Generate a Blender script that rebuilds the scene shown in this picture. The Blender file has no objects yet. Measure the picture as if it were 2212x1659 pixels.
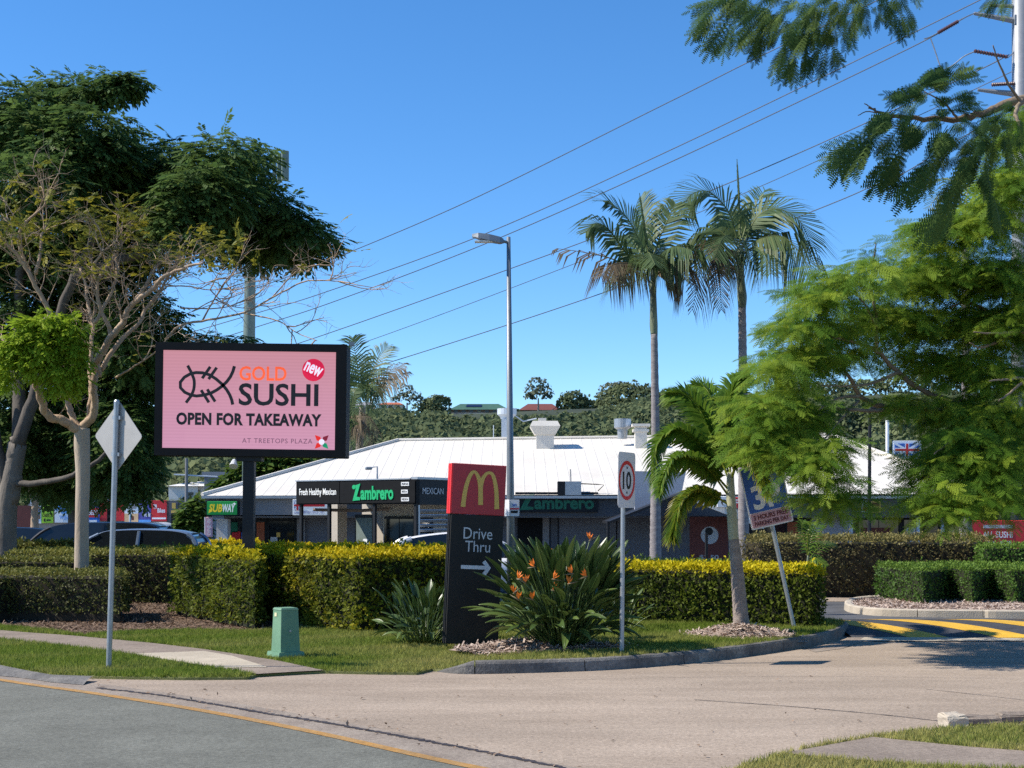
import bpy, bmesh, math, random
import numpy as np
from mathutils import Vector, Matrix

# ------------------------------------------------------------------ camera, world, sun
SC = bpy.context.scene
COL = SC.collection
F, HZ, EYE = 3000.0, 1115.0, 1.7          # focal length and horizon row in a 2212 px wide frame, eye height
cam_d = bpy.data.cameras.new('camera')
cam = bpy.data.objects.new('camera', cam_d); COL.objects.link(cam)
cam_d.sensor_width = 36.0
cam_d.lens = 36.0 * F / 2212.0
cam_d.shift_y = (HZ - 829.5) / 2212.0
cam_d.clip_end = 6000.0
cam.location = (0, 0, EYE)
cam.rotation_euler = (math.radians(90), 0, 0)
SC.camera = cam
SUN_EL, SUN_AZ = math.radians(46), math.radians(-5)
SUN = Vector((-math.cos(SUN_EL) * math.cos(SUN_AZ), math.cos(SUN_EL) * math.sin(SUN_AZ), math.sin(SUN_EL)))
W = bpy.data.worlds.new('World'); SC.world = W; W.use_nodes = True
wn, wl = W.node_tree.nodes, W.node_tree.links
bg = wn['Background']
sky = wn.new('ShaderNodeTexSky'); sky.sky_type = 'NISHITA'; sky.sun_disc = False
sky.sun_elevation = SUN_EL; sky.sun_rotation = math.atan2(SUN.x, SUN.y)
sky.air_density = 0.85; sky.dust_density = 0.0; sky.ozone_density = 6.0
hs = wn.new('ShaderNodeHueSaturation'); hs.inputs['Saturation'].default_value = 1.18
wl.new(sky.outputs[0], hs.inputs['Color']); wl.new(hs.outputs[0], bg.inputs['Color'])
bg.inputs['Strength'].default_value = 0.138
sd = bpy.data.lights.new('sun', 'SUN'); sd.energy = 4.7; sd.angle = math.radians(0.5); sd.color = (1.0, 0.935, 0.83)
so = bpy.data.objects.new('sun', sd); COL.objects.link(so)
so.rotation_euler = SUN.to_track_quat('Z', 'Y').to_euler()
SC.view_settings.view_transform = 'Standard'
SC.view_settings.look = 'None'
SC.view_settings.exposure = 0.57
SC.view_settings.gamma = 1.0
SC.view_settings.use_curve_mapping = False
SC.render.engine = 'CYCLES'
SC.cycles.max_bounces = 6
SC.cycles.transparent_max_bounces = 8
SC.cycles.use_denoising = False

rng = np.random.default_rng(11)
random.seed(5)
R = math.radians

# ------------------------------------------------------------------ places
def P(u, v, Y):
    return Vector(((u - 1106.0) / F * Y, Y, EYE - (v - HZ) / F * Y))
def G(u, v, z=0.0):
    Y = F * (EYE - z) / (v - HZ)
    return Vector(((u - 1106.0) / F * Y, Y, z))
def smooth(a, b, t):
    t = np.clip((np.asarray(t, float) - a) / (b - a), 0, 1); return t * t * (3 - 2 * t)

# ------------------------------------------------------------------ materials
def srgb(r, g, b):
    f = lambda c: (c / 12.92 if c <= .04045 else ((c + .055) / 1.055) ** 2.4)
    return (f(r / 255), f(g / 255), f(b / 255), 1)
MATS = {}
def mat(name, col, rough=.6, var=.12, scale=6.0, metal=0.0, bump=0.0, bscale=60.0, col2=None, spec=.4, coat=0.0, detail=5.0, emit=0.0, stretch=None, grain=0.0, blotch=0.0):
    m = bpy.data.materials.new(name); m.use_nodes = True
    nt = m.node_tree; n, l = nt.nodes, nt.links
    b = n['Principled BSDF']
    c = tuple(col[:3]) + (1,)
    tc = n.new('ShaderNodeTexCoord')
    src = tc.outputs['Object']
    if stretch:
        mp = n.new('ShaderNodeMapping'); mp.inputs['Scale'].default_value = stretch
        l.new(src, mp.inputs['Vector']); src = mp.outputs[0]
    no = n.new('ShaderNodeTexNoise'); no.inputs['Scale'].default_value = scale; no.inputs['Detail'].default_value = detail
    no.inputs['Roughness'].default_value = .62
    l.new(src, no.inputs['Vector'])
    r = n.new('ShaderNodeValToRGB')
    r.color_ramp.elements[0].position = .3; r.color_ramp.elements[1].position = .72
    if col2 is None:
        r.color_ramp.elements[0].color = tuple(x * (1 - var) for x in c[:3]) + (1,)
        r.color_ramp.elements[1].color = tuple(min(1, x * (1 + var)) for x in c[:3]) + (1,)
    else:
        r.color_ramp.elements[0].color = c; r.color_ramp.elements[1].color = tuple(col2[:3]) + (1,)
    l.new(no.outputs['Fac'], r.inputs['Fac'])
    cout = r.outputs['Color']
    for amt, sc_, det in ((grain, 95.0, 3.0), (grain * .8, 28.0, 2.0), (blotch, .55, 6.0), (blotch * .6, 2.6, 6.0)):
        if not amt: continue
        n2 = n.new('ShaderNodeTexNoise'); n2.inputs['Scale'].default_value = sc_; n2.inputs['Detail'].default_value = det; n2.inputs['Roughness'].default_value = .65
        l.new(tc.outputs['Object'] if sc_ > 20 else src, n2.inputs['Vector'])
        mr = n.new('ShaderNodeMapRange'); mr.inputs[1].default_value = .3; mr.inputs[2].default_value = .7; mr.inputs[3].default_value = 1 - amt; mr.inputs[4].default_value = 1 + amt
        l.new(n2.outputs['Fac'], mr.inputs[0])
        mm = n.new('ShaderNodeVectorMath'); mm.operation = 'SCALE'; l.new(cout, mm.inputs[0]); l.new(mr.outputs[0], mm.inputs['Scale']); cout = mm.outputs[0]
    l.new(cout, b.inputs['Base Color'])
    b.inputs['Roughness'].default_value = rough; b.inputs['Metallic'].default_value = metal
    b.inputs['Specular IOR Level'].default_value = spec
    if coat: b.inputs['Coat Weight'].default_value = coat; b.inputs['Coat Roughness'].default_value = .05
    if bump:
        nb = n.new('ShaderNodeTexNoise'); nb.inputs['Scale'].default_value = bscale; nb.inputs['Detail'].default_value = 4
        l.new(src, nb.inputs['Vector'])
        bp = n.new('ShaderNodeBump'); bp.inputs['Strength'].default_value = bump; bp.inputs['Distance'].default_value = .02
        l.new(nb.outputs['Fac'], bp.inputs['Height']); l.new(bp.outputs[0], b.inputs['Normal'])
    if emit:
        l.new(r.outputs['Color'], b.inputs['Emission Color']); b.inputs['Emission Strength'].default_value = emit
    MATS[name] = m
    return m
def leafmat(name, dark, light, tip=None, trans=.35, rough=.55, spec=.2):
    # per-leaf random tone (attribute r) between two leaf colours, new growth (attribute g) towards a third
    m = bpy.data.materials.new(name); m.use_nodes = True
    nt = m.node_tree; n, l = nt.nodes, nt.links
    b = n['Principled BSDF']; out = n['Material Output']
    at = n.new('ShaderNodeAttribute'); at.attribute_name = 'tone'
    sp = n.new('ShaderNodeSeparateColor'); l.new(at.outputs['Color'], sp.inputs[0])
    mx = n.new('ShaderNodeMix'); mx.data_type = 'RGBA'
    mx.inputs[6].default_value = tuple(dark[:3]) + (1,); mx.inputs[7].default_value = tuple(light[:3]) + (1,)
    l.new(sp.outputs[0], mx.inputs[0])
    m2 = n.new('ShaderNodeMix'); m2.data_type = 'RGBA'
    l.new(mx.outputs[2], m2.inputs[6]); m2.inputs[7].default_value = tuple((tip or light)[:3]) + (1,)
    l.new(sp.outputs[1], m2.inputs[0])
    l.new(m2.outputs[2], b.inputs['Base Color']); b.inputs['Roughness'].default_value = rough
    b.inputs['Specular IOR Level'].default_value = spec
    tr = n.new('ShaderNodeBsdfTranslucent'); l.new(m2.outputs[2], tr.inputs['Color'])
    ms = n.new('ShaderNodeMixShader'); ms.inputs[0].default_value = trans
    l.new(b.outputs[0], ms.inputs[1]); l.new(tr.outputs[0], ms.inputs[2]); l.new(ms.outputs[0], out.inputs['Surface'])
    MATS[name] = m
    return m

# ------------------------------------------------------------------ mesh tools
class MB:
    def __init__(s): s.v = []; s.f = []
    def add(s, vs, fs):
        o = len(s.v); s.v += [tuple(p) for p in vs]; s.f += [tuple(i + o for i in f) for f in fs]; return s
    def box(s, c, d, yaw=0, bev=0):
        x, y, z = d[0] / 2, d[1] / 2, d[2] / 2
        ca, sa = math.cos(yaw), math.sin(yaw)
        if bev:
            pts = []
            for zz, k in ((-z, bev), (-z + bev, 0), (z - bev, 0), (z, bev)):
                for px, py in ((-x + k, -y + k), (x - k, -y + k), (x - k, y - k), (-x + k, y - k)):
                    pts.append((px, py, zz))
            fs = [(3, 2, 1, 0), (12, 13, 14, 15)]
            for r in range(3):
                for q in range(4):
                    a = r * 4 + q; b = r * 4 + (q + 1) % 4
                    fs.append((a, b, b + 4, a + 4))
        else:
            pts = [(-x, -y, -z), (x, -y, -z), (x, y, -z), (-x, y, -z), (-x, -y, z), (x, -y, z), (x, y, z), (-x, y, z)]
            fs = [(3, 2, 1, 0), (4, 5, 6, 7), (0, 1, 5, 4), (1, 2, 6, 5), (2, 3, 7, 6), (3, 0, 4, 7)]
        return s.add([(c[0] + px * ca - py * sa, c[1] + px * sa + py * ca, c[2] + pz) for px, py, pz in pts], fs)
    def bx(s, x0, x1, y0, y1, z0, z1, bev=0):
        return s.box(((x0 + x1) / 2, (y0 + y1) / 2, (z0 + z1) / 2), (x1 - x0, y1 - y0, z1 - z0), 0, bev)
    def frustum(s, c, d0, d1, h, yaw=0):
        ca, sa = math.cos(yaw), math.sin(yaw); pts = []
        for (dx, dy), z in ((d0, 0), (d1, h)):
            for px, py in ((-dx / 2, -dy / 2), (dx / 2, -dy / 2), (dx / 2, dy / 2), (-dx / 2, dy / 2)):
                pts.append((c[0] + px * ca - py * sa, c[1] + px * sa + py * ca, c[2] + z))
        return s.add(pts, [(3, 2, 1, 0), (4, 5, 6, 7), (0, 1, 5, 4), (1, 2, 6, 5), (2, 3, 7, 6), (3, 0, 4, 7)])
    def tube(s, pts, rad, n=8, cap=True):
        pts = [Vector(p) for p in pts]; k = len(pts)
        if not hasattr(rad, '__len__'): rad = [rad] * k
        ref = None; vs = []
        for i, p in enumerate(pts):
            t = (pts[min(i + 1, k - 1)] - pts[max(i - 1, 0)])
            if t.length < 1e-9: t = Vector((0, 0, 1))
            t.normalize()
            if ref is None:
                ref = Vector((1, 0, 0)) if abs(t.x) < .8 else Vector((0, 1, 0))
            a = (ref - t * ref.dot(t)).normalized(); b = t.cross(a); ref = a
            for j in range(n):
                q = 2 * math.pi * j / n
                vs.append(p + (a * math.cos(q) + b * math.sin(q)) * rad[i])
        fs = []
        for i in range(k - 1):
            for j in range(n):
                a = i * n + j; b = i * n + (j + 1) % n
                fs.append((a, b, b + n, a + n))
        if cap:
            fs.append(tuple(range(n - 1, -1, -1))); fs.append(tuple((k - 1) * n + j for j in range(n)))
        return s.add(vs, fs)
    def plate(s, poly, y0, y1):
        # polygon in x/z extruded along y (front at y0)
        n = len(poly)
        vs = [(x, y0, z) for x, z in poly] + [(x, y1, z) for x, z in poly]
        fs = [tuple(range(n)), tuple(range(2 * n - 1, n - 1, -1))]
        fs += [(i, i + n, (i + 1) % n + n, (i + 1) % n) for i in range(n)]
        return s.add(vs, fs)
    def slab(s, poly, z0, z1):
        n = len(poly)
        vs = [(p[0], p[1], z0) for p in poly] + [(p[0], p[1], z1) for p in poly]
        fs = [tuple(range(n - 1, -1, -1)), tuple(range(n, 2 * n))]
        fs += [(i, (i + 1) % n, (i + 1) % n + n, i + n) for i in range(n)]
        return s.add(vs, fs)
    def ribbon(s, pts, w, y0, y1):
        # flat stroke in x/z with thickness y0..y1
        k = len(pts)
        if not hasattr(w, '__len__'): w = [w] * k
        L, Rr = [], []
        for i, p in enumerate(pts):
            a, b = pts[max(i - 1, 0)], pts[min(i + 1, k - 1)]
            dx, dz = b[0] - a[0], b[1] - a[1]; q = math.hypot(dx, dz) or 1
            nx, nz = -dz / q * w[i] / 2, dx / q * w[i] / 2
            L.append((p[0] + nx, p[1] + nz)); Rr.append((p[0] - nx, p[1] - nz))
        vs = [(x, y0, z) for x, z in L] + [(x, y0, z) for x, z in Rr] + [(x, y1, z) for x, z in L] + [(x, y1, z) for x, z in Rr]
        fs = []
        for i in range(k - 1):
            fs += [(i, i + k, i + 1 + k, i + 1), (i + 2 * k, i + 1 + 2 * k, i + 1 + 3 * k, i + 3 * k),
                   (i, i + 1, i + 1 + 2 * k, i + 2 * k), (i + k, i + 3 * k, i + 1 + 3 * k, i + 1 + k)]
        fs += [(0, 2 * k, 3 * k, k), (k - 1, 2 * k - 1, 4 * k - 1, 3 * k - 1)]
        return s.add(vs, fs)
    def mesh(s, name, smooth_=False):
        me = bpy.data.meshes.new(name); me.from_pydata(s.v, [], s.f); me.update()
        bm = bmesh.new(); bm.from_mesh(me); bmesh.ops.recalc_face_normals(bm, faces=bm.faces); bm.to_mesh(me); bm.free()
        if smooth_: me.polygons.foreach_set('use_smooth', [True] * len(me.polygons))
        return me
def disc(cx, cz, r, n=32, rz=None):
    return [(cx + r * math.cos(2 * math.pi * i / n), cz + (rz or r) * math.sin(2 * math.pi * i / n)) for i in range(n)]
def rrect(x0, x1, z0, z1, r, n=5):
    out = []
    for cx, cz, a in ((x1 - r, z0 + r, -90), (x1 - r, z1 - r, 0), (x0 + r, z1 - r, 90), (x0 + r, z0 + r, 180)):
        for i in range(n + 1):
            t = R(a + 90 * i / n); out.append((cx + r * math.cos(t), cz + r * math.sin(t)))
    return out

def obj(name, me, m=None, parent=None, loc=None, label=None):
    o = bpy.data.objects.new(name, me); COL.objects.link(o)
    if m is not None and not me.materials: me.materials.append(m if not isinstance(m, str) else MATS[m])
    if parent is not None: o.parent = parent
    if loc is not None: o.location = loc
    if label: o['label'] = label
    return o
def tag(o, label, cat, group=None):
    o['label'] = label; o['category'] = cat
    if group: o['group'] = group
    return o
def thing(name, label, cat, loc=(0, 0, 0), rot=(0, 0, 0), group=None):
    o = bpy.data.objects.new(name, None); COL.objects.link(o)
    o.empty_display_size = .1
    o.location = loc; o.rotation_euler = rot
    return tag(o, label, cat, group)
def struct(name, me, m, parent=None):
    o = obj(name, me, m, parent); o['kind'] = 'structure'; return o
def part(name, mb, m, parent, sm=False, label=None):
    return obj(name, mb.mesh(name, sm), m, parent, label=label)
def wpart(name, mb, m, parent, sm=False, label=None):
    # geometry given in world coordinates under an unrotated root
    L = parent.location; q = parent
    o = Vector(L)
    while q.parent: q = q.parent; o += Vector(q.location)
    mb.v = [(x - o.x, y - o.y, z - o.z) for x, y, z in mb.v]
    return part(name, mb, m, parent, sm, label)
def text_mesh(s, w, h, bold=0.0, depth=.003, shear=0.0, spacing=1.0):
    cu = bpy.data.curves.new('lettering', 'FONT'); cu.body = s
    cu.offset = bold; cu.extrude = .02; cu.shear = shear; cu.space_character = spacing; cu.resolution_u = 3
    ob = bpy.data.objects.new('lettering', cu)
    me = bpy.data.meshes.new_from_object(ob)
    n = len(me.vertices); a = np.empty(n * 3); me.vertices.foreach_get('co', a); a = a.reshape(-1, 3)
    lo, hi = a.min(0), a.max(0); c = (lo + hi) / 2; d = np.maximum(hi - lo, 1e-6)
    if w is None: w = h * d[0] / d[1]
    b = np.empty_like(a)
    b[:, 0] = (a[:, 0] - c[0]) / d[0] * w
    b[:, 2] = (a[:, 1] - c[1]) / d[1] * h
    b[:, 1] = -(a[:, 2] - c[2]) / d[2] * depth
    me.vertices.foreach_set('co', b.ravel()); me.update()
    me.materials.clear()
    bpy.data.objects.remove(ob); bpy.data.curves.remove(cu)
    return me
def text(s, w, h, x, y, z, m, parent, bold=0.0, roll=0.0, shear=0.0, depth=.003, spacing=1.0):
    o = obj('lettering', text_mesh(s, w, h, bold, depth, shear, spacing), m, parent, loc=(x, y, z))
    if roll: o.rotation_euler = (0, roll, 0)
    return o

# vectorised leaf clouds
def mesh_np(name, V, Fq, tone=None, sm=False):
    me = bpy.data.meshes.new(name)
    V = np.asarray(V, np.float32); Fq = np.asarray(Fq, np.int32); m, k = Fq.shape
    me.vertices.add(len(V)); me.vertices.foreach_set('co', V.ravel())
    me.loops.add(m * k); me.loops.foreach_set('vertex_index', Fq.ravel())
    me.polygons.add(m); me.polygons.foreach_set('loop_start', np.arange(0, m * k, k, dtype=np.int32))
    try: me.polygons.foreach_set('loop_total', np.full(m, k, np.int32))
    except Exception: pass
    me.update(calc_edges=True)
    if tone is not None:
        at = me.attributes.new('tone', 'FLOAT_COLOR', 'POINT')
        c = np.ones((len(V), 4), np.float32); c[:, :tone.shape[1]] = tone
        at.data.foreach_set('color', c.ravel())
    if sm: me.polygons.foreach_set('use_smooth', [True] * m)
    return me
def nrm(a): return a / np.maximum(np.linalg.norm(a, axis=-1, keepdims=True), 1e-9)
def scatter(tv, tf, pos, d, n, size, tone):
    """copies of a template: y axis along d, z near n. returns V, F, tone"""
    tv = np.asarray(tv, float); tf = np.asarray(tf, int)
    K = len(pos); y = nrm(d); x = nrm(np.cross(y, n)); z = np.cross(x, y)
    s = np.asarray(size, float).reshape(K, 1, 1) if np.ndim(size) else np.full((K, 1, 1), size)
    V = (tv[None, :, 0:1] * x[:, None, :] + tv[None, :, 1:2] * y[:, None, :] + tv[None, :, 2:3] * z[:, None, :]) * s + pos[:, None, :]
    Fq = (tf[None] + (np.arange(K) * len(tv))[:, None, None]).reshape(-1, tf.shape[1])
    T = np.repeat(tone, len(tv), axis=0)
    return V.reshape(-1, 3), Fq, T
def join_np(parts):
    o = 0; Vs, Fs, Ts = [], [], []
    for V, Fq, T in parts:
        Vs.append(V); Fs.append(Fq + o); Ts.append(T); o += len(V)
    return np.concatenate(Vs), np.concatenate(Fs), np.concatenate(Ts)
def unit(K): return nrm(rng.normal(size=(K, 3)))
LEAF = ([(0, 0, 0), (.28, .5, .06), (0, 1, -.05), (-.28, .5, .06)], [(0, 1, 2), (0, 2, 3)])
LANCE = ([(0, 0, 0), (.13, .4, .03), (0, 1, -.1), (-.13, .4, .03)], [(0, 1, 2), (0, 2, 3)])
def bipinnate(pairs, teeth, plen, droop=.18, tooth_w=.55, fill=.35):
    """feathery leaf, length 1 along y: pinnae pairs each carrying small leaflets. triangles."""
    V, Fc = [], []
    def tri(a, b, c):
        o = len(V); V.extend([a, b, c]); Fc.append((o, o + 1, o + 2))
    for i in range(pairs + 1):
        t = .12 + .88 * i / pairs
        base = np.array([0, t, -droop * t * t])
        L = plen * (math.sin(math.pi * min(1, .18 + .78 * (1 - abs(t - .45) / .75))) ** .7)
        for sgn in ((-1, 1) if i < pairs else (0,)):
            dr = np.array([sgn * math.cos(.55), math.sin(.55) if sgn else 1, -.22 - .2 * t]); dr /= np.linalg.norm(dr)
            sd_ = np.array([-dr[1], dr[0], 0]); sd_ /= np.linalg.norm(sd_)
            if teeth <= 1:
                w = L * fill * .5
                o = len(V); V.extend([base, base + dr * L * .45 + sd_ * w, base + dr * L, base + dr * L * .45 - sd_ * w])
                Fc.append((o, o + 1, o + 2)); Fc.append((o, o + 2, o + 3))
            else:
                st = L / teeth
                for k in range(teeth):
                    for s2 in (-1, 1):
                        q = base + dr * st * (k + .1)
                        wl_ = L * fill * math.sin(math.pi * (.25 + .68 * k / teeth))
                        tip = q + s2 * sd_ * wl_ + dr * st * .8 + np.array([0, 0, -.12 * wl_])
                        tri(q, q + dr * st * tooth_w * 1.5, tip)
    # midrib
    o = len(V); V.extend([np.array([-.006, 0, 0]), np.array([.006, 0, 0]), np.array([0, 1, -droop])]); Fc.append((o, o + 1, o + 2))
    return np.array(V), np.array(Fc)
def in_poly(x, y, poly):
    x = np.asarray(x); y = np.asarray(y); c = np.zeros(x.shape, bool); n = len(poly); j = n - 1
    for i in range(n):
        xi, yi, xj, yj = poly[i][0], poly[i][1], poly[j][0], poly[j][1]
        c ^= ((yi > y) != (yj > y)) & (x < (xj - xi) * (y - yi) / ((yj - yi) or 1e-12) + xi); j = i
    return c
def wob(p, f, seed=0):
    """cheap smooth noise on points (K,3) in -1..1"""
    r_ = np.random.default_rng(seed); o = np.zeros(len(p))
    for k in range(5):
        w_ = r_.normal(size=3) * f * (1 + .5 * k); o += np.sin(p @ w_ + r_.uniform(0, 6.28)) / (1 + .4 * k)
    return o / 2.6
def curve_pts(pts, n):
    """Catmull-Rom resample"""
    p = [Vector(q) for q in pts]; p = [p[0] * 2 - p[1]] + p + [p[-1] * 2 - p[-2]]
    segs = len(p) - 3; out = []
    for i in range(n):
        t = i / (n - 1) * segs; k = min(int(t), segs - 1); f = t - k
        a, b, c, d = p[k], p[k + 1], p[k + 2], p[k + 3]
        out.append(.5 * ((2 * b) + (c - a) * f + (2 * a - 5 * b + 4 * c - d) * f * f + (3 * b - a - 3 * c + d) * f ** 3))
    return out
# ------------------------------------------------------------------ material table
mat('asphalt', (.14, .14, .118), .95, scale=1.3, col2=(.172, .172, .146), bump=.4, bscale=220, detail=9, grain=.26, blotch=.1, spec=.15)
mat('car_park_asphalt', (.085, .086, .09), .95, .25, scale=2.0, bump=.3, bscale=160, detail=8, grain=.3, blotch=.15)
mat('hump_asphalt', (.05, .05, .055), .9, .3, scale=5.0, bump=.3, bscale=160, grain=.3)
mat('drive_concrete', (.285, .225, .172), .95, scale=.9, col2=(.375, .302, .235), bump=.35, bscale=150, detail=10, stretch=(.4, 1.4, 1), grain=.24, blotch=.13, spec=.15)
mat('gutter_concrete', (.23, .185, .15), .95, scale=3.0, col2=(.31, .26, .21), bump=.3, bscale=150, detail=8, grain=.25, blotch=.15, spec=.2)
mat('path_concrete', (.2, .16, .13), .95, scale=1.6, col2=(.27, .22, .175), bump=.3, bscale=140, detail=8, grain=.25, blotch=.15, spec=.2)
mat('new_concrete', (.42, .36, .27), .9, .1, scale=3.0, bump=.2, bscale=140, grain=.12, blotch=.1)
mat('kerb_concrete', (.085, .082, .08), .95, scale=3.0, col2=(.2, .185, .165), bump=.5, bscale=60, detail=8, grain=.3, blotch=.3)
mat('pale_kerb', (.36, .31, .24), .9, scale=4.0, col2=(.5, .43, .34), bump=.4, bscale=60, detail=8)
mat('joint_tar', (.035, .03, .035), .95, .4, scale=9)
mat('soil_grass', (.12, .14, .04), .95, scale=1.2, col2=(.2, .2, .07), bump=.6, bscale=90, detail=8)
mat('dry_grass', (.2, .175, .075), .95, scale=1.4, col2=(.13, .145, .05), bump=.6, bscale=90, detail=8)
mat('litter', (.055, .036, .026), .95, scale=7, col2=(.19, .125, .085), bump=.8, bscale=70, detail=9)
mat('mulch', (.2, .14, .11), .95, scale=14, col2=(.42, .32, .26), bump=.9, bscale=70, detail=9)
mat('yellow_paint', (.55, .31, .02), .8, scale=4, col2=(.66, .39, .035), bump=.2, bscale=120, grain=.14, blotch=.14)
mat('orange_line', (.4, .2, .04), .85, scale=5, col2=(.3, .19, .08), bump=.2, bscale=140, grain=.25, blotch=.2)
mat('white_roof', (.63, .585, .51), .6, scale=.5, col2=(.69, .645, .575), spec=.2, blotch=.06)
mat('sign_charcoal', (.024, .0235, .022), .6, .12, spec=.2, blotch=.2)
mat('bark_grey', (.1, .085, .07), .9, scale=3.0, col2=(.23, .195, .16), bump=.6, bscale=22, stretch=(1, 1, .35))
mat('charcoal_paint', (.09, .094, .106), .55, .1)
mat('black_paint', (.012, .012, .013), .6, .15, spec=.12)
mat('satin_black', (.02, .021, .024), .5, .12, spec=.2)
mat('grey_fascia', (.24, .232, .235), .6, .06)
mat('dark_wall', (.16, .163, .185), .75, .08)
mat('beige_wall', (.52, .46, .38), .8, .06)
mat('pale_wall', (.42, .43, .48), .75, .05)
mat('white_paint', (.78, .78, .78), .5, .04)
mat('galv', (.34, .36, .38), .42, .12, scale=18, metal=.55)
mat('alu_back', (.42, .39, .355), .5, .1, scale=4, metal=.25)
mat('grey_steel', (.2, .22, .24), .45, .12, metal=.4)
mat('pale_steel', (.5, .55, .6), .5, .06, metal=.1)
mat('silver_trim', (.45, .47, .5), .4, .05, metal=.5)
m = mat('shop_glass', (.016, .02, .022), .06, .2, spec=.6)
mat('car_glass', (.012, .015, .018), .05, .15, spec=.6)
mat('blue_car', (.17, .23, .33), .3, .04, metal=.35, coat=.6)
mat('black_car', (.008, .009, .012), .28, .05, metal=.1, coat=.6)
mat('white_car', (.74, .74, .76), .3, .02, coat=.5)
mat('tyre', (.015, .015, .015), .8, .1)
mat('rim', (.4, .4, .42), .35, .05, metal=.6)
mat('tail_red', (.4, .02, .02), .25, .05)
mat('lamp_white', (.75, .75, .75), .25, .03)
mat('sign_red', (.42, .028, .038), .42, .05)
mat('bright_red', (.66, .03, .035), .45, .05)
mat('arch_gold', (.66, .42, .09), .45, .05)
mat('letter_grey', (.5, .51, .52), .5, .03)
mat('letter_white', (.85, .85, .85), .5, .02)
mat('letter_dark', (.012, .012, .013), .6, .05)
mat('arrow_grey', (.62, .64, .66), .5, .03)
mat('reflective_white', (.66, .65, .67), .45, .03)
mat('ring_red', (.62, .03, .04), .45, .04)
mat('sign_blue', (.05, .14, .47), .45, .06)
mat('sign_pink', (.66, .38, .43), .5, .05)
mat('letter_maroon', (.12, .02, .03), .5, .05)
mat('pillar_green', (.12, .24, .145), .6, scale=5, col2=(.16, .285, .175), blotch=.12, grain=.06)
mat('pillar_sticker', (.6, .58, .35), .5, .1)
mat('mono_green', (.135, .185, .165), .6, .1, scale=2)
mat('bright_green', (.015, .46, .17), .45, .04)
mat('dull_green', (.015, .16, .08), .45, .04)
mat('sub_green', (.015, .29, .06), .45, .05, emit=.12)
mat('sub_yellow', (.85, .62, .03), .45, .03, emit=.12)
mat('lettering_lit', (.85, .86, .84), .45, .02, emit=.12)
mat('bark_pale', (.34, .26, .185), .85, scale=3.0, col2=(.47, .38, .29), bump=.5, bscale=24, stretch=(1, 1, .3))
mat('bark_warm', (.3, .2, .125), .85, scale=4.0, col2=(.47, .34, .23), bump=.5, bscale=28, stretch=(1, 1, .4))
mat('bark_dark', (.06, .05, .042), .9, scale=4.0, col2=(.13, .11, .09), bump=.6, bscale=24, stretch=(1, 1, .35))
mat('bark_brown', (.14, .1, .065), .9, scale=5.0, col2=(.26, .2, .14), bump=.5, bscale=30)
mat('palm_trunk', (.17, .15, .155), .85, scale=6.0, col2=(.33, .3, .29), bump=.4, bscale=30, stretch=(1, 1, 3))
mat('palm_trunk_brown', (.2, .16, .14), .85, scale=5.0, col2=(.34, .28, .24), bump=.4, bscale=30, stretch=(1, 1, 3))
mat('crownshaft', (.085, .1, .065), .5, scale=2.2, col2=(.24, .27, .16), stretch=(1, 1, .4))
mat('pale_crownshaft', (.32, .32, .2), .5, scale=3.0, col2=(.42, .41, .28), stretch=(1, 1, .4))
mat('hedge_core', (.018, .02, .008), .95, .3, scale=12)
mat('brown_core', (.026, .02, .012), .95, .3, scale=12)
mat('strelitzia_stalk', (.05, .085, .03), .5, .2)
mat('petal_orange', (.85, .2, .015), .5, .15)
mat('petal_blue', (.03, .05, .3), .5, .1)
mat('flower_beak', (.16, .12, .06), .5, .2)
mat('wire', (.05, .055, .07), .6, .1)
mat('insulator', (.09, .04, .045), .4, .2)
mat('pole_steel', (.27, .28, .3), .55, .1, metal=.3)
mat('hill_soil', (.035, .045, .02), .95, .4, scale=.05)
mat('roof_orange', (.42, .12, .055), .8, .15, scale=1)
mat('roof_green', (.05, .12, .085), .7, .15, scale=1)
mat('roof_maroon', (.16, .05, .04), .8, .15, scale=1)
mat('roof_grey', (.25, .25, .26), .7, .12, scale=1)
mat('house_white', (.72, .7, .66), .7, .04)
mat('house_brown', (.2, .13, .085), .8, .15)
mat('house_glass', (.03, .04, .05), .15, .2)
mat('solar', (.015, .02, .05), .2, .2)
mat('concrete_grey', (.2, .2, .2), .8, .1)
mat('yellow_wall', (.62, .5, .2), .8, .08)
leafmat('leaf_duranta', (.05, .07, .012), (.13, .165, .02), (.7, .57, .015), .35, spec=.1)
leafmat('leaf_duranta_lit', (.06, .08, .012), (.19, .21, .022), (.74, .56, .012), .35, spec=.1)  # brighter copy of leaf_duranta, sunlight put into the leaf colour
leafmat('leaf_olive', (.055, .062, .016), (.13, .138, .032), (.26, .25, .05), .32)
leafmat('leaf_brown', (.08, .065, .028), (.16, .135, .05), (.27, .235, .075), .3)
leafmat('leaf_box', (.05, .11, .016), (.12, .22, .034), (.23, .33, .045), .35)
leafmat('leaf_mid', (.045, .09, .016), (.1, .165, .03), (.2, .27, .035), .35)
leafmat('leaf_poinciana', (.045, .09, .025), (.105, .175, .048), (.23, .3, .065), .45, spec=.1)
leafmat('leaf_near', (.02, .05, .014), (.05, .1, .026), (.14, .19, .04), .22, spec=.08, rough=.7)
leafmat('leaf_sparse', (.085, .1, .018), (.175, .195, .032), (.34, .3, .03), .4)
leafmat('leaf_lush', (.15, .25, .018), (.29, .41, .03), (.42, .5, .05), .5, spec=.05)
leafmat('leaf_jacaranda', (.065, .14, .014), (.16, .275, .03), (.36, .43, .04), .48, spec=.1)
leafmat('leaf_hill', (.075, .105, .058), (.165, .195, .095), (.24, .255, .12), .35, rough=.9, spec=.03)  # lighter, greyed leaves: distance haze put into the colour
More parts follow.
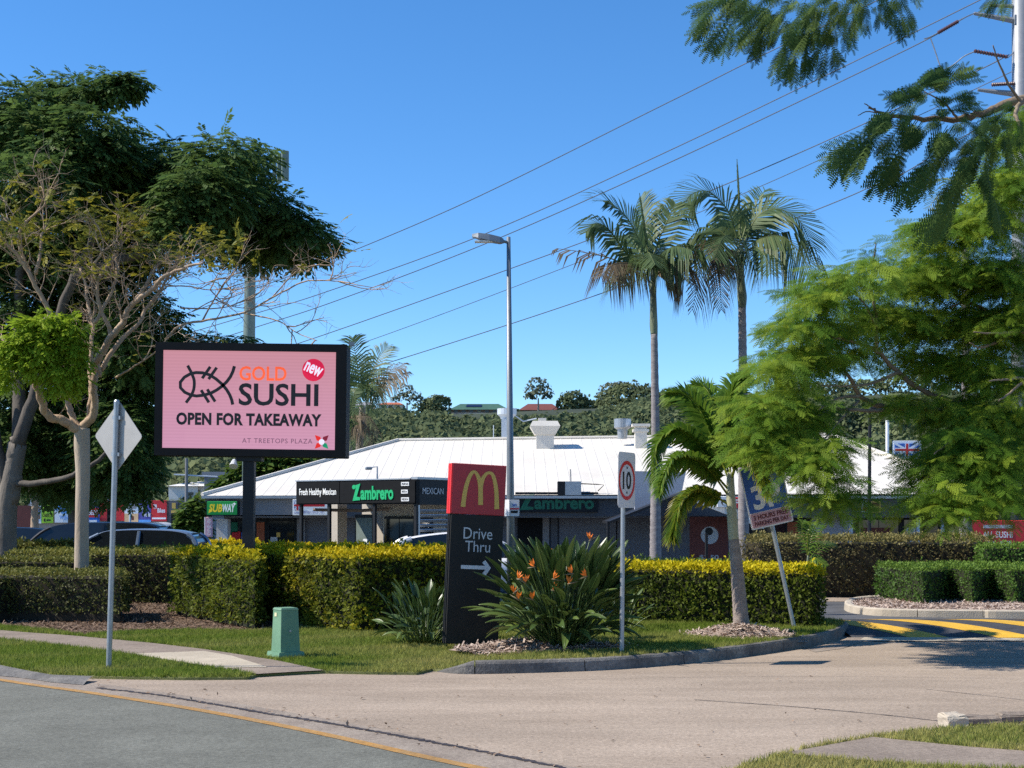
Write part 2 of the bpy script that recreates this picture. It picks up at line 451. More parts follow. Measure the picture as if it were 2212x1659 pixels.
leafmat('leaf_gum', (.11, .13, .09), (.19, .21, .135), (.26, .26, .15), .35, spec=.05)
leafmat('frond_green', (.045, .085, .03), (.11, .17, .06), (.36, .33, .13), .35, rough=.5, spec=.3)
leafmat('frond_dry', (.11, .075, .045), (.21, .165, .1), (.3, .22, .12), .3, rough=.6)
leafmat('frond_fox', (.055, .13, .014), (.15, .26, .03), (.5, .37, .03), .4, rough=.35, spec=.4)
leafmat('leaf_strelitzia', (.026, .058, .014), (.085, .14, .034), (.2, .23, .06), .15, rough=.35, spec=.45)
leafmat('grass_blade', (.11, .17, .022), (.22, .28, .045), (.42, .37, .13), .4, spec=.05)
leafmat('chip', (.2, .13, .1), (.46, .35, .28), (.6, .5, .42), 0, rough=.9)
leafmat('dead_leaf', (.07, .045, .03), (.23, .15, .1), (.34, .24, .17), .1, rough=.9)

# ------------------------------------------------------------------ ground
def gz(y):
    return -0.8 * float(smooth(28.5, 41, y))
ys = [-60, 0, 10, 15, 18.5, 20, 22, 24, 26, 28.5] + list(np.linspace(29.5, 41, 12)) + [46, 60, 90, 130, 200, 400, 1200, 4000]
xs = [-3000, -600, -120, -40, -20, -10, 0, 10, 20, 40, 120, 600, 3000]
gm = MB()
for y in ys:
    for x in xs: gm.v.append((x, y, gz(y)))
for j in range(len(ys) - 1):
    for i in range(len(xs) - 1):
        a = j * len(xs) + i; gm.f.append((a, a + 1, a + 1 + len(xs), a + len(xs)))
struct('ground', gm.mesh('ground'), 'car_park_asphalt')

def sheet(name, pts, z, m, parent=None):
    mb = MB(); mb.add([(p[0], p[1], z) for p in pts], [tuple(range(len(pts)))])
    return struct(name, mb.mesh(name), m, parent)
line = [G(*q) for q in ((0, 1468), (200, 1497), (440, 1535), (700, 1585), (1040, 1659))]
line = [Vector((-30, 37.5, 0)), Vector((-14.5, 23.1, 0)), Vector((-9, 17.9, 0))] + line + [Vector((1.3, 7.95, 0)), Vector((4.2, 5.2, 0)), Vector((9.0, .6, 0)), Vector((40, -29.4, 0))]
sheet('road', line + [Vector((-20, -40, 0)), Vector((-60, 0, 0))], .008, 'asphalt')
def offset_strip(path, a, b, z, name, m):
    mb = MB(); n = len(path)
    for k, off in enumerate((a, b)):
        for i, p in enumerate(path):
            d = path[min(i + 1, n - 1)] - path[max(i - 1, 0)]; d.z = 0; d.normalize()
            nn = Vector((-d.y, d.x, 0))
            mb.v.append((p.x + nn.x * off, p.y + nn.y * off, z))
    mb.f = [(i, i + 1, n + i + 1, n + i) for i in range(n - 1)]
    return struct(name, mb.mesh(name), m)
fine = curve_pts(line, 90)
offset_strip(fine, -.10, .0, .012, 'edge_line', 'orange_line')
# concrete apron across the driveway mouth and its gutter
apron = [p + Vector((.0, .0, 0)) for p in line[1:-1]] + [Vector((22, .6, 0)), Vector((22, 18.75, 0)), Vector((4.9, 18.75, 0)), Vector((4.2, 21, 0)), Vector((-2, 21, 0)), Vector((-16, 24, 0))]
sheet('driveway', apron, .004, 'drive_concrete')
offset_strip(fine, .0, .44, .008, 'gutter', 'gutter_concrete')
# dark crumbling joint between gutter and apron
jn = [G(u, v) for u, v in ((208, 1488), (330, 1502), (440, 1520), (560, 1541), (700, 1563), (860, 1592), (1010, 1620), (1170, 1652), (1330, 1690))]
jf = curve_pts(jn, 260); mb = MB(); n = len(jf)
for i, p in enumerate(jf):
    w = .018 + .016 * random.random(); q = .012 * random.uniform(-1, 1)
    mb.v += [(p.x + q - w * .7, p.y + q - w * .7, .0125), (p.x + q + w * .7, p.y + q + w * .7, .0125)]
mb.f = [(2 * i, 2 * i + 1, 2 * i + 3, 2 * i + 2) for i in range(n - 1)]
struct('joint_strip', mb.mesh('joint_strip'), 'joint_tar')
def joint(pts, w=.02, name='saw_joint', z=.0085):
    pf = curve_pts([G(*q) for q in pts], 40); mb = MB(); n = len(pf)
    for i, p in enumerate(pf):
        d = (pf[min(i + 1, n - 1)] - pf[max(i - 1, 0)]).normalized(); nn = Vector((-d.y, d.x, 0)) * w * random.uniform(.3, .6)
        mb.v += [(p.x + nn.x, p.y + nn.y, z), (p.x - nn.x, p.y - nn.y, z)]
    mb.f = [(2 * i, 2 * i + 1, 2 * i + 3, 2 * i + 2) for i in range(n - 1)]
    struct(name, mb.mesh(name), 'joint_tar')
joint([(1500, 1513), (1700, 1527), (1900, 1545), (2035, 1560)])
joint([(2000, 1490), (2120, 1503), (2300, 1524)], .012)
joint([(1200, 1470), (1700, 1462), (2212, 1468)], .006)

# verge slabs: lawn with soil surface, edged by the paths
def region_mesh(name, poly, step, zf, m):
    x0, x1 = min(p[0] for p in poly), max(p[0] for p in poly); y0, y1 = min(p[1] for p in poly), max(p[1] for p in poly)
    bm = bmesh.new()
    f = bm.faces.new([bm.verts.new((p[0], p[1], 0)) for p in poly])
    for k in range(int((x1 - x0) / step) + 1):
        g = bm.verts[:] + bm.edges[:] + bm.faces[:]
        bmesh.ops.bisect_plane(bm, geom=g, plane_co=(x0 + k * step, 0, 0), plane_no=(1, 0, 0))
    for k in range(int((y1 - y0) / step) + 1):
        g = bm.verts[:] + bm.edges[:] + bm.faces[:]
        bmesh.ops.bisect_plane(bm, geom=g, plane_co=(0, y0 + k * step, 0), plane_no=(0, 1, 0))
    for v_ in bm.verts: v_.co.z = zf(v_.co.x, v_.co.y)
    rim = [e for e in bm.edges if e.is_boundary]
    r_ = bmesh.ops.extrude_edge_only(bm, edges=rim)
    for v_ in [q for q in r_['geom'] if isinstance(q, bmesh.types.BMVert)]: v_.co.z = .001
    bmesh.ops.recalc_face_normals(bm, faces=bm.faces)
    me = bpy.data.meshes.new(name); bm.to_mesh(me); bm.free()
    return struct(name, me, m)
def vz(x, y):
    return .03 + .095 * float(smooth(-.8, .5, x))
def GV(u, v): return G(u, v, .035)
kerb_front = [(942, 1452), (1000, 1457), (1100, 1456), (1200, 1453), (1300, 1449), (1400, 1442), (1500, 1433), (1600, 1421), (1700, 1406), (1765, 1394), (1808, 1382), (1830, 1370), (1832, 1362)]
KP = [G(*q) for q in kerb_front]
KP += [Vector((KP[-1].x - .12, KP[-1].y + .55, 0)), Vector((KP[-1].x - .7, KP[-1].y + .95, 0)), Vector((KP[-1].x - 1.6, KP[-1].y + 1.15, 0))]
verge = [Vector((-14.5, 23.5, 0)), Vector((-9.3, 18.4, 0))] + [GV(*q) for q in ((0, 1436), (60, 1448), (112, 1457), (250, 1461), (400, 1463), (535, 1462), (556, 1456), (640, 1451), (700, 1449), (800, 1451), (900, 1452))] + \
    [p + (Vector((-.05, .05, 0)) if i < len(KP) - 3 else Vector((-.1, -.05, 0))) for i, p in enumerate(KP)] + [Vector((3.4, 23.2, 0)), Vector((-2, 27.5, 0)), Vector((-9, 29, 0)), Vector((-20, 30.5, 0))]
VERGE = [(p.x, p.y) for p in verge]
region_mesh('verge', VERGE, .8, vz, 'soil_grass')
# footpath
pth = [(-120, 1350), (0, 1362), (60, 1367), (160, 1374), (235, 1381), (330, 1390), (440, 1403), (520, 1415), (600, 1428), (700, 1449), (640, 1452), (556, 1457), (440, 1440), (330, 1423), (270, 1412), (150, 1397), (0, 1381), (-120, 1370)]
PATH = [(p.x, p.y) for p in (GV(*q) for q in pth)]
sheet('footpath', [Vector((x, y, 0)) for x, y in PATH], .042, 'path_concrete')
slabp = [(283, 1414), (440, 1408), (500, 1418), (578, 1443), (470, 1445), (440, 1440), (370, 1428)]
sheet('path_slab', [GV(*q) for q in slabp], .047, 'new_concrete')
# layback kerb at the left edge of the frame
lk = [Vector((-14.6, 22.9, 0)), Vector((-9.35, 17.95, 0))] + [G(*q) for q in ((0, 1462), (60, 1468), (110, 1476), (180, 1482))]
tk = [Vector((-14.4, 23.4, .055)), Vector((-9.2, 18.4, .055))] + [G(u, v, .055) for u, v in ((0, 1437), (60, 1449), (112, 1458), (200, 1461))]
mb = MB()
for a, b in zip(lk, tk): mb.v += [(a.x, a.y, .012), ((a.x + b.x) / 2, (a.y + b.y) / 2, .045), (b.x, b.y, .058)]
for i in range(len(lk) - 1):
    for k in range(2): mb.f.append((3 * i + k, 3 * i + 3 + k, 3 * i + 4 + k, 3 * i + 1 + k))
struct('layback_kerb', mb.mesh('layback_kerb', True), 'kerb_concrete')
# island kerb, laid in lengths
def kerb(path, cuts, prof, m, name='kerb', taper=True):
    root = bpy.data.objects.new(name, None); COL.objects.link(root); root['kind'] = 'structure'
    n = len(path)
    for a, b in cuts:
        mb = MB(); idx = range(a, b + 1); k = len(prof)
        for q, i in enumerate(idx):
            d = path[min(i + 1, n - 1)] - path[max(i - 1, 0)]; d.z = 0; d.normalize(); nn = Vector((-d.y, d.x, 0))
            p = path[i] + (d * .006 if q == 0 else (d * -.006 if i == b else Vector()))
            t = min(1, (.12 + i / 7)) if taper else 1
            for off, z in prof: mb.v.append((p.x + nn.x * off, p.y + nn.y * off, z * t + .001 * (t < 1)))
        L = b - a + 1
        for i in range(L - 1):
            for j in range(k - 1): mb.f.append((i * k + j, i * k + j + 1, (i + 1) * k + j + 1, (i + 1) * k + j))
        mb.f += [tuple(range(k)), tuple((L - 1) * k + j for j in range(k - 1, -1, -1))]
        part('kerb_stone', mb, m, root)
    return root
kf = curve_pts(KP, 71)
prof = [(0, .0), (.015, .11), (.035, .135), (.06, .14), (.15, .14), (.16, .0)]
kerb(kf, [(0, 6), (6, 17), (17, 27), (27, 37), (37, 47), (47, 55), (55, 62), (62, 70)], prof, 'kerb_concrete')
# pale dish drain against the kerb, where the hump starts
sheet('dish_drain', [G(*q) for q in ((1740, 1402), (1800, 1392), (1845, 1376), (1868, 1378), (1862, 1388), (1820, 1402), (1760, 1410))], .0082, 'gutter_concrete')
sheet('threshold_strip', [G(*q) for q in ((1868, 1377), (2212, 1380), (2700, 1384), (2700, 1391), (2212, 1386), (1855, 1386))], .0105, 'new_concrete')
# speed hump with yellow bands
def hz_(t): return .004 + .105 * math.sin(math.pi * t) ** .9
HX0, HX1, HY0, HY1 = 4.75, 13.0, 19.35, 22.6
def hump_strip(x0a, x1a, x0b, x1b, lift, n=14):
    mb = MB()
    for i in range(n + 1):
        t = i / n; y = HY0 + (HY1 - HY0) * t
        z = hz_(t) + lift
        mb.v += [(x0a + (x0b - x0a) * t, y, z), (x1a + (x1b - x1a) * t, y, z)]
    mb.f = [(2 * i, 2 * i + 1, 2 * i + 3, 2 * i + 2) for i in range(n)]
    return mb
hump = struct('speed_hump', hump_strip(HX0, HX1, HX0, HX1, 0).mesh('speed_hump', True), 'hump_asphalt')
for i in range(5):
    a = 5.55 + i * 1.22
    st = obj('hump_stripe', hump_strip(a, a + .55, a - 1.75, a - 1.15, .004).mesh('hump_stripe', True), 'yellow_paint', hump)
# right-hand island of the car park with its pale kerb and bark bed
ik = [Vector((16, 29.5, 0)), G(1960, 1300), G(1895, 1301), G(1858, 1305), G(1842, 1312), G(1850, 1322), G(1900, 1329), G(2000, 1332), G(2120, 1333), G(2230, 1334), Vector((14.5, 23.2, 0))]
ikf = curve_pts(ik, 61)
kerb(ikf, [(0, 10), (10, 19), (19, 27), (27, 34), (34, 41), (41, 48), (48, 54), (54, 60)], [(-.15, 0), (-.14, .11), (-.11, .13), (-.03, .13), (0, .115), (.015, .0)], 'pale_kerb', taper=False)
sheet('bark_bed', [p for p in ikf] + [Vector((18, 24, 0)), Vector((18, 30, 0))], .105, 'mulch')
sheet('far_kerb_path', [G(*q) for q in ((1783, 1300), (1960, 1300), (2600, 1296), (2600, 1288), (1783, 1287))], .006, 'drive_concrete')
# near corner, bottom right: grass, path, broken kerb
near = [G(u, v, .07) for u, v in ((1540, 1680), (1600, 1655), (1690, 1628), (1770, 1609), (1885, 1590), (1990, 1578), (2090, 1572), (2250, 1563))] + [Vector((9.5, 12.0, 0)), Vector((9.5, 6.5, 0)), Vector((1.6, 6.5, 0)), Vector((.9, 7.6, 0))]
NEAR = [(p.x, p.y) for p in near]
region_mesh('near_verge', NEAR, .6, lambda x, y: .07, 'dry_grass')
np_ = [(1690, 1627), (1885, 1592), (1960, 1600), (2090, 1613), (2212, 1622), (2500, 1645), (2500, 1690), (2212, 1662), (2000, 1652), (1800, 1638)]
NPATH = [(p.x, p.y) for p in (G(u, v, .075) for u, v in np_)]
sheet('near_footpath', [Vector((x, y, 0)) for x, y in NPATH], .077, 'path_concrete')
bk = bpy.data.objects.new('broken_kerb', None); COL.objects.link(bk); bk['kind'] = 'structure'
for (u0, u1, v0, wd, hh, dy) in ((2036, 2080, 1575, .26, .12, 0), (2084, 2165, 1570, .15, .07, .1), (2167, 2290, 1566, .15, .08, .12)):
    a, b = G(u0, v0), G(u1, v0 - 2)
    mb = MB().bx(0, b.x - a.x - .01, -wd / 2, wd / 2, 0, hh, .02)
    bm = bmesh.new(); me_ = mb.mesh('kerb_stone'); bm.from_mesh(me_)
    bmesh.ops.subdivide_edges(bm, edges=bm.edges, cuts=2, use_grid_fill=True)
    for v_ in bm.verts: v_.co += Vector((random.uniform(-1, 1), random.uniform(-1, 1), random.uniform(-1, 1))) * .007
    bm.to_mesh(me_); bm.free()
    obj('kerb_stone', me_, 'pale_kerb' if u0 == 2036 else 'path_concrete', bk, loc=(a.x, a.y + dy, .004))
mb = MB()
jf = curve_pts([G(u, v, .02) for u, v in ((1560, 1674), (1620, 1650), (1700, 1628), (1790, 1608), (1890, 1590), (1960, 1582))], 90)
for i, p in enumerate(jf):
    w = .012 + .012 * random.random(); mb.v += [(p.x - w - .02, p.y + w, .009), (p.x + w - .02, p.y - w + .01, .0095)]
mb.f = [(2 * i, 2 * i + 1, 2 * i + 3, 2 * i + 2) for i in range(len(jf) - 1)]
struct('path_joint', mb.mesh('path_joint'), 'joint_tar')

# mulch mounds and leaf litter
def mound(name, c, rx, ry, h, m='mulch', z0=.08, n=28, rings=7):
    mb = MB(); mb.v.append((c[0], c[1], z0 + h))
    for r in range(1, rings + 1):
        t = r / rings
        for i in range(n):
            a = 2 * math.pi * i / n; k = 1 + .12 * math.sin(3 * a + c[0]) + .07 * math.sin(7 * a)
            mb.v.append((c[0] + rx * t * k * math.cos(a), c[1] + ry * t * k * math.sin(a), z0 + h * (math.cos(math.pi * t) * .5 + .5) + (random.uniform(-.012, .012) if t < 1 else -.03)))
    mb.f += [(0, 1 + i, 1 + (i + 1) % n) for i in range(n)]
    for r in range(rings - 1):
        for i in range(n):
            a = 1 + r * n + i; b = 1 + r * n + (i + 1) % n; mb.f.append((a, a + n, b + n, b))
    return struct(name, mb.mesh(name, True), m)
PALMB = G(1600, 1368, .12)
mound('palm_mound', (PALMB.x - .05, PALMB.y - .3), .82, .85, .14, z0=.115)
STB = G(1190, 1402, .12)
mound('flower_bed', (STB.x - .05, STB.y + .1), 1.1, .62, .13, z0=.115)
LIT = [GV(*q) for q in ((-300, 1335), (0, 1352), (110, 1362), (180, 1372), (250, 1366), (420, 1361), (560, 1363), (600, 1357), (760, 1354), (960, 1358), (960, 1330), (560, 1320), (380, 1290), (0, 1290), (-300, 1290))]
LIT = [(p.x, p.y) for p in LIT]
sheet('leaf_litter', [Vector((x, y, 0)) for x, y in LIT], .0385, 'litter')

def cover(name, poly_list, dens, zf, tmpl, size, lean, m, tipfun, notin=(), flat=False, kind='stuff'):
    Ps = []
    for poly, dn in poly_list:
        x0, x1 = min(p[0] for p in poly), max(p[0] for p in poly); y0, y1 = min(p[1] for p in poly), max(p[1] for p in poly)
        n_ = int((x1 - x0) * (y1 - y0) * dn)
        x, y = rng.uniform(x0, x1, n_), rng.uniform(y0, y1, n_)
        ok = in_poly(x, y, poly)
        for q in notin: ok &= ~in_poly(x, y, q)
        ok &= (np.abs(x) < .40 * y + .6) & (y < 27)
        Ps.append(np.stack([x[ok], y[ok]], 1))
    Pt = np.concatenate(Ps); K = len(Pt)
    z = np.array([zf(a, b) for a, b in Pt]); pos = np.column_stack([Pt, z])
    if flat:
        d = unit(K); d[:, 2] *= .25; nn = np.tile([0, 0, 1.], (K, 1)) + .4 * unit(K)
    else:
        d = unit(K) * lean; d[:, 2] = 1; nn = unit(K); nn[:, 2] *= .2
    s = size * rng.uniform(.55, 1.25, K)
    tone = np.column_stack([rng.uniform(0, 1, K), tipfun(pos)])
    V, Fq, T = scatter(tmpl[0], tmpl[1], pos, d, nn, s, tone)
    o = obj(name, mesh_np(name, V, Fq, T), m); o['kind'] = kind
    return o
BLADE = ([(-.09, 0, 0), (.09, 0, 0), (.03, 1, .25), (-.28, 0, .1), (-.12, 0, .1), (-.35, .8, -.2), (.2, 0, -.1), (.36, 0, -.1), (.4, .7, .3)], [(0, 1, 2), (3, 4, 5), (6, 7, 8)])
def circ(c, rx, ry): return [(c[0] + rx * math.cos(a), c[1] + ry * math.sin(a)) for a in np.linspace(0, 2 * math.pi, 24)[:-1]]
def dryness(p):
    return np.clip(.25 + .5 * wob(p, 1.1, 3) + .35 * smooth(-2.2, -.9, p[:, 0]) * (p[:, 1] < 18) + rng.uniform(-.2, .2, len(p)), 0, 1) * .75
lawn_ex = [PATH, LIT, circ((PALMB.x - .05, PALMB.y - .3), .74, .76), circ((STB.x - .05, STB.y + .1), 1.0, .6)]
cover('lawn_grass', [(VERGE, 1500)], 0, vz, BLADE, .062, .55, 'grass_blade', dryness, notin=lawn_ex)
def dry2(p): return np.clip(.85 + .5 * wob(p, 1.6, 9) + rng.uniform(-.25, .25, len(p)), 0, 1)
cover('near_grass', [(NEAR, 2400)], 0, lambda x, y: .07, BLADE, .05, .6, 'grass_blade', dry2, notin=[NPATH])
CHIPT = ([(-.16, 0, 0), (.16, .05, .05), (.12, 1, 0), (-.1, .95, .06)], [(0, 1, 2), (0, 2, 3)])
def mz(c, rx, ry, h, z0):
    def f(x, y):
        t = min(1, math.hypot((x - c[0]) / rx, (y - c[1]) / ry)); return z0 + h * (math.cos(math.pi * t) * .5 + .5) + .01
    return f
cA = (PALMB.x - .05, PALMB.y - .3); cB = (STB.x - .05, STB.y + .1)
cover('palm_mulch', [(circ(cA, .86, .9), 1900)], 0, mz(cA, .82, .85, .14, .115), CHIPT, .065, 0, 'chip', lambda p: rng.uniform(0, .6, len(p)), flat=True)
cover('bed_mulch', [(circ(cB, 1.1, .68), 1900)], 0, mz(cB, 1.1, .62, .13, .115), CHIPT, .065, 0, 'chip', lambda p: rng.uniform(0, .5, len(p)), flat=True)
cover('dead_leaves', [(LIT, 420)], 0, lambda x, y: .05, CHIPT, .07, 0, 'dead_leaf', lambda p: rng.uniform(0, .5, len(p)), flat=True)
cover('island_bark', [([(p.x, p.y) for p in ikf] + [(16, 24), (16, 29)], 500)], 0, lambda x, y: .115, CHIPT, .07, 0, 'chip', lambda p: rng.uniform(0, .6, len(p)), flat=True)

# leaves blown along the gutter and over the apron
fl_p = []
for k in range(170):
    t = rng.uniform(5, 80); i = int(t); p = fine[i].lerp(fine[i + 1], t - i); q = abs(rng.normal(0, .25)) + .2
    fl_p.append((p.x + .7 * q, p.y + .7 * q, .014))
for k in range(90):
    p = G(rng.uniform(100, 2200), rng.uniform(1460, 1640)); fl_p.append((p.x, p.y, .012))
fl_p = np.array([p for p in fl_p if p[0] + p[1] > 9.5]); K = len(fl_p)
d_ = unit(K); d_[:, 2] = np.abs(d_[:, 2]) * .3; n_u = unit(K) * .4; n_u[:, 2] += 1
V, Fq, T = scatter(LEAF[0], LEAF[1], fl_p, d_, n_u, .05 * rng.uniform(.4, 1.1, K), np.column_stack([rng.uniform(0, 1, K), rng.uniform(0, .8, K)]))
obj('fallen_leaves', mesh_np('fallen_leaves', V, Fq, T), 'dead_leaf')['kind'] = 'stuff'
# ------------------------------------------------------------------ hedges
def hedge(label, poly, z0, z1, m, core='hedge_core', dens=900, leaf=.05, tipband=.1, tipamt=1.0, rough=.05, group='clipped hedges', sprinkle=0.0, shoots=10, tmpl=LEAF, cat='hedge', bottom=.05, name='hedge'):
    poly = [(p[0], p[1]) for p in poly]
    A = sum(poly[i][0] * poly[(i + 1) % len(poly)][1] - poly[(i + 1) % len(poly)][0] * poly[i][1] for i in range(len(poly)))
    if A < 0: poly = poly[::-1]
    cx = sum(p[0] for p in poly) / len(poly); cy = sum(p[1] for p in poly) / len(poly)
    root = thing(name, label, cat, (cx, cy, z0), group=group)
    # solid twig core inside the leaf face, inner shade put into its near-black colour
    ins = []
    n = len(poly)
    for i in range(n):
        p0, p1, p2 = Vector(poly[i - 1]), Vector(poly[i]), Vector(poly[(i + 1) % n])
        e1, e2 = (p1 - p0).normalized(), (p2 - p1).normalized()
        nn = (Vector((-e1.y, e1.x)) + Vector((-e2.y, e2.x))); nn = nn / max(.5, nn.length_squared / 2 + 1e-6) if nn.length > 1e-3 else Vector((0, 0))
        q = p1 + nn * .06; ins.append((q.x, q.y))
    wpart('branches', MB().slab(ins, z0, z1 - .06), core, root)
    pos, nor = [], []
    for i in range(n):
        a, b = np.array(poly[i]), np.array(poly[(i + 1) % n]); L = np.linalg.norm(b - a)
        nn = np.array([(b - a)[1], -(b - a)[0], 0]) / max(L, 1e-6)
        facing = -(nn[0] * (a + b)[0] / 2 + nn[1] * (a + b)[1] / 2)
        k = int(L * (z1 - z0) * dens * (1.0 if facing > 0 else .25))
        t = rng.uniform(0, 1, k); z = rng.uniform(z0 + bottom, z1, k)
        p = a[None] + (b - a)[None] * t[:, None]
        pos.append(np.column_stack([p, z])); nor.append(np.tile(nn, (k, 1)))
    x0, x1 = min(p[0] for p in poly), max(p[0] for p in poly); y0, y1 = min(p[1] for p in poly), max(p[1] for p in poly)
    k = int((x1 - x0) * (y1 - y0) * dens * 1.3)
    x, y = rng.uniform(x0, x1, k), rng.uniform(y0, y1, k); ok = in_poly(x, y, poly)
    pos.append(np.column_stack([x[ok], y[ok], np.full(ok.sum(), z1)])); nor.append(np.tile([0, 0, 1.], (ok.sum(), 1)))
    pos = np.concatenate(pos); nor = np.concatenate(nor); K = len(pos)
    w = wob(pos, 3.0, 7) * rough + wob(pos, 9, 8) * rough * .7
    pos = pos + nor * (w + rng.uniform(-.05, .025, K))[:, None]
    dr = nor * .55 + unit(K) * .8; dr[:, 2] += .3
    nn = nor + .55 * unit(K); nn[:, 2] += .35
    if shoots and len(pos):
        top_i = np.flatnonzero(nor[:, 2] > .5); ex, ed, en = [], [], []
        for i in rng.choice(top_i, shoots):
            hgt = rng.uniform(.05, .15); lean_ = rng.normal(0, .3, 2)
            for q in range(7):
                t = q / 6; ex.append(pos[i] + np.array([lean_[0] * hgt * t, lean_[1] * hgt * t, hgt * t])); ed.append(np.append(rng.normal(0, .6, 2), .6)); en.append(np.append(rng.normal(0, .5, 2), .7))
        ex = np.array(ex); pos = np.concatenate([pos, ex]); dr = np.concatenate([dr, ed]); nn = np.concatenate([nn, en]); nor = np.concatenate([nor, np.tile([0, 0, 1.], (len(ex), 1))]); K = len(pos)
    s = leaf * rng.uniform(.6, 1.3, K)
    tip = np.clip((pos[:, 2] - (z1 - tipband)) / tipband + .3 * wob(pos, 6, 2), 0, 1) * tipamt * rng.uniform(.6, 1, K)
    tip = np.maximum(tip, sprinkle * rng.uniform(-.8, 1, K) * (nor[:, 2] < .5) * np.clip(.5 + wob(pos, 4, 31), 0, 1))
    tone = np.column_stack([np.clip(.5 + .45 * wob(pos, 2.5, 4) + rng.uniform(-.4, .4, K), 0, 1), tip])
    # stray shoots above the cut top
    V, Fq, T = scatter(tmpl[0], tmpl[1], pos, dr, nn, s, tone)
    V = V - np.array([cx, cy, z0])
    o = obj('foliage', mesh_np('foliage', V, Fq, T), m, root); o['kind'] = 'stuff'
    return root
def GH(u, v): return G(u, v, .1)
def ZT(v, Y): return EYE - (v - HZ) / F * Y
# golden hedge, middle
B0, B1, B2 = GH(562, 1330), GH(690, 1348), GH(775, 1357)
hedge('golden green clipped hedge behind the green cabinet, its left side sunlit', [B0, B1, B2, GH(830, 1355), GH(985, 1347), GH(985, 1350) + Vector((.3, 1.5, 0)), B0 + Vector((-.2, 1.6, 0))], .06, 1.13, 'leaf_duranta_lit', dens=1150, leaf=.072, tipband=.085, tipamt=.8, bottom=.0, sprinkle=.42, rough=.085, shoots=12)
hedge('golden topped green hedge between the billboard post and the dark olive hedge', [GH(374, 1322), GH(440, 1334), GH(552, 1352), GH(562, 1346), B0 + Vector((-.05, .05, 0)), B0 + Vector((.2, 1.5, 0)), GH(374, 1322) + Vector((2.0, .3, 0)), GH(374, 1322) + Vector((.3, .8, 0))], .06, 1.09, 'leaf_duranta', dens=1050, leaf=.068, tipband=.07, tipamt=.75, sprinkle=.2, rough=.085, shoots=6)
# golden hedge, right of the speed sign
R0, R1 = GH(1115, 1343), GH(1782, 1361)
hedge('bright yellow topped hedge with dark face behind the young palm', [R0, GH(1300, 1345), GH(1540, 1352), R1, R1 + Vector((.15, 1.55, 0)), R0 + Vector((0, 1.5, 0))], .08, .93, 'leaf_duranta', dens=1250, leaf=.062, tipband=.11, bottom=.0, shoots=40)
# olive hedges under the trees, left
hedge('dark olive hedge at the far left with a stepped lower front', [GH(-60, 1340), GH(20, 1334), GH(268, 1338), GH(272, 1318), GH(-60, 1318)], .06, .78, 'leaf_olive', 'brown_core', dens=1000, leaf=.05, tipband=.1, tipamt=.5, bottom=.12)
hedge('rounded olive hedge rising behind the stepped front at far left', [GH(-90, 1316), GH(10, 1312), GH(190, 1312), GH(196, 1302), GH(-90, 1300)], .06, .93, 'leaf_olive', 'brown_core', dens=900, leaf=.055, tipband=.1, tipamt=.6)
hedge('long olive brown hedge under the pale branching tree', [GH(10, 1295), GH(368, 1297), GH(372, 1296) + Vector((.2, 2.2, 0)), GH(0, 1295) + Vector((0, 2.4, 0))], .0, 1.0, 'leaf_olive', 'brown_core', dens=800, leaf=.06, tipband=.14, tipamt=.9)
# low leafy hedges in the car park
hedge('low leafy green hedge in front of the blue hatchback', [P(255, 1180, 29.5), P(590, 1185, 28.6), P(590, 1185, 29.4), P(255, 1180, 30.4)], -.1, .93, 'leaf_mid', dens=600, leaf=.08, tipband=.2, tipamt=.6, rough=.1)
hedge('dark leafy ground cover between the two left trunks', [P(10, 1180, 28.8), P(166, 1180, 28.8), P(172, 1180, 30.2), P(0, 1180, 30.2)], -.1, 1.0, 'leaf_olive', dens=500, leaf=.1, tipband=.2, tipamt=.2, rough=.14)
hedge('leafy pale green hedge below the white car', [P(738, 1185, 27.0), P(962, 1190, 26.2), P(962, 1190, 27.2), P(738, 1185, 28.0)], -.05, 1.06, 'leaf_mid', dens=700, leaf=.08, tipband=.22, tipamt=.8, rough=.1)
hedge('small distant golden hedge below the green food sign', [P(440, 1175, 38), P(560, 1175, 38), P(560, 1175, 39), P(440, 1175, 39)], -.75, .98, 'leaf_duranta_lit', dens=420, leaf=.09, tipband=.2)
hedge('narrow dark green hedge behind the yellow topped one', [P(1365, 1216, 23.4), P(1585, 1216, 23.4), P(1585, 1216, 24.2), P(1365, 1216, 24.2)], .0, .9, 'leaf_mid', dens=800, leaf=.06, tipband=.12, tipamt=.4)
# right side
BR0, BR1 = G(1630, 1290), G(2150, 1292)
hedge('tall brown green hedge running along the shop fronts', [BR0 + Vector((.1, -.1, 0)), BR1, BR1 + Vector((.1, 1.3, 0)), BR0 + Vector((.2, 1.5, 0)), BR0 + Vector((-.15, .6, 0))], 0, 1.19, 'leaf_brown', 'brown_core', dens=750, leaf=.06, tipband=.16, tipamt=.9, rough=.12, bottom=.12)
I0 = G(1893, 1302); I1 = G(1995, 1317); I2 = G(2052, 1307); I3 = G(2100, 1315); I4 = G(2142, 1307); I5 = G(2188, 1315); I6 = G(2300, 1310)
hedge('bright green box hedge with notched front on the kerbed island', [I0, I1, I2, I3, I4, I5, I6, I6 + Vector((.2, 1.3, 0)), I0 + Vector((.3, .7, 0))], .1, .74, 'leaf_box', dens=1200, leaf=.05, tipband=.1, tipamt=.5, bottom=.0)
J0 = P(2128, 1225, 27.6)
hedge('taller bright green hedge block below the red price banner', [J0, P(2300, 1225, 27.4), P(2300, 1225, 28.4), J0 + Vector((.1, .9, 0))], .1, 1.1, 'leaf_box', dens=1000, leaf=.055, tipband=.1, tipamt=.5)

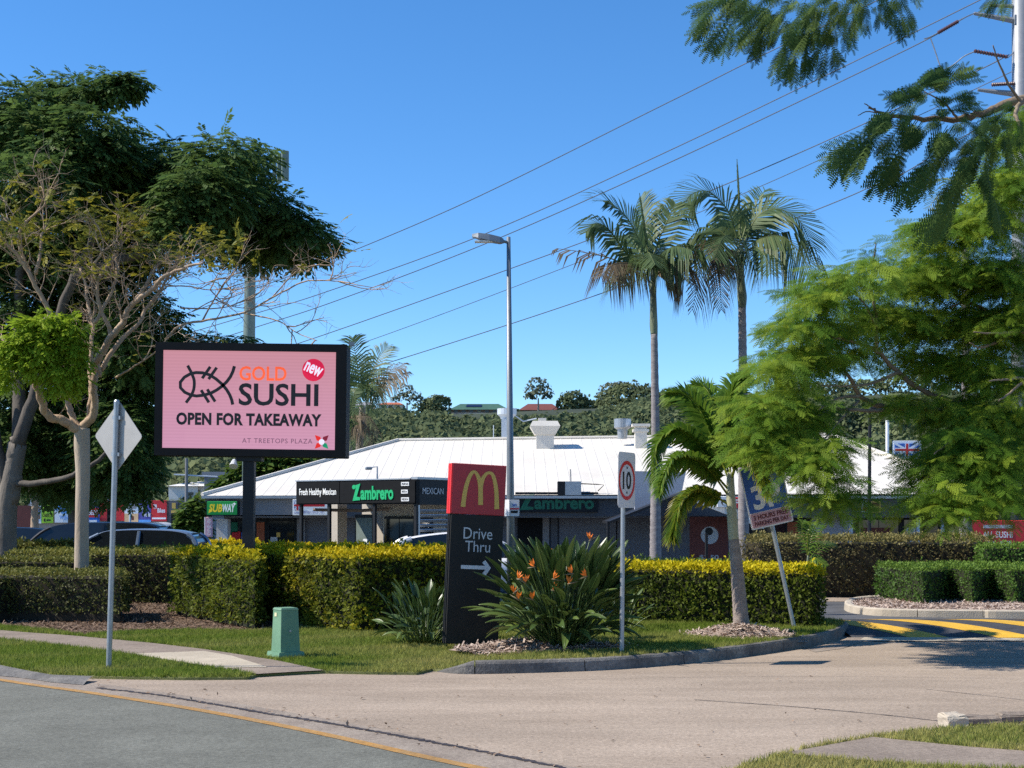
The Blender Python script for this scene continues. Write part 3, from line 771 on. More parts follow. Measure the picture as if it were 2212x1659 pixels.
# ------------------------------------------------------------------ palms
def frond_mesh(pts, leng, up=(0, -.6, .8), ang=1.08, droop=.35, n=50, width=.075, plumose=0.0, rach=.022, bare=.12, tipcol=.2, ragged=.0, fold=.35):
    c = curve_pts(pts, n); mb = MB(); tones = []
    k0 = len(mb.v); mb.tube(c, [rach * (1 - .8 * i / (n - 1)) for i in range(n)], 4); tones += [(.9, .25)] * (len(mb.v) - k0)
    quads = []
    up = Vector(up)
    for i in range(int(n * bare), n):
        t = i / (n - 1); tg = (c[min(i + 1, n - 1)] - c[max(i - 1, 0)]).normalized()
        sd_ = tg.cross(up)
        if sd_.length < .05: sd_ = tg.cross(Vector((0, 1, 0)))
        sd_.normalize(); nn = sd_.cross(tg)
        L = leng * (.35 + .65 * math.sin(math.pi * min(1, .12 + t * .86)) ** .6) * (1 if t < .93 else .7)
        for sg in (-1, 1):
            reps = 3 if plumose else 1
            for q in range(reps):
                if ragged and random.random() < ragged: continue
                a = ang * (1 - .35 * t) + random.uniform(-.08, .08)
                rot = plumose * (q - 1) + random.uniform(-.1, .1)
                lat = (sd_ * sg * math.cos(rot) + nn * (fold * .6 + math.sin(rot)))
                d = (lat * math.sin(a) + tg * math.cos(a)).normalized()
                l_ = L * random.uniform(.85, 1.08)
                wv = tg * width * (.6 + .4 * (1 - t))
                p0 = c[i]; p1 = p0 + d * l_ * .5 + Vector((0, 0, -droop * .22 * l_)); p2 = p0 + d * l_ * (1 - .25 * min(1, droop)) + Vector((0, 0, -droop * .95 * l_))
                o = len(mb.v)
                mb.v += [tuple(p0 - wv * .35), tuple(p0 + wv * .35), tuple(p1 + wv * .5), tuple(p1 - wv * .5), tuple(p2)]
                mb.f += [(o, o + 1, o + 2, o + 3), (o + 3, o + 2, o + 4)]
                r_ = random.random(); g_ = tipcol * random.random()
                tones += [(r_, g_ * .3)] * 4 + [(r_, min(1, g_ * 1.4))]
    me = bpy.data.meshes.new('frond'); me.from_pydata(mb.v, [], mb.f); me.update()
    at = me.attributes.new('tone', 'FLOAT_COLOR', 'POINT')
    cc = np.ones((len(mb.v), 4), np.float32); cc[:, :2] = np.array(tones); at.data.foreach_set('color', cc.ravel())
    return me
def frond(root, pts, leng, m='frond_green', name='frond', label=None, **kw):
    o = Vector(root.location)
    return obj(name, frond_mesh([Vector(p) - o for p in pts], leng, **kw), m, root, label=label)
def trunk(root, pts, radii, m, name='trunk', rings=0, n=14):
    c = curve_pts(pts, max(len(pts), 60 if rings else 24)); k = len(c)
    rr = np.interp(np.linspace(0, 1, k), np.linspace(0, 1, len(radii)), radii)
    if rings: rr = [r_ * (1 + .035 * (1 if (i % 2) else -1)) for i, r_ in enumerate(rr)]
    return wpart(name, MB().tube(c, list(rr), n), m, root, sm=True)
def c6(x, y): return 1152 + .3125 * x, 345.6 + .3125 * y
def fr6(root, pts, Y, dy, leng, m='frond_green', **kw):
    n = len(pts); q = []
    for i, p in enumerate(pts):
        u, v = c6(*p); q.append(P(u, v, Y + (dy * i / (n - 1) if not hasattr(dy, '__len__') else dy[i])))
    frond(root, q, leng * 1.7, m, **kw)
YA = 34.0
t1 = thing('palm_tree', 'tall palm with pale ringed trunk nearest the speed sign', 'palm tree', P(1416, 1215, YA) * 1, group='tall palms in front of the shops')
t1.location.z = gz(YA)
trunk(t1, [Vector((P(1416, 0, YA).x, YA, gz(YA))), P(1416, 1150, YA), P(1416, 950, YA), P(1413, 720, YA)], [.165, .135, .105, .085], 'palm_trunk', rings=1)
trunk(t1, [P(1413, 722, YA), P(1412, 700, YA), P(1411, 640, YA), P(1410, 568, YA)], [.088, .1, .08, .06], 'crownshaft', 'crownshaft')
for pts, dy, L, kw in (
    ([(790, 690), (735, 560), (640, 390), (520, 290), (480, 285)], -1.0, .62, dict(droop=.3)),
    ([(800, 680), (770, 520), (755, 380), (745, 255)], 1.2, .55, dict(droop=.3, up=(.7, .7, .2))),
    ([(775, 770), (640, 640), (520, 480), (430, 440), (365, 500)], -.5, .55, dict(droop=.5)),
    ([(820, 690), (880, 520), (940, 390), (985, 300)], .5, .55, dict(droop=.35, ragged=.35)),
    ([(770, 800), (690, 720), (560, 720), (470, 800)], -1.4, .62, dict(droop=1.0, m='frond_dry')),
    ([(760, 810), (560, 690), (360, 640), (165, 612)], .3, .38, dict(droop=.8, ragged=.72, m='frond_dry')),
    ([(825, 780), (880, 660), (970, 600), (1090, 620)], -1.2, .72, dict(droop=1.0)),
    ([(840, 820), (900, 740), (980, 730), (1040, 820)], -.4, .6, dict(droop=1.0, m='frond_dry', tipcol=.1)),
    ([(800, 790), (790, 680), (800, 640), (840, 720)], -2.2, .6, dict(droop=1.0)),
    ([(800, 800), (720, 700), (640, 740), (600, 850)], 1.6, .6, dict(droop=.9)),
    ([(815, 790), (860, 640), (900, 600), (930, 700)], 2.2, .6, dict(droop=.8)),
    ([(790, 760), (720, 600), (650, 520), (600, 560)], 2.0, .55, dict(droop=.5)),
    ([(800, 690), (770, 480), (735, 235)], 0, .03, dict(droop=0, rach=.03))):
    fr6(t1, pts, YA, dy, L, **kw)
YB = 35.5
t2 = thing('palm_tree', 'tall palm with arching fronds rising behind the young palm', 'palm tree', (P(1606, 0, YB).x, YB, gz(YB)), group='tall palms in front of the shops')
trunk(t2, [t2.location, P(1606, 1150, YB), P(1605, 850, YB), P(1603, 665, YB)], [.17, .14, .115, .1], 'palm_trunk', rings=1)
trunk(t2, [P(1603, 667, YB), P(1603, 640, YB), P(1600, 600, YB), P(1599, 530, YB)], [.1, .125, .1, .085], 'crownshaft', 'crownshaft')
for pts, dy, L, kw in (
    ([(1415, 580), (1350, 360), (1210, 220), (1080, 250), (1035, 370)], -.8, .78, dict(droop=.35)),
    ([(1450, 580), (1550, 390), (1690, 340), (1840, 420), (1925, 600)], -.6, .85, dict(droop=.35)),
    ([(1455, 620), (1580, 540), (1740, 540), (1880, 700), (1970, 900)], -1.6, .85, dict(droop=1.0, tipcol=.9)),
    ([(1405, 620), (1290, 490), (1180, 500), (1110, 700)], .6, .7, dict(droop=.7)),
    ([(1400, 650), (1270, 570), (1180, 680), (1100, 1030)], -1.0, .55, dict(droop=1.0, m='frond_dry')),
    ([(1420, 660), (1340, 640), (1290, 760), (1300, 1030)], -1.6, .45, dict(droop=1.0, m='frond_dry')),
    ([(1425, 580), (1440, 470), (1400, 380), (1330, 370)], 1.5, .6, dict(droop=.5)),
    ([(1420, 620), (1370, 530), (1310, 540), (1250, 680)], -2.2, .7, dict(droop=.9)),
    ([(1440, 620), (1530, 480), (1620, 480), (1700, 620)], 2.0, .7, dict(droop=.8)),
    ([(1450, 650), (1530, 600), (1600, 660), (1640, 780)], -2.0, .6, dict(droop=.9)),
    ([(1440, 560), (1490, 400), (1540, 300), (1600, 210)], 1.0, .5, dict(droop=.2, ragged=.4)),
    ([(1420, 660), (1380, 620), (1340, 660), (1330, 780)], 1.5, .55, dict(droop=1.0, m='frond_dry')),
    ([(1428, 520), (1420, 250), (1408, 0)], 0, .03, dict(droop=0, rach=.035))):
    fr6(t2, pts, YB, dy, L, **kw)
# distant palm right of the billboard
YC = 70.0
t3 = thing('palm_tree', 'distant palm with tousled fronds beside the billboard edge', 'palm tree', (P(782, 0, YC).x, YC, gz(YC)), group=None)
trunk(t3, [t3.location, P(776, 1000, YC), P(783, 880, YC)], [.26, .19, .16], 'palm_trunk_brown', rings=1)
for i, (pts, dy, m_, dr) in enumerate((
    ([(785, 860), (775, 800), (765, 750), (762, 730)], -.5, 'frond_green', .3), ([(787, 858), (800, 810), (820, 770), (838, 748)], .5, 'frond_green', .3),
    ([(790, 862), (815, 830), (845, 800), (872, 790)], -.5, 'frond_dry', .5), ([(790, 866), (815, 845), (850, 820), (878, 808)], -1, 'frond_dry', .6),
    ([(783, 860), (765, 820), (745, 800), (735, 820)], 0, 'frond_green', .6), ([(785, 866), (770, 840), (752, 850), (745, 880)], -1, 'frond_green', .9),
    ([(788, 864), (800, 830), (815, 840), (822, 880)], -1.4, 'frond_green', .9), ([(786, 860), (780, 800), (790, 770), (800, 800)], 1.6, 'frond_green', .6),
    ([(786, 866), (780, 830), (772, 840), (768, 890)], -2, 'frond_green', 1.0), ([(788, 866), (796, 836), (806, 850), (812, 890)], 1.5, 'frond_green', 1.0),
    ([(790, 864), (805, 820), (830, 800), (850, 830)], 1.8, 'frond_green', .8), ([(784, 862), (770, 810), (755, 780), (748, 775)], 1.2, 'frond_green', .4))):
    frond(t3, [P(u, v, YC + dy * k / 3) for k, (u, v) in enumerate(pts)], 1.35, m_, droop=dr, n=26, width=.1)
# low shaggy palm under it
YD = 68.0
t4 = thing('palm_tree', 'shorter yellowish palm with hanging fronds below the distant palm', 'palm tree', (P(756, 0, YD).x, YD, gz(YD)))
trunk(t4, [t4.location, P(757, 1000, YD), P(752, 930, YD)], [.14, .11, .09], 'palm_trunk_brown')
for pts, dy, m_ in (([(752, 930), (770, 900), (790, 905), (815, 935)], -.5, 'frond_dry'), ([(752, 930), (768, 915), (785, 930), (795, 970)], -1, 'frond_dry'), ([(752, 930), (760, 880), (765, 850), (775, 840)], .4, 'frond_green'),
                    ([(752, 930), (740, 890), (725, 880), (705, 900)], 0, 'frond_green'), ([(752, 930), (760, 905), (770, 940), (772, 985)], -1, 'frond_green'), ([(752, 932), (745, 905), (735, 930), (732, 980)], -.6, 'frond_dry')):
    frond(t4, [P(u, v, YD + dy * k / 3) for k, (u, v) in enumerate(pts)], .95, m_, droop=.9, n=24, width=.1)
# young foxtail palm by the kerb
YF = PALMB.y
t5 = thing('palm_tree', 'young bushy palm with yellowing fronds in a mulch mound by the kerb', 'palm tree', (PALMB.x, YF, .1))
trunk(t5, [P(1603, 1372, YF), P(1600, 1330, YF), P(1592, 1230, YF), P(1585, 1165, YF)], [.135, .105, .085, .07], 'palm_trunk_brown', rings=1)
trunk(t5, [P(1585, 1167, YF), P(1582, 1120, YF), P(1578, 1060, YF), P(1578, 1020, YF)], [.07, .072, .06, .045], 'pale_crownshaft', 'crownshaft')
def cf(x, y): return 1324.8 + .2431 * x, 748.8 + .2431 * y
for pts, dy, L, kw in (
    ([(1040, 1290), (850, 1060), (760, 860), (560, 740), (380, 880), (350, 1200)], -.5, .34, dict(droop=.35, tipcol=.25)),
    ([(1020, 1320), (880, 1130), (740, 1010), (540, 990), (430, 1180), (400, 1330)], -1.2, .3, dict(droop=.4, tipcol=.25)),
    ([(1020, 1400), (900, 1330), (740, 1280), (600, 1380), (530, 1620), (520, 1720)], -.3, .27, dict(droop=.4, tipcol=1.0, label='yellowing frond hanging low on the left')),
    ([(1020, 1150), (900, 880), (800, 620), (660, 440), (480, 420)], .5, .42, dict(droop=.3, tipcol=.15)),
    ([(1050, 1200), (1100, 980), (1190, 930), (1300, 1050), (1380, 1330)], -.9, .28, dict(droop=.4, tipcol=1.0, label='yellowing frond arching to the right')),
    ([(1040, 1150), (1030, 850), (1020, 560), (1080, 330), (1180, 250)], .7, .4, dict(droop=.3, tipcol=.1)),
    ([(1050, 1180), (1150, 900), (1300, 700), (1500, 650), (1600, 800)], .9, .36, dict(droop=.4, tipcol=.1)),
    ([(1030, 1150), (950, 800), (900, 560), (830, 380), (700, 330)], 1.4, .4, dict(droop=.3, tipcol=.1)),
    ([(1030, 1200), (960, 1000), (900, 900), (800, 900), (700, 1050)], 1.3, .32, dict(droop=.4))):
    n = len(pts)
    frond(t5, [P(*cf(*p), YF + dy * i / (n - 1)) for i, p in enumerate(pts)], L * 1.0, 'frond_fox', up=(0, -.8, .6), plumose=1.2, n=58, width=.062, rach=.016, bare=.14, ang=1.05, **kw)
YG = 26.5
t6 = thing('palm_tree', 'small self-sown palm sprouting from the brown hedge', 'palm tree', (P(1745, 0, YG).x, YG, 0))
trunk(t6, [t6.location, P(1744, 1235, YG), P(1746, 1200, YG)], [.05, .035, .02], 'crownshaft')
for pts, dy in (([(1746, 1205), (1738, 1170), (1732, 1140), (1735, 1125)], 0), ([(1746, 1205), (1752, 1165), (1762, 1140), (1768, 1132)], .3), ([(1746, 1215), (1758, 1205), (1772, 1212), (1784, 1222)], -.3), ([(1746, 1205), (1745, 1160), (1750, 1135), (1752, 1128)], -.3), ([(1746, 1210), (1770, 1180), (1785, 1172), (1800, 1172)], .5)):
    frond(t6, [P(u, v, YG + dy * k / 3) for k, (u, v) in enumerate(pts)], .26, 'frond_fox', n=18, width=.03, droop=.4, rach=.01)
# palm fronds glimpsed high behind the feathery tree
YH = 33.0
t7 = thing('palm_tree', 'palm crown half hidden behind the feathery tree at upper right', 'palm tree', (P(2085, 0, YH).x, YH, gz(YH)))
trunk(t7, [t7.location, P(2088, 900, YH), P(2085, 480, YH)], [.16, .12, .09], 'palm_trunk', rings=1)
for pts, dy in (([(2085, 470), (2060, 420), (2030, 420), (2005, 450)], 0), ([(2085, 470), (2110, 410), (2140, 390), (2170, 400)], -.5), ([(2085, 470), (2090, 410), (2100, 370), (2110, 350)], .5), ([(2085, 470), (2060, 400), (2040, 385), (2015, 395)], 1), ([(2085, 470), (2120, 440), (2150, 440), (2175, 480)], -1)):
    frond(t7, [P(u, v, YH + dy * k / 3) for k, (u, v) in enumerate(pts)], .6, 'frond_green', n=22, width=.05, droop=.5)

# ------------------------------------------------------------------ broadleaf trees
FERN_FAR = bipinnate(7, 1, .34, fill=.5)
FERN_MID = bipinnate(11, 6, .25, fill=.27, tooth_w=.5)
FERN_NEAR = bipinnate(14, 6, .17, fill=.3)
def crown(root, clumps, tmpl, m, size, per, flat=.35, outl=.7, name='crown', tip=.3, hang=.25, fillin=.35, label=None):
    """clumps: (x, y, z, rx, ry, rz, weight). leaves mostly near each clump's skin, lying outwards"""
    pp = []
    for cx, cy, cz, rx, ry, rz, w in clumps:
        K = max(3, int(per * w)); u_ = unit(K)
        rad = np.where(rng.uniform(0, 1, K) < fillin, rng.uniform(.2, .8, K), rng.uniform(.8, 1.08, K))
        p = u_ * rad[:, None] * np.array([rx, ry, rz]) + np.array([cx, cy, cz])
        d = u_ * outl + unit(K) * .6; d[:, 2] = d[:, 2] * flat - hang
        nn = unit(K) * .45 + u_ * .4; nn[:, 2] += 1.0
        tone = np.column_stack([np.clip(.45 + .35 * wob(p, .9, 5) + rng.uniform(-.3, .3, K), 0, 1), np.clip(tip * rng.uniform(-.4, 1.2, K), 0, 1)])
        pp.append(scatter(tmpl[0], tmpl[1], p, d, nn, size * rng.uniform(.65, 1.2, K), tone))
    V, Fq, T = join_np(pp)
    o = Vector(root.location)
    return obj(name, mesh_np(name, V - np.array(o), Fq, T), m, root, label=label)
def wire_limbs(root, limbs, m, name='limb', n=8):
    for pts, r0, r1 in limbs:
        c = curve_pts(pts, max(6, 5 * len(pts))); k = len(c)
        c = [p + Vector((random.uniform(-1, 1), random.uniform(-1, 1), random.uniform(-1, 1))) * r0 * .25 for p in c]
        wpart(name, MB().tube(c, [r0 + (r1 - r0) * i / (k - 1) for i in range(k)], n), m, root, sm=True)
def twigs(starts, levels, L0, r0, up=.25, k=3, spread=.7):
    """recursive fine branches as one mesh; returns MB and tip points"""
    mb = MB(); tips = []
    def grow(p, d, L, r_, lv):
        n = 5; pts = [p]; q = Vector(p); dd = Vector(d).normalized()
        for i in range(n):
            dd = (dd + Vector((random.gauss(0, .2), random.gauss(0, .2), random.gauss(0, .16) + up * .12))).normalized()
            q = q + dd * L / n; pts.append(Vector(q))
        mb.tube(pts, [r_ * (1 - .6 * i / n) for i in range(n + 1)], 4 if lv < 2 else 3, cap=False)
        if lv >= levels - 1: tips.append((pts[-1], dd)); tips.append((pts[3], dd))
        if lv < levels:
            for j in range(k):
                b = pts[random.choice((2, 3, 4, 5))]
                nd = (dd + Vector((random.gauss(0, spread), random.gauss(0, spread), random.gauss(0, spread * .7)))).normalized()
                grow(b, nd, L * random.uniform(.5, .75), r_ * .55, lv + 1)
    for p, d in starts: grow(Vector(p), Vector(d), L0, r0, 0)
    return mb, tips
def c1(x, y): return x * .4167, 115.2 + y * .4167
# (a) big dark tree, left
YT = 28.0
tA = thing('spreading_tree', 'huge dark green spreading tree filling the upper left', 'tree', (P(12, 0, YT).x, YT, gz(YT)))
ux = YT / F
trunk(tA, [tA.location, P(14, 1120, YT), P(24, 1040, YT), P(40, 960, YT)], [.235, .2, .19, .165], 'bark_grey')
wire_limbs(tA, [([P(22, 1085, YT), P(30, 1000, YT), P(40, 940, YT)], .18, .15)], 'bark_grey')
wire_limbs(tA, [([P(20, 1080, YT), P(-10, 950, YT), P(-40, 800, YT)], .15, .1), ([P(40, 965, YT), P(90, 800, YT), P(160, 600, YT), P(240, 450, YT)], .15, .06),
                ([P(40, 965, YT), P(40, 700, YT + 1), P(60, 450, YT + 1), P(100, 250, YT + 1)], .15, .05), ([P(24, 1045, YT), P(110, 1040, YT - .5), P(190, 1010, YT - 1), P(250, 960, YT - 1)], .07, .035),
                ([P(160, 600, YT), P(260, 560, YT), P(360, 530, YT), P(460, 480, YT), P(560, 470, YT)], .12, .03), ([P(90, 430, YT + 1), P(160, 260, YT), P(210, 210, YT), P(250, 185, YT)], .06, .02)], 'bark_dark')  # limbs darker than the trunk: canopy shade put into the bark colour
cl = []
def CL(u, v, ru, rv, dY=0, w=1.0, ry=None, Y=None):
    Y = (Y or YT) + dY; p = P(u, v, Y); k = Y / F
    return (p.x, p.y, p.z, ru * k, (ry if ry else max(ru, rv) * k * .9), rv * k, w)
for q in ((30, 230, 90, 45), (120, 220, 70, 40), (150, 185, 60, 22), (60, 300, 110, 60), (200, 290, 80, 55), (170, 340, 120, 60), (300, 340, 80, 48), (390, 350, 70, 45), (60, 400, 110, 60), (240, 410, 110, 55),
          (350, 420, 90, 60), (480, 340, 70, 45), (535, 345, 52, 40), (440, 420, 90, 60), (520, 425, 76, 56), (592, 455, 60, 40), (470, 490, 80, 45), (570, 500, 80, 45), (640, 500, 55, 40), (660, 525, 48, 34), (560, 540, 60, 25), (390, 480, 70, 50), (690, 515, 30, 25)):
    cl.append(CL(*q, dY=random.uniform(-2.2, 1.5), w=q[2] * q[3] / 4500))
for q in ((240, 170, 22, 14), (262, 182, 22, 12), (276, 172, 14, 10), (180, 200, 30, 18)): cl.append(CL(*q, w=.22))
for q in ((30, 520, 130, 100), (170, 520, 130, 90), (290, 520, 90, 60), (60, 680, 150, 110), (220, 640, 110, 100), (300, 720, 80, 90), (90, 850, 150, 110), (240, 840, 110, 110), (300, 920, 60, 100), (60, 960, 130, 70), (250, 960, 80, 90), (360, 770, 60, 60), (440, 760, 70, 40), (500, 745, 50, 22), (290, 1030, 40, 40), (120, 1030, 60, 40)):
    cl.append(CL(*q, dY=random.uniform(.5, 2.8), w=q[2] * q[3] / 4200))
crown(tA, cl, FERN_FAR, 'leaf_poinciana', .40, 400, hang=.2, tip=.25)
# (b) trees and trunks further left
YT2 = 48.0
tB = thing('small_tree', 'dark tree shading the colourful shop row, grey trunk', 'tree', (P(160, 0, YT2).x, YT2, gz(YT2)))
trunk(tB, [tB.location, P(161, 1120, YT2), P(158, 1080, YT2), P(150, 1040, YT2)], [.26, .22, .2, .16], 'bark_dark')
crown(tB, [CL(u, v, a, b, Y=YT2, w=a * b / 2500) for u, v, a, b in ((100, 1030, 80, 40), (190, 1050, 60, 36), (200, 1010, 90, 40), (260, 1040, 30, 36), (150, 1000, 100, 40))], FERN_FAR, 'leaf_poinciana', .5, 330, tip=.2)
YT3 = 44.0
tC = thing('small_tree', 'small pale forked trunk in front of the red shop wall', 'tree', (P(74, 0, YT3).x, YT3, gz(YT3)))
trunk(tC, [tC.location, P(75, 1120, YT3), P(76, 1090, YT3)], [.16, .12, .1], 'bark_warm')
wire_limbs(tC, [([P(76, 1092, YT3), P(66, 1070, YT3), P(58, 1040, YT3)], .07, .03), ([P(77, 1092, YT3), P(82, 1065, YT3), P(80, 1040, YT3)], .07, .03), ([P(78, 1090, YT3), P(96, 1072, YT3), P(104, 1050, YT3)], .07, .03), ([P(78, 1088, YT3), P(96, 1080, YT3), P(112, 1068, YT3)], .05, .02)], 'bark_warm')
crown(tC, [CL(u, v, a, b, Y=YT3, w=a * b / 2500) for u, v, a, b in ((60, 1020, 50, 26), (100, 1030, 40, 22))], FERN_FAR, 'leaf_poinciana', .45, 260)
YT4 = 62.0
tD = thing('small_tree', 'bushy green tree left of the green food sign', 'tree', (P(420, 0, YT4).x, YT4, gz(YT4)))
trunk(tD, [tD.location, P(420, 1120, YT4)], [.2, .12], 'bark_dark')
crown(tD, [CL(u, v, a, b, Y=YT4, w=a * b / 900) for u, v, a, b in ((412, 1118, 26, 34), (428, 1100, 22, 28), (425, 1140, 26, 26), (402, 1135, 18, 24))], LEAF, 'leaf_mid', .42, 420, tip=.2)
YT5 = 75.0
tE = thing('small_tree', 'broad green tree behind the left end of the white roof', 'tree', (P(545, 0, YT5).x, YT5, gz(YT5)))
trunk(tE, [tE.location, P(545, 1050, YT5)], [.3, .2], 'bark_dark')
crown(tE, [CL(u, v, a, b, Y=YT5, w=a * b / 1000) for u, v, a, b in ((560, 1025, 60, 36), (620, 1010, 70, 34), (510, 1050, 45, 26), (480, 1062, 30, 18), (660, 1000, 60, 26), (590, 1000, 60, 26))], LEAF, 'leaf_mid', .6, 420, tip=.25)

# (c) pale branching tree in front, half bare
YP = 23.0
tP = thing('branching_tree', 'pale barked half bare tree with bright leafy clump left of billboard', 'tree', (P(176, 0, YP).x, YP, -.0))
def cz(x, y): return .25 * x, 403.2 + .25 * y
def L2(pts, dy=0, crop=cz): 
    n = len(pts); return [P(*crop(*p), YP + dy * i / max(1, n - 1)) for i, p in enumerate(pts)]
idn = lambda u, v: (u, v)
trunk(tP, [Vector((P(176, 0, YP).x, YP, 0)), P(177, 1120, YP), P(179, 1030, YP), P(177, 960, YP), P(178, 925, YP)], [.13, .11, .115, .13, .12], 'bark_pale')
k = YP / F
limbs = [
    (L2([(178, 930), (140, 912), (102, 894), (88, 857), (68, 806), (52, 780)], -.8, idn), 13, 8), (L2([(52, 780), (60, 740), (100, 690), (108, 676), (82, 628), (57, 578), (42, 558), (12, 523), (-10, 500)], -.6, idn), 8, 3.5),
    (L2([(68, 806), (40, 758), (10, 735), (-20, 715)], .5, idn), 8, 4), (L2([(171, 930), (152, 890), (148, 850), (142, 806), (150, 770)], .6, idn), 9, 6),
    (L2([(176, 925), (203, 891), (202, 850), (205, 806)], -.2, idn), 12, 9), (L2([(190, 905), (197, 850), (195, 800), (199, 728), (200, 703), (190, 653), (185, 615), (172, 578)], 1.2, idn), 7, 3),
    (L2([(840, 1640), (850, 1500), (960, 1300), (1060, 1180), (1130, 1020), (1300, 900), (1420, 780), (1600, 700), (1760, 660)], -1.0), 10, 3), (L2([(870, 1590), (1000, 1380), (1090, 1280), (1200, 1180), (1260, 1060), (1380, 900), (1480, 720), (1560, 600)], .8), 7, 2.5),
    (L2([(960, 1290), (930, 1180), (870, 1080), (840, 900), (840, 820), (800, 700), (870, 590), (900, 540)], -.4), 6, 2.5), (L2([(840, 820), (930, 680), (1020, 560), (1050, 480)], .6), 5, 2),
    (L2([(820, 1180), (900, 1030), (970, 900), (1010, 750), (1000, 600), (1010, 520)], .5), 5, 2), (L2([(1130, 1030), (1240, 880), (1330, 720), (1400, 640)], 1.0), 5, 2),
    (L2([(310, 750), (350, 550), (360, 420), (390, 380)], .5), 5, 2), (L2([(210, 640), (160, 470), (200, 330), (380, 170), (380, 90)], -.5), 5, 1.6), (L2([(1430, 1320), (1560, 1200), (1750, 1160), (2100, 1090), (2350, 960), (2600, 830), (2760, 810), (2960, 820)], -1.2), 3.6, 1.2),
    (L2([(1750, 1160), (1830, 1010), (1960, 800), (2060, 740)], -.6), 2.4, 1), (L2([(1560, 1050), (1900, 1050), (2100, 990)], .4), 2, .9), (L2([(1000, 1650), (1150, 1560), (1330, 1440), (1440, 1320)], -.9), 3, 1.4), (L2([(2100, 1090), (2400, 1160), (2560, 1260), (2740, 1330)], -1.2), 2, .9), (L2([(2350, 960), (2550, 740), (2640, 690)], -1.2), 1.8, .8),
    (L2([(1430, 860), (1620, 860), (1800, 890), (2000, 880)], -.3), 2, .9), (L2([(1660, 1080), (1850, 980), (2000, 960)], -.3), 1.6, .8)]
wire_limbs(tP, [(a, b * k * .84, c * k * .8) for a, b, c in limbs], 'bark_warm')
st = []
for a, b, c in limbs:
    cc = curve_pts(a, 40)
    if c > 6: continue
    for j in range(int(3 + len(a) * (1.1 if c > 1.4 else .5))):
        i = random.randrange(12, 39); d = cc[i] - cc[i - 1]; d = d.normalized() + Vector((random.gauss(0, .7), random.gauss(0, .7), random.gauss(.1, .55)))
        st.append((cc[i], d))
mb, tips = twigs(st, 2, .62, .011)
wpart('twigs', mb, 'bark_warm', tP)
tips = [t for t in tips if EYE + 16 > t[0].z]
tp = np.array([t[0] for t in tips]); td = np.array([t[1] for t in tips])
vv = HZ - (tp[:, 2] - EYE) * F / tp[:, 1]; uu = 1106 + tp[:, 0] * F / tp[:, 1]
den = np.where(vv < 400, .03, np.where(vv < 540, .2, np.where(vv < 600, .1, .01))) * np.where(uu > 520, .4, 1) * (.45 + .8 * (wob(tp, .9, 12) > 0))
ok = rng.uniform(0, 1, len(tp)) < den
tp, td = np.repeat(tp[ok], 2, 0), np.repeat(td[ok], 2, 0); K = len(tp)
tp = tp + unit(K) * .1; td = td + unit(K) * .7; td[:, 2] *= .5; nn = unit(K) * .4; nn[:, 2] += 1
V, Fq, T = scatter(FERN_FAR[0], FERN_FAR[1], tp, td, nn, .24 * rng.uniform(.6, 1.25, K), np.column_stack([rng.uniform(0, 1, K), np.clip(rng.uniform(-.5, .9, K), 0, 1)]))
obj('foliage', mesh_np('foliage', V - np.array(tP.location), Fq, T), 'leaf_sparse', tP)['kind'] = 'stuff'
crown(tP, [CL(u, v, a, b, Y=YP - 1.0, w=a * b / 1400) for u, v, a, b in ((62, 722, 36, 20), (110, 700, 42, 18), (150, 712, 32, 20), (45, 752, 34, 20), (105, 742, 46, 20), (90, 780, 40, 18), (168, 762, 16, 20), (22, 745, 18, 20), (130, 798, 32, 16), (14, 800, 20, 20), (130, 832, 22, 12), (150, 745, 30, 16), (70, 700, 30, 14), (160, 815, 18, 12))],
      FERN_FAR, 'leaf_lush', .22, 330, name='leafy_clump', tip=.4, hang=.3, flat=.6, label='bright green leafy clump low on the left')

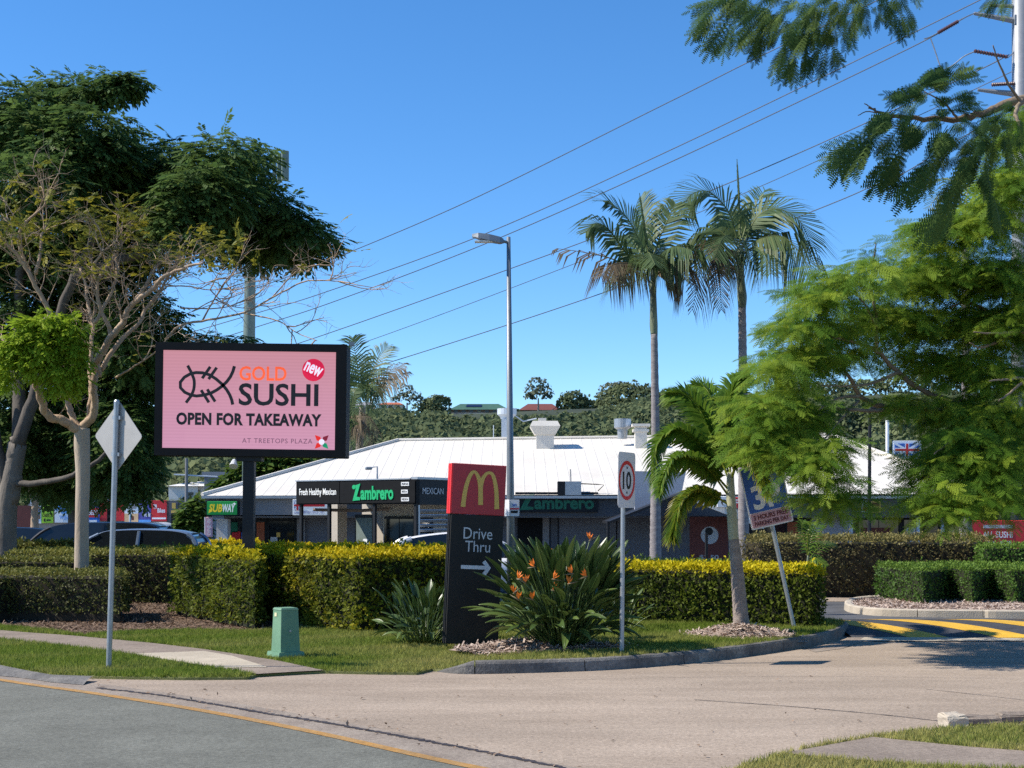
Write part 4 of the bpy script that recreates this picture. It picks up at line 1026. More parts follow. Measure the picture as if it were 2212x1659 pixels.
# (d) feathery tree on the right
YJ = 17.7
tJ = thing('feathery_tree', 'large feathery bright green tree overhanging from the right edge', 'tree', (P(2420, 0, YJ).x, YJ + .5, .0))
trunk(tJ, [tJ.location, P(2420, 1200, YJ + .5), P(2400, 1050, YJ + .5), P(2360, 950, YJ + .5)], [.22, .18, .16, .14], 'bark_brown')
def cj(x, y): return 1497.6 + .3472 * x * 1.0 * .6028 / .3472 * .576 / .6028 * .6028, 518.4 + y * .3472
def cj(x, y): return 1497.6 + .3472 * x, 518.4 + .3472 * y
def LJ(pts, y0, y1): 
    n = len(pts); return [P(*cj(*p), 1.2 + y0 + (y1 - y0) * i / max(1, n - 1)) for i, p in enumerate(pts)]
jl = [(LJ([(2480, 1250), (2200, 1120), (1900, 1060), (1500, 970), (1270, 820), (1140, 690), (1000, 640), (840, 600)], 17, 15.5), .055, .012),
      (LJ([(1900, 1060), (1500, 1045), (1190, 1035), (1040, 970), (970, 850), (880, 760), (800, 720)], 16.8, 15.6), .045, .012),
      (LJ([(1190, 1060), (1040, 1060), (880, 1050), (760, 1100), (600, 1130)], 16, 15.2), .026, .01), (LJ([(1040, 970), (920, 980), (820, 1030), (780, 1060)], 15.8, 15), .02, .006), (LJ([(1030, 1000), (960, 1070), (890, 1150), (800, 1260)], 15.8, 15), .018, .006),
      (LJ([(1140, 690), (1140, 500), (1110, 300), (1125, 100), (1135, 20)], 16, 15.5), .024, .006), (LJ([(1130, 520), (1080, 420), (1020, 350), (960, 320)], 15.8, 15.6), .015, .005), (LJ([(1280, 820), (1120, 890), (980, 910), (800, 905)], 16, 15.2), .022, .006),
      (LJ([(2480, 1100), (2250, 800), (2040, 560), (1960, 490), (1850, 450), (1700, 390), (1600, 420)], 17, 16), .05, .01), (LJ([(2250, 640), (2050, 575), (1900, 580), (1750, 575)], 16, 15), .025, .007), (LJ([(2200, 520), (1960, 600), (1800, 670), (1720, 640)], 16.5, 15.2), .03, .007),
      (LJ([(2300, 870), (2050, 860), (1940, 870), (1840, 875)], 16, 15), .025, .008), (LJ([(2300, 850), (2070, 880), (1980, 945), (1900, 1000)], 16, 14.8), .025, .008), (LJ([(2300, 1330), (2050, 1350), (1900, 1410), (1780, 1400)], 16, 14.8), .025, .007), (LJ([(2300, 1200), (1900, 1230), (1640, 1240), (1500, 1330)], 16, 15), .03, .008),
      (LJ([(2100, 1100), (1700, 1250), (1500, 1380), (1400, 1520), (1300, 1560)], 16.4, 15.2), .03, .006)]
for i, lb in enumerate(jl): wire_limbs(tJ, [lb], 'bark_brown')
# sprays of feathery leaves: rosettes at twig ends
def leaf_objects(root, tmpl, pos, d, nn, s, tone, m, order, limit=300, rest='foliage', name='leaf'):
    """the leaves that show largest become parts of their own, the rest one mass"""
    idx = np.argsort(order); big, small = idx[:limit], idx[limit:]
    o = np.array(root.location); V0, F0 = np.asarray(tmpl[0], float), np.asarray(tmpl[1], int)
    vs = []
    for k in range(8):
        a = V0.copy(); a[:, 0] += .03 * math.sin(k * 2.1) * a[:, 1] ** 2 * 2; a[:, 2] += .05 * math.cos(k * 1.7) * a[:, 1] ** 2
        me = mesh_np(name, a, F0, np.tile([[(k % 4 + .5) / 4, (.0, .45)[k // 4]]], (len(a), 1))); me.materials.append(MATS[m]); vs.append(me)
    for i in big:
        y = Vector(d[i]).normalized(); x = y.cross(Vector(nn[i])).normalized(); z = x.cross(y)
        M = Matrix((x, y, z)).transposed().to_4x4() @ Matrix.Scale(float(s[i]), 4); M.translation = Vector(pos[i] - o)
        k = min(3, int(tone[i][0] * 4)) + (4 if tone[i][1] > .22 else 0)
        ob = obj(name, vs[k], None, root); ob.matrix_basis = M
    if len(small):
        V, Fq, T = scatter(tmpl[0], tmpl[1], pos[small], d[small], nn[small], s[small], tone[small])
        f_ = obj(rest, mesh_np(rest, V - o, Fq, T), m, root); f_['kind'] = 'stuff'
def sprays(root, list_, tmpl, m, size, nleaf, name='leaf_spray', yj=.55, per=4, hang=.3, tipd=.35, limit=300):
    pp = []
    for (u, v, ru, rv, Y, n_) in list_:
        for j in range(n_):
            a = random.uniform(0, 6.283); q = math.sqrt(random.random())
            c = P(u + ru * q * math.cos(a), v + rv * q * math.sin(a), Y + random.uniform(-yj, yj))
            K = nleaf; ang = np.linspace(0, 2 * math.pi, K, endpoint=False) + random.random() * 6
            el = rng.uniform(-.35, .5, K)
            d = np.column_stack([np.cos(ang) * np.cos(el), np.sin(ang) * np.cos(el), np.sin(el) - hang])
            d[:, 0] -= .15; d[:, 1] -= .2
            nn = np.tile([-.25, -.6, .75], (K, 1)) + .4 * unit(K)
            tn = random.random()
            tone = np.column_stack([np.clip(tn + rng.uniform(-.3, .3, K), 0, 1), np.clip(tipd * (rng.uniform(-.5, 1, K) + (random.random() - .35)), 0, 1)])
            pos = np.tile(np.array(c), (K, 1)) + .03 * unit(K)
            pp.append((pos, d, nn, size * rng.uniform(.65, 1.1, K), tone))
    pos, d, nn, s, tone = [np.concatenate([q[i] for q in pp]) for i in range(5)]
    leaf_objects(root, tmpl, pos, d, nn, s, tone, m, pos[:, 1] / s + 4 * (np.abs(1106 + pos[:, 0] * F / pos[:, 1] - 1106) > 1100), limit)
JL = [(1700, 700, 55, 40, 15.4, 14), (1760, 640, 60, 40, 15.5, 16), (1800, 600, 45, 35, 15.6, 10), (1870, 590, 30, 50, 15.5, 9), (1880, 550, 12, 20, 15.5, 4), (1640, 790, 40, 40, 15.3, 12), (1720, 780, 60, 50, 15.8, 20), (1800, 730, 60, 50, 16, 16),
      (1610, 870, 40, 40, 15.2, 13), (1680, 880, 60, 60, 15.6, 26), (1600, 940, 32, 36, 15.1, 12), (1660, 960, 55, 50, 15.5, 22), (1730, 910, 40, 60, 15.9, 16), (1690, 985, 36, 20, 15.3, 7), (1630, 985, 30, 16, 15.1, 4),
      (1900, 680, 60, 60, 16.4, 22), (1960, 600, 50, 60, 16.4, 18), (2000, 520, 60, 50, 16.2, 18), (2060, 480, 70, 40, 16, 20), (2140, 470, 70, 50, 16, 24), (2190, 400, 40, 60, 15.6, 13), (2040, 600, 80, 60, 16.4, 32), (2150, 590, 80, 70, 16.2, 40), (2000, 700, 80, 50, 16.6, 26), (2120, 700, 90, 50, 16.6, 32),
      (2200, 700, 50, 80, 16.2, 20), (1990, 780, 60, 40, 16.8, 16), (2100, 790, 90, 50, 16.6, 24), (2190, 820, 50, 50, 16.4, 14), (1860, 770, 40, 30, 16.6, 8), (1950, 870, 50, 25, 16.4, 7), (2060, 880, 80, 40, 16.4, 18), (2160, 910, 70, 60, 16, 26),
      (1780, 985, 55, 45, 15.0, 20), (1800, 1040, 40, 36, 15.1, 12), (1760, 1090, 40, 25, 14.9, 5), (1740, 1000, 40, 30, 14.9, 7), (1810, 1075, 30, 25, 15, 7), (2035, 1005, 60, 45, 15.4, 22), (2090, 970, 80, 60, 15.6, 32), (2180, 1010, 60, 60, 15.4, 24),
      (2020, 1060, 60, 40, 15.2, 22), (2120, 1060, 80, 50, 15.2, 30), (2190, 1075, 40, 30, 15.2, 12), (1985, 1085, 20, 26, 15.0, 5), (2050, 1100, 40, 22, 15.0, 8), (2190, 300, 30, 50, 15.8, 12), (2170, 400, 50, 50, 16, 16), (2215, 260, 30, 40, 15.8, 8), (2250, 620, 60, 120, 16, 18), (2270, 900, 60, 160, 16, 22)]
JL = [(a + (30 if a < 1690 else 14 if a < 1770 and b < 950 else 0), b - (2 if b > 1040 else 12 if b > 920 else 6), c * .66, d * .62, e + 1.0, max(2, int(n_ * .72))) for a, b, c, d, e, n_ in JL]
sprays(tJ, JL, FERN_MID, 'leaf_jacaranda', .47, 6, tipd=.5)
bgk = [(u, v, a * 1.15, b * 1.15, Y + 1.5, int(n_ * .8)) for u, v, a, b, Y, n_ in JL if u > 1650 and not (1740 < u < 1930 and v > 820) and v < 1040]
sprays(tJ, bgk, FERN_MID, 'leaf_jacaranda', .47, 6, tipd=.2, limit=0)

# (e) near tree with drooping dark sprays, upper right
YN = 10.5
tN = thing('overhanging_tree', 'near dark leaved tree drooping into the top right corner', 'tree', (P(2900, 0, YN).x, YN, .0))
trunk(tN, [tN.location, P(2890, 900, YN), P(2840, 500, YN), P(2700, 260, YN)], [.26, .22, .18, .12], 'bark_brown')
def c8(x, y): return 1440 + .3489 * x, .3489 * y
def LN(pts, y0, y1):
    n = len(pts); return [P(*c8(*p), y0 + (y1 - y0) * i / max(1, n - 1)) for i, p in enumerate(pts)]
wire_limbs(tN, [(LN([(3600, 800), (2900, 560), (2200, 620), (2000, 690), (1800, 735), (1500, 730), (1320, 700), (1250, 660)], 10.5, 10.3), .045, .006), (LN([(3600, 750), (2600, 100), (1900, -160), (1300, -150), (900, -60), (600, -20)], 10.5, 10), .05, .006),
                (LN([(2200, 620), (2160, 700), (2190, 780)], 10.3, 10.2), .02, .01), (LN([(2208, 640), (2140, 560), (2060, 400), (2020, 280)], 10.3, 10.1), .012, .004), (LN([(1800, 735), (1720, 640), (1600, 570)], 10.3, 10.0), .01, .004),
                (LN([(1300, 700), (1270, 670), (1225, 640)], 10.3, 10.3), .006, .004), (LN([(1300, 700), (1240, 690), (1185, 715)], 10.3, 10.3), .005, .003)], 'bark_brown')
def hangers(root, items, m):
    """each item: leaf drawn from base to tip; leaf template laid along it, pinnae drooping"""
    pp = []
    pos, d, s = [], [], []
    for (x0, y0, x1, y1, Y) in items:
        a = P(*c8(x0, y0), Y); b = P(*c8(x1, y1), Y + random.uniform(-.12, .12)); v_ = b - a
        pos.append(a); d.append(v_.normalized()); s.append(v_.length)
    K = len(pos); pos = np.array(pos); d = np.array(d); s = np.array(s)
    nn = np.tile([0, -.75, .55], (K, 1)) + .5 * unit(K)
    tone = np.column_stack([rng.uniform(0, 1, K), np.clip(rng.uniform(-.5, .8, K), 0, 1)])
    leaf_objects(root, FERN_NEAR, pos, d, nn, s, tone, m, -s)
it = []
for (x0, y0, x1, y1) in ((420, -40, 165, 195), (520, -20, 270, 290), (620, 60, 440, 270), (600, 120, 530, 360), (760, 150, 610, 290), (800, 190, 670, 430), (820, 220, 780, 500), (850, 200, 890, 480), (1000, 190, 930, 460), (1000, 200, 1060, 440), (1060, 110, 1130, 290), (1200, 60, 1260, 190), (1300, 30, 1330, 170),
                         (1400, 20, 1480, 230), (1430, 0, 1550, 190), (460, -60, 200, 60), (700, -30, 480, 150), (800, 0, 620, 200), (900, 20, 760, 260), (950, 40, 900, 300), (1050, 20, 980, 260), (1150, 10, 1130, 220), (1000, -60, 820, 160), (1250, -60, 1180, 160), (1350, -60, 1400, 150), (580, -80, 380, 90), (700, 90, 560, 300), (900, 120, 830, 330), (1200, -40, 1040, 130), (1540, -40, 1560, 30), (2100, -60, 2010, 80), (2140, -50, 2080, 60)):
    for j in range(7): it.append((x0 + random.uniform(-50, 50), y0 + random.uniform(-40, 20), x1 + random.uniform(-45, 45) * (j > 0), y1 - random.uniform(0, 70) * (j > 0), 10 + random.uniform(-.35, .35)))
for (x0, y0, x1, y1) in ((1400, 690, 1000, 970), (1400, 690, 1080, 1050), (1400, 680, 1180, 980), (1380, 650, 1700, 430), (1480, 600, 1700, 470), (1600, 580, 1390, 620), (1600, 570, 1480, 720), (1500, 720, 1330, 960), (1560, 740, 1290, 1160), (1560, 800, 1350, 1140), (1650, 560, 1900, 450), (1650, 640, 1910, 590), (1640, 700, 1900, 660),
                         (1700, 740, 1500, 880), (1750, 800, 1480, 1220), (1750, 850, 1590, 1160), (1800, 850, 1660, 1060), (1850, 760, 1680, 900), (1950, 760, 1820, 950), (2000, 740, 1900, 980), (2050, 760, 2000, 1000), (2100, 740, 2120, 940), (2000, 850, 1870, 1100), (1900, 950, 1740, 1250), (1900, 1000, 1640, 1440), (1950, 1050, 2080, 1400), (1980, 1000, 2030, 1230), (1880, 900, 1780, 1040),
                         (2100, 850, 2150, 1030), (1800, 720, 1990, 830), (2150, 640, 2000, 760), (1760, 1180, 1690, 1350), (2200, 760, 2180, 900)):
    for j in range(6): it.append((x0 + random.uniform(-30, 30), y0 + random.uniform(-25, 25), x1 + random.uniform(-45, 45) * (j > 0), y1 - random.uniform(0, 60) * (j > 0), 10.2 + random.uniform(-.35, .35)))
hangers(tN, it, 'leaf_near')

# ------------------------------------------------------------------ bird of paradise plants
def strelitzia_leaf(blade, stalk, bend, w):
    """local +z up, bends towards +x"""
    mb = MB(); tones = []
    pts = []
    N = 9; L = blade + stalk
    for i in range(N + 1):
        t = i / N; a = bend * t * t
        pts.append(Vector((L * t * math.sin(a), 0, L * t * math.cos(a))))
    mb.tube(pts, [.011 * (1 - .6 * i / N) for i in range(N + 1)], 5); tones += [(.3, 0)] * len(mb.v)
    t0 = stalk / L; n = 8; rows = []
    for i in range(n + 1):
        t = t0 + (1 - t0) * i / n; j = min(int(t * N), N - 1); f = t * N - j
        p = pts[j].lerp(pts[j + 1], f); tg = (pts[j + 1] - pts[j]).normalized(); nn = Vector((-tg.z, 0, tg.x))
        q = w * math.sin(math.pi * (.04 + .93 * i / n) ** .8) ** .8
        rows.append((p + Vector((0, -q, 0)) - nn * q * -.45, p, p + Vector((0, q, 0)) - nn * q * -.45))
    o = len(mb.v)
    for r_ in rows: mb.v += [tuple(x) for x in r_]
    for i in range(n):
        for j in range(2): mb.f.append((o + 3 * i + j, o + 3 * i + j + 1, o + 3 * i + j + 4, o + 3 * i + j + 3))
    return mb, tones
def leaf_variant(blade, stalk, bend, w, tone):
    mb, tones = strelitzia_leaf(blade, stalk, bend, w)
    me = bpy.data.meshes.new('leaf'); me.from_pydata(mb.v, [], mb.f); me.update()
    at = me.attributes.new('tone', 'FLOAT_COLOR', 'POINT'); c = np.ones((len(mb.v), 4), np.float32); c[:, 0] = tone; c[:, 1] = .25 * tone
    at.data.foreach_set('color', c.ravel()); me.polygons.foreach_set('use_smooth', [True] * len(me.polygons)); me.materials.append(MATS['leaf_strelitzia'])
    return me
LV = [leaf_variant(.36, .82, .18, .052, .2), leaf_variant(.42, .8, .12, .056, .6), leaf_variant(.34, .66, .3, .052, .85), leaf_variant(.36, .5, .42, .056, .35), leaf_variant(.32, .38, .6, .052, 1.0), leaf_variant(.38, .9, .1, .052, .75)]
def strel(root, n, rad, hs, seed, lean=1.0, low=0):
    r_ = random.Random(seed)
    for i in range(n):
        a = r_.uniform(0, 2 * math.pi); q = (i + .5) / n
        tilt = (.06 + .86 * q ** 1.05) * lean
        me = LV[0 if q < .2 else r_.choice((1, 5, 0)) if q < .45 else r_.choice((0, 2, 3)) if q < .75 else r_.choice((3, 4, 2))]
        if math.cos(a) < -.45 and .3 < q < .8 and r_.random() < .4: continue
        o = obj('leaf', me, None, root, loc=(rad * r_.uniform(.1, 1) * math.cos(a), rad * .7 * r_.uniform(.1, 1) * math.sin(a), 0))
        o.rotation_mode = 'XYZ'
        M = Matrix.Rotation(a, 4, 'Z') @ Matrix.Rotation(tilt, 4, 'Y') @ Matrix.Rotation(r_.uniform(-.9, .9), 4, 'Z')
        o.rotation_euler = M.to_euler(); s = hs * r_.uniform(.8, 1.12); o.scale = (s, s, s)
sP = thing('bird_of_paradise_plant', 'big clump of sword leaves with orange flowers beside the drive-through sign', 'plant', (G(1214, 1396, .16).x, G(1207, 1396, .16).y + .05, .15))
strel(sP, 300, .3, 1.05, 3, lean=1.0)
def flower_mesh():
    f = MB()
    for (a, l, tw) in ((-.15, .15, 0), (.35, .14, .25), (.75, .12, -.25), (.1, .13, .35)):
        d = Vector((math.sin(a), tw * .6, math.cos(a))).normalized()
        sd_ = Vector((d.z, 0, -d.x)) * .016
        o = len(f.v); f.v += [(0, 0, 0), tuple(d * l * .5 + sd_), tuple(d * l), tuple(d * l * .5 - sd_), tuple(d * l * .5 + Vector((0, -.012, 0)))]
        f.f += [(o, o + 1, o + 4), (o + 1, o + 2, o + 4), (o + 2, o + 3, o + 4), (o + 3, o, o + 4), (o, o + 3, o + 2, o + 1)]
    return f.mesh('flower')
FM = flower_mesh(); FM.materials.append(MATS['petal_orange'])
BKm = MB().tube([(-.02, 0, -.015), (.06, 0, 0), (.17, 0, .02)], [.012, .014, .001], 6).mesh('beak', True); BKm.materials.append(MATS['flower_beak'])
for i, (u, v) in enumerate(((1274, 1166), (1195, 1203), (1154, 1224), (1119, 1250), (1135, 1258), (1195, 1250), (1194, 1274), (1228, 1260), (1236, 1238), (1267, 1244), (1110, 1280), (1120, 1294), (1151, 1294))):
    Y = sP.location.y - .35 - .3 * (v > 1230); p = P(u, v, Y) - sP.location
    fo = obj('flower', FM, None, sP, loc=p); fo.rotation_euler = (random.uniform(-.2, .2), random.uniform(-.5, .5), random.choice((0, 3.14)) + random.uniform(-.4, .4)); fo.scale = (.7,) * 3
    obj('beak', BKm, None, fo)
    b = Vector((p.x * .25, .0, .15)); st_ = obj('stalk', MB().tube([b - p, (b - p) * .5 + Vector((0, -.05, .1)), (0, 0, -.01)], [.011, .009, .008], 5).mesh('stalk', True), 'strelitzia_stalk', fo)
    st_.matrix_parent_inverse = fo.matrix_basis.to_3x3().to_4x4().inverted()
sQ = thing('bird_of_paradise_plant', 'smaller flowerless clump of sword leaves left of the drive-through sign', 'plant', (G(915, 1392, .08).x, G(915, 1392, .08).y + .45, .06))
strel(sQ, 120, .3, .66, 8, lean=1.05)
sR = thing('bird_of_paradise_plant', 'low tuft of sword leaves at the hedge end beside the speed sign', 'plant', (G(1345, 1368, .1).x, G(1345, 1368, .1).y + .3, .1))
strel(sR, 26, .2, .55, 12, lean=1.15)
# ------------------------------------------------------------------ shopping centre
YS = 45.0; ZG = -.8
def X(u, Y): return (u - 1106) / F * Y
mall = thing('shopping_centre', 'low shopping centre with broad white metal roof behind the hedges', 'building', (0, YS, ZG))
x0, x1 = X(447, YS), 15.2
ZE = 2.36
YR = 55.0; ra, rb = Vector((X(860, YR), YR, 4.68)), Vector((X(1795, YR), YR, 4.9))
e0, e1 = Vector((x0 - .1, YS - .25, ZE)), Vector((x1 + .2, YS - .25, ZE + .06))
b0, b1 = Vector((x0 - .1, 66, ZE)), Vector((x1 + .2, 66, ZE))
# corrugated roof: front slope as many sheets' ribs in one skin
def slope(a, b, c, d, nrib, h=.02):
    mb = MB(); nn = (b - a).cross(d - a).normalized()
    if nn.z < 0: nn = -nn
    for i in range(nrib + 1):
        t = i / nrib
        for s_, lift in (((t - .0022), 0), ((t - .0012), h), ((t + .0012), h), ((t + .0022), 0)):
            s2 = min(1, max(0, s_)); p = a.lerp(b, s2); q = d.lerp(c, s2)
            mb.v += [tuple(p + nn * lift), tuple(q + nn * lift)]
    k = len(mb.v) // 2
    mb.f = [(2 * i, 2 * i + 2, 2 * i + 3, 2 * i + 1) for i in range(k - 1)]
    return mb
def hipslope(e0, e1, ra, rb, step=.38, h=.007):
    """front slope with ribs running straight up the fall line, clipped by the hips"""
    mb = MB(); nn = (e1 - e0).cross(ra - e0).normalized(); L = e1.x - e0.x; n = int(L / step)
    def top(x):
        if x < ra.x: t = (x - e0.x) / (ra.x - e0.x); return e0.lerp(ra, t)
        if x > rb.x: t = (e1.x - x) / (e1.x - rb.x); return e1.lerp(rb, t)
        return ra.lerp(rb, (x - ra.x) / (rb.x - ra.x))
    xs_ = []
    for i in range(n + 1):
        c = e0.x + L * i / n
        xs_ += [(c - .03, 0), (c - .012, h), (c + .012, h), (c + .03, 0)]
    for x, lift in xs_:
        x = min(max(x, e0.x), e1.x); lo = e0.lerp(e1, (x - e0.x) / L); hi = top(x)
        mb.v += [tuple(lo + nn * lift), tuple(hi + nn * lift)]
    mb.f = [(2 * i, 2 * i + 2, 2 * i + 3, 2 * i + 1) for i in range(len(xs_) - 1)]
    return mb
roof = wpart('roof', hipslope(e0, e1, ra, rb), 'white_roof', mall)
mb = MB(); mb.add([e0, ra, b0], [(0, 1, 2)]); mb.add([e1, b1, rb], [(0, 1, 2)]); mb.add([ra, rb, b1, b0], [(0, 1, 2, 3)])
wpart('rear_slopes', mb, 'white_roof', mall)
for a, b in ((e0, ra), (ra, rb), (rb, e1)):
    wpart('ridge_cap', MB().tube([a + Vector((0, 0, .04)), b + Vector((0, 0, .04))], .07, 6), 'white_roof', mall)
ym = YS + .35
wpart('wall', MB().bx(x0 + .3, x1, YS + 1.2, 65.5, ZG, ZE - .05), 'dark_wall', mall)
wpart('fascia', MB().bx(x0, X(642, YS), YS - .1, YS + 1.3, 1.74, ZE - .04), 'grey_fascia', mall)
wpart('fascia', MB().bx(X(642, YS) + .01, x1 + .1, YS - .05, YS + 1.3, 1.70, ZE - .02), 'charcoal_paint', mall, label='charcoal fascia')
wpart('gutter', MB().bx(x0 - .1, x1 + .2, YS - .33, YS - .12, ZE - .09, ZE - .005), 'silver_trim', mall)
wpart('soffit', MB().bx(x0, x1, YS + .0, YS + 1.2, 1.66, 1.69), 'grey_fascia', mall)
# end column and shopfronts of the left wing
yw = YS + 1.18
def rect(u0, u1, v0, v1, Y): return X(u0, Y), X(u1, Y), ZT(v1, Y), ZT(v0, Y)
a, b, c, d = rect(466, 490, 1121, 1178, YS)
wpart('column', MB().bx(a, b, YS + .1, YS + .6, ZG, d), 'house_white', mall)
def window(u0, u1, v0, vb=None, glass='shop_glass', fr='satin_black', zb=ZG + .08, mull=0):
    a, b = X(u0, yw), X(u1, yw); zt = ZT(v0, yw)
    w = wpart('window', MB().bx(a, a + .06, yw - .06, yw, zb, zt).bx(b - .06, b, yw - .06, yw, zb, zt).bx(a + .06, b - .06, yw - .06, yw, zt - .08, zt).bx(a + .06, b - .06, yw - .06, yw, zb, zb + .08), fr, mall)
    for i in range(mull + 1):
        p0 = a + .06 + (b - a - .12) * i / (mull + 1); p1 = a + .06 + (b - a - .12) * (i + 1) / (mull + 1)
        wpart('pane', MB().bx(p0 + .012, p1 - .012, yw - .035, yw - .012, zb + .08, zt - .08), glass, w)
    return w
mat('interior_grey', (.16, .2, .18), .6, .2, scale=2)
window(492, 545, 1121); window(552, 577, 1121); window(578, 640, 1121, mull=1)
# posters and stock seen in the shop windows
for (u0, u1, v0, v1, m_) in ((500, 514, 1128, 1150, 'dull_green'), (502, 520, 1148, 1172, 'bright_red'), (522, 530, 1150, 1170, 'sign_blue'), (555, 572, 1128, 1168, 'roof_orange'), (585, 600, 1160, 1176, 'letter_grey'), (598, 606, 1150, 1160, 'arch_gold')):
    a, b, c, d = rect(u0, u1, v0, v1, yw); wpart('poster', MB().bx(a, b, yw - .068, yw - .062, c, d), m_, mall)
a, b, c, d = rect(630, 648, 1121, 1200, YS); wpart('wall_panel', MB().bx(a, b, yw - .1, yw - .0, ZG, d), 'grey_fascia', mall)
# wall and glazing right of the kiosk
for (u0, u1, m_) in ((1118, 1172, 'black_paint'), (1172, 1186, 'grey_fascia'), (1190, 1204, 'charcoal_paint'), (1208, 1330, 'dark_wall'), (1333, 1490, 'dark_wall')):
    a, b = X(u0, yw), X(u1, yw); wpart('wall_panel', MB().bx(a, b, yw - .12, yw - .02, ZG, 1.66), m_, mall)
window(1180 + 440, 1180 + 520, 1122); window(1645 + 60, 1748, 1118)
a, b, c, d = rect(1752, 1838, 1112, 1185, yw); wpart('wall_panel', MB().bx(a, b, yw - .14, yw - .02, ZG, d), 'pale_wall', mall, label='pale grey wall panel')
wpart('downpipe', MB().tube([(X(1844, YS), YS + .4, ZG), (X(1844, YS), YS + .4, ZT(1104, YS))], .075, 8), 'pale_steel', mall)
window(1850, 1945, 1118, mull=1); window(1948, 2030, 1118, mull=1); window(2034, 2110, 1118, mull=1)
for u in (1985, 2038): wpart('post', MB().tube([(X(u, YS), YS + .1, ZG), (X(u, YS), YS + .1, 1.7)], .06, 8), 'pale_steel', mall)
for (u0, u1, v0, v1, m_) in ((1700, 1722, 1128, 1160, 'roof_orange'), (1955, 1976, 1140, 1170, 'pale_steel'), (1860, 1925, 1140, 1160, 'roof_maroon'), (2048, 2090, 1135, 1165, 'yellow_wall')):
    a, b, c, d = rect(u0, u1, v0, v1, yw); wpart('poster', MB().bx(a, b, yw - .07, yw - .064, c, d), m_, mall)
# roof plant: parts of the centre
def vent(name, label): return obj(name, bpy.data.meshes.new(name), None, mall, label=label)
def roofz(x, y): return e0.z + (y - e0.y) / (ra.y - e0.y) * (ra.z - e0.z)
def cyl(cx, cy, z0, z1, r0, r1=None, n=20): return MB().tube([(cx, cy, z0), (cx, cy, z1)], [r0, r1 or r0], n)
Yv = 57.5
a, b, c, d = rect(1078, 1112, 905, 965, Yv); cx = (a + b) / 2
v1 = wpart('exhaust_fan', MB().bx(a + .1, b - .1, Yv - .3, Yv + .3, 3.9, d), 'pale_steel', mall, label='grey drum fan on a square duct')
mb = MB().tube([(cx, Yv, d), (cx, Yv, d + .1), (cx, Yv, d + .18), (cx, Yv, ZT(883, Yv))], [.25, .3, .4, .4], 20); wpart('fan_drum', mb, 'pale_steel', v1, sm=False)
mb = MB().tube([(b, Yv, d + .15), (b + .35, Yv, d - .1), (b + .9, Yv, d + .02)], .03, 6); wpart('pipe', mb, 'pale_steel', v1)
Yv = 53.2; z0 = roofz(0, Yv)
a, b, c, d = rect(1158, 1196, 942, 970, Yv); cx = (a + b) / 2
v2 = wpart('exhaust_fan', MB().bx(a, b, Yv - .35, Yv + .35, z0 - .3, ZT(940, Yv)), 'white_roof', mall, label='white flared roof fan')
mb = MB().frustum((cx, Yv, ZT(940, Yv)), (.78, .78), (1.15, 1.0), ZT(922, Yv) - ZT(940, Yv)).frustum((cx, Yv, ZT(922, Yv) + .002), (1.15, 1.0), (.95, .8), .2); wpart('cowl', mb, 'white_roof', v2)
wpart('flap', MB().box((cx - .1, Yv, ZT(908, Yv)), (.3, .3, .16)), 'white_roof', v2)
Yv = 53.4
a, b, c, d = rect(1327, 1362, 905, 925, Yv); cx = (a + b) / 2
v3 = wpart('exhaust_fan', MB().tube([(cx, Yv, ZT(948, Yv)), (cx, Yv, ZT(928, Yv)), (cx, Yv, ZT(924, Yv)), (cx, Yv, ZT(905, Yv))], [.18, .2, .32, .32], 20), 'galv', mall, label='galvanised drum fan with red stripe')
wpart('stripe', MB().tube([(cx + .02, Yv - .005, ZT(922, Yv)), (cx + .02, Yv - .005, ZT(906, Yv))], .31, 20), 'pale_steel', v3)
Yv = 53.0
a, b, c, d = rect(1371, 1396, 922, 946, Yv); cx = (a + b) / 2
v4 = wpart('exhaust_fan', MB().bx(a, b, Yv - .25, Yv + .25, roofz(0, Yv) - .3, d), 'white_roof', mall, label='white square roof vent with flat cap')
wpart('cowl', MB().bx(cx - .34, cx + .34, Yv - .34, Yv + .34, d + .002, d + .1).bx(cx - .3, cx + .3, Yv - .3, Yv + .3, d - .2, d - .1), 'white_roof', v4)
# small roof aerial and gull-like cap
wpart('roof_pin', MB().tube([(X(1066, 55), 55, 4.6), (X(1066, 55), 55, 5.3)], .02, 5), 'pale_steel', mall)
# shop front air conditioner on the charcoal parapet
Yc = 44.6
aw = thing('air_conditioner', 'boxy grey air conditioner with pipe on top of the charcoal fascia', 'air conditioner', (X(1230, Yc), Yc + .4, 2.36))
a, b, c, d = rect(1205, 1256, 1041, 1060, Yc)
wpart('casing', MB().bx(a + .24, b, Yc + .1, Yc + .6, 2.38, d + .02), 'silver_trim', aw); wpart('fan_side', MB().bx(a, a + .235, Yc + .1, Yc + .6, 2.38, d + .02), 'satin_black', aw)
wpart('pipe', MB().tube([(b, Yc + .3, d - .05), (b + .5, Yc + .3, d - .07), (b + .75, Yc + .3, d - .09), (b + .55, Yc + .3, d - .28)], .018, 5), 'flower_beak', aw)
wpart('bracket', MB().tube([(X(1234, Yc), Yc + .35, d), (X(1233, Yc), Yc + .35, d + .42)], .025, 5), 'alu_back', aw)

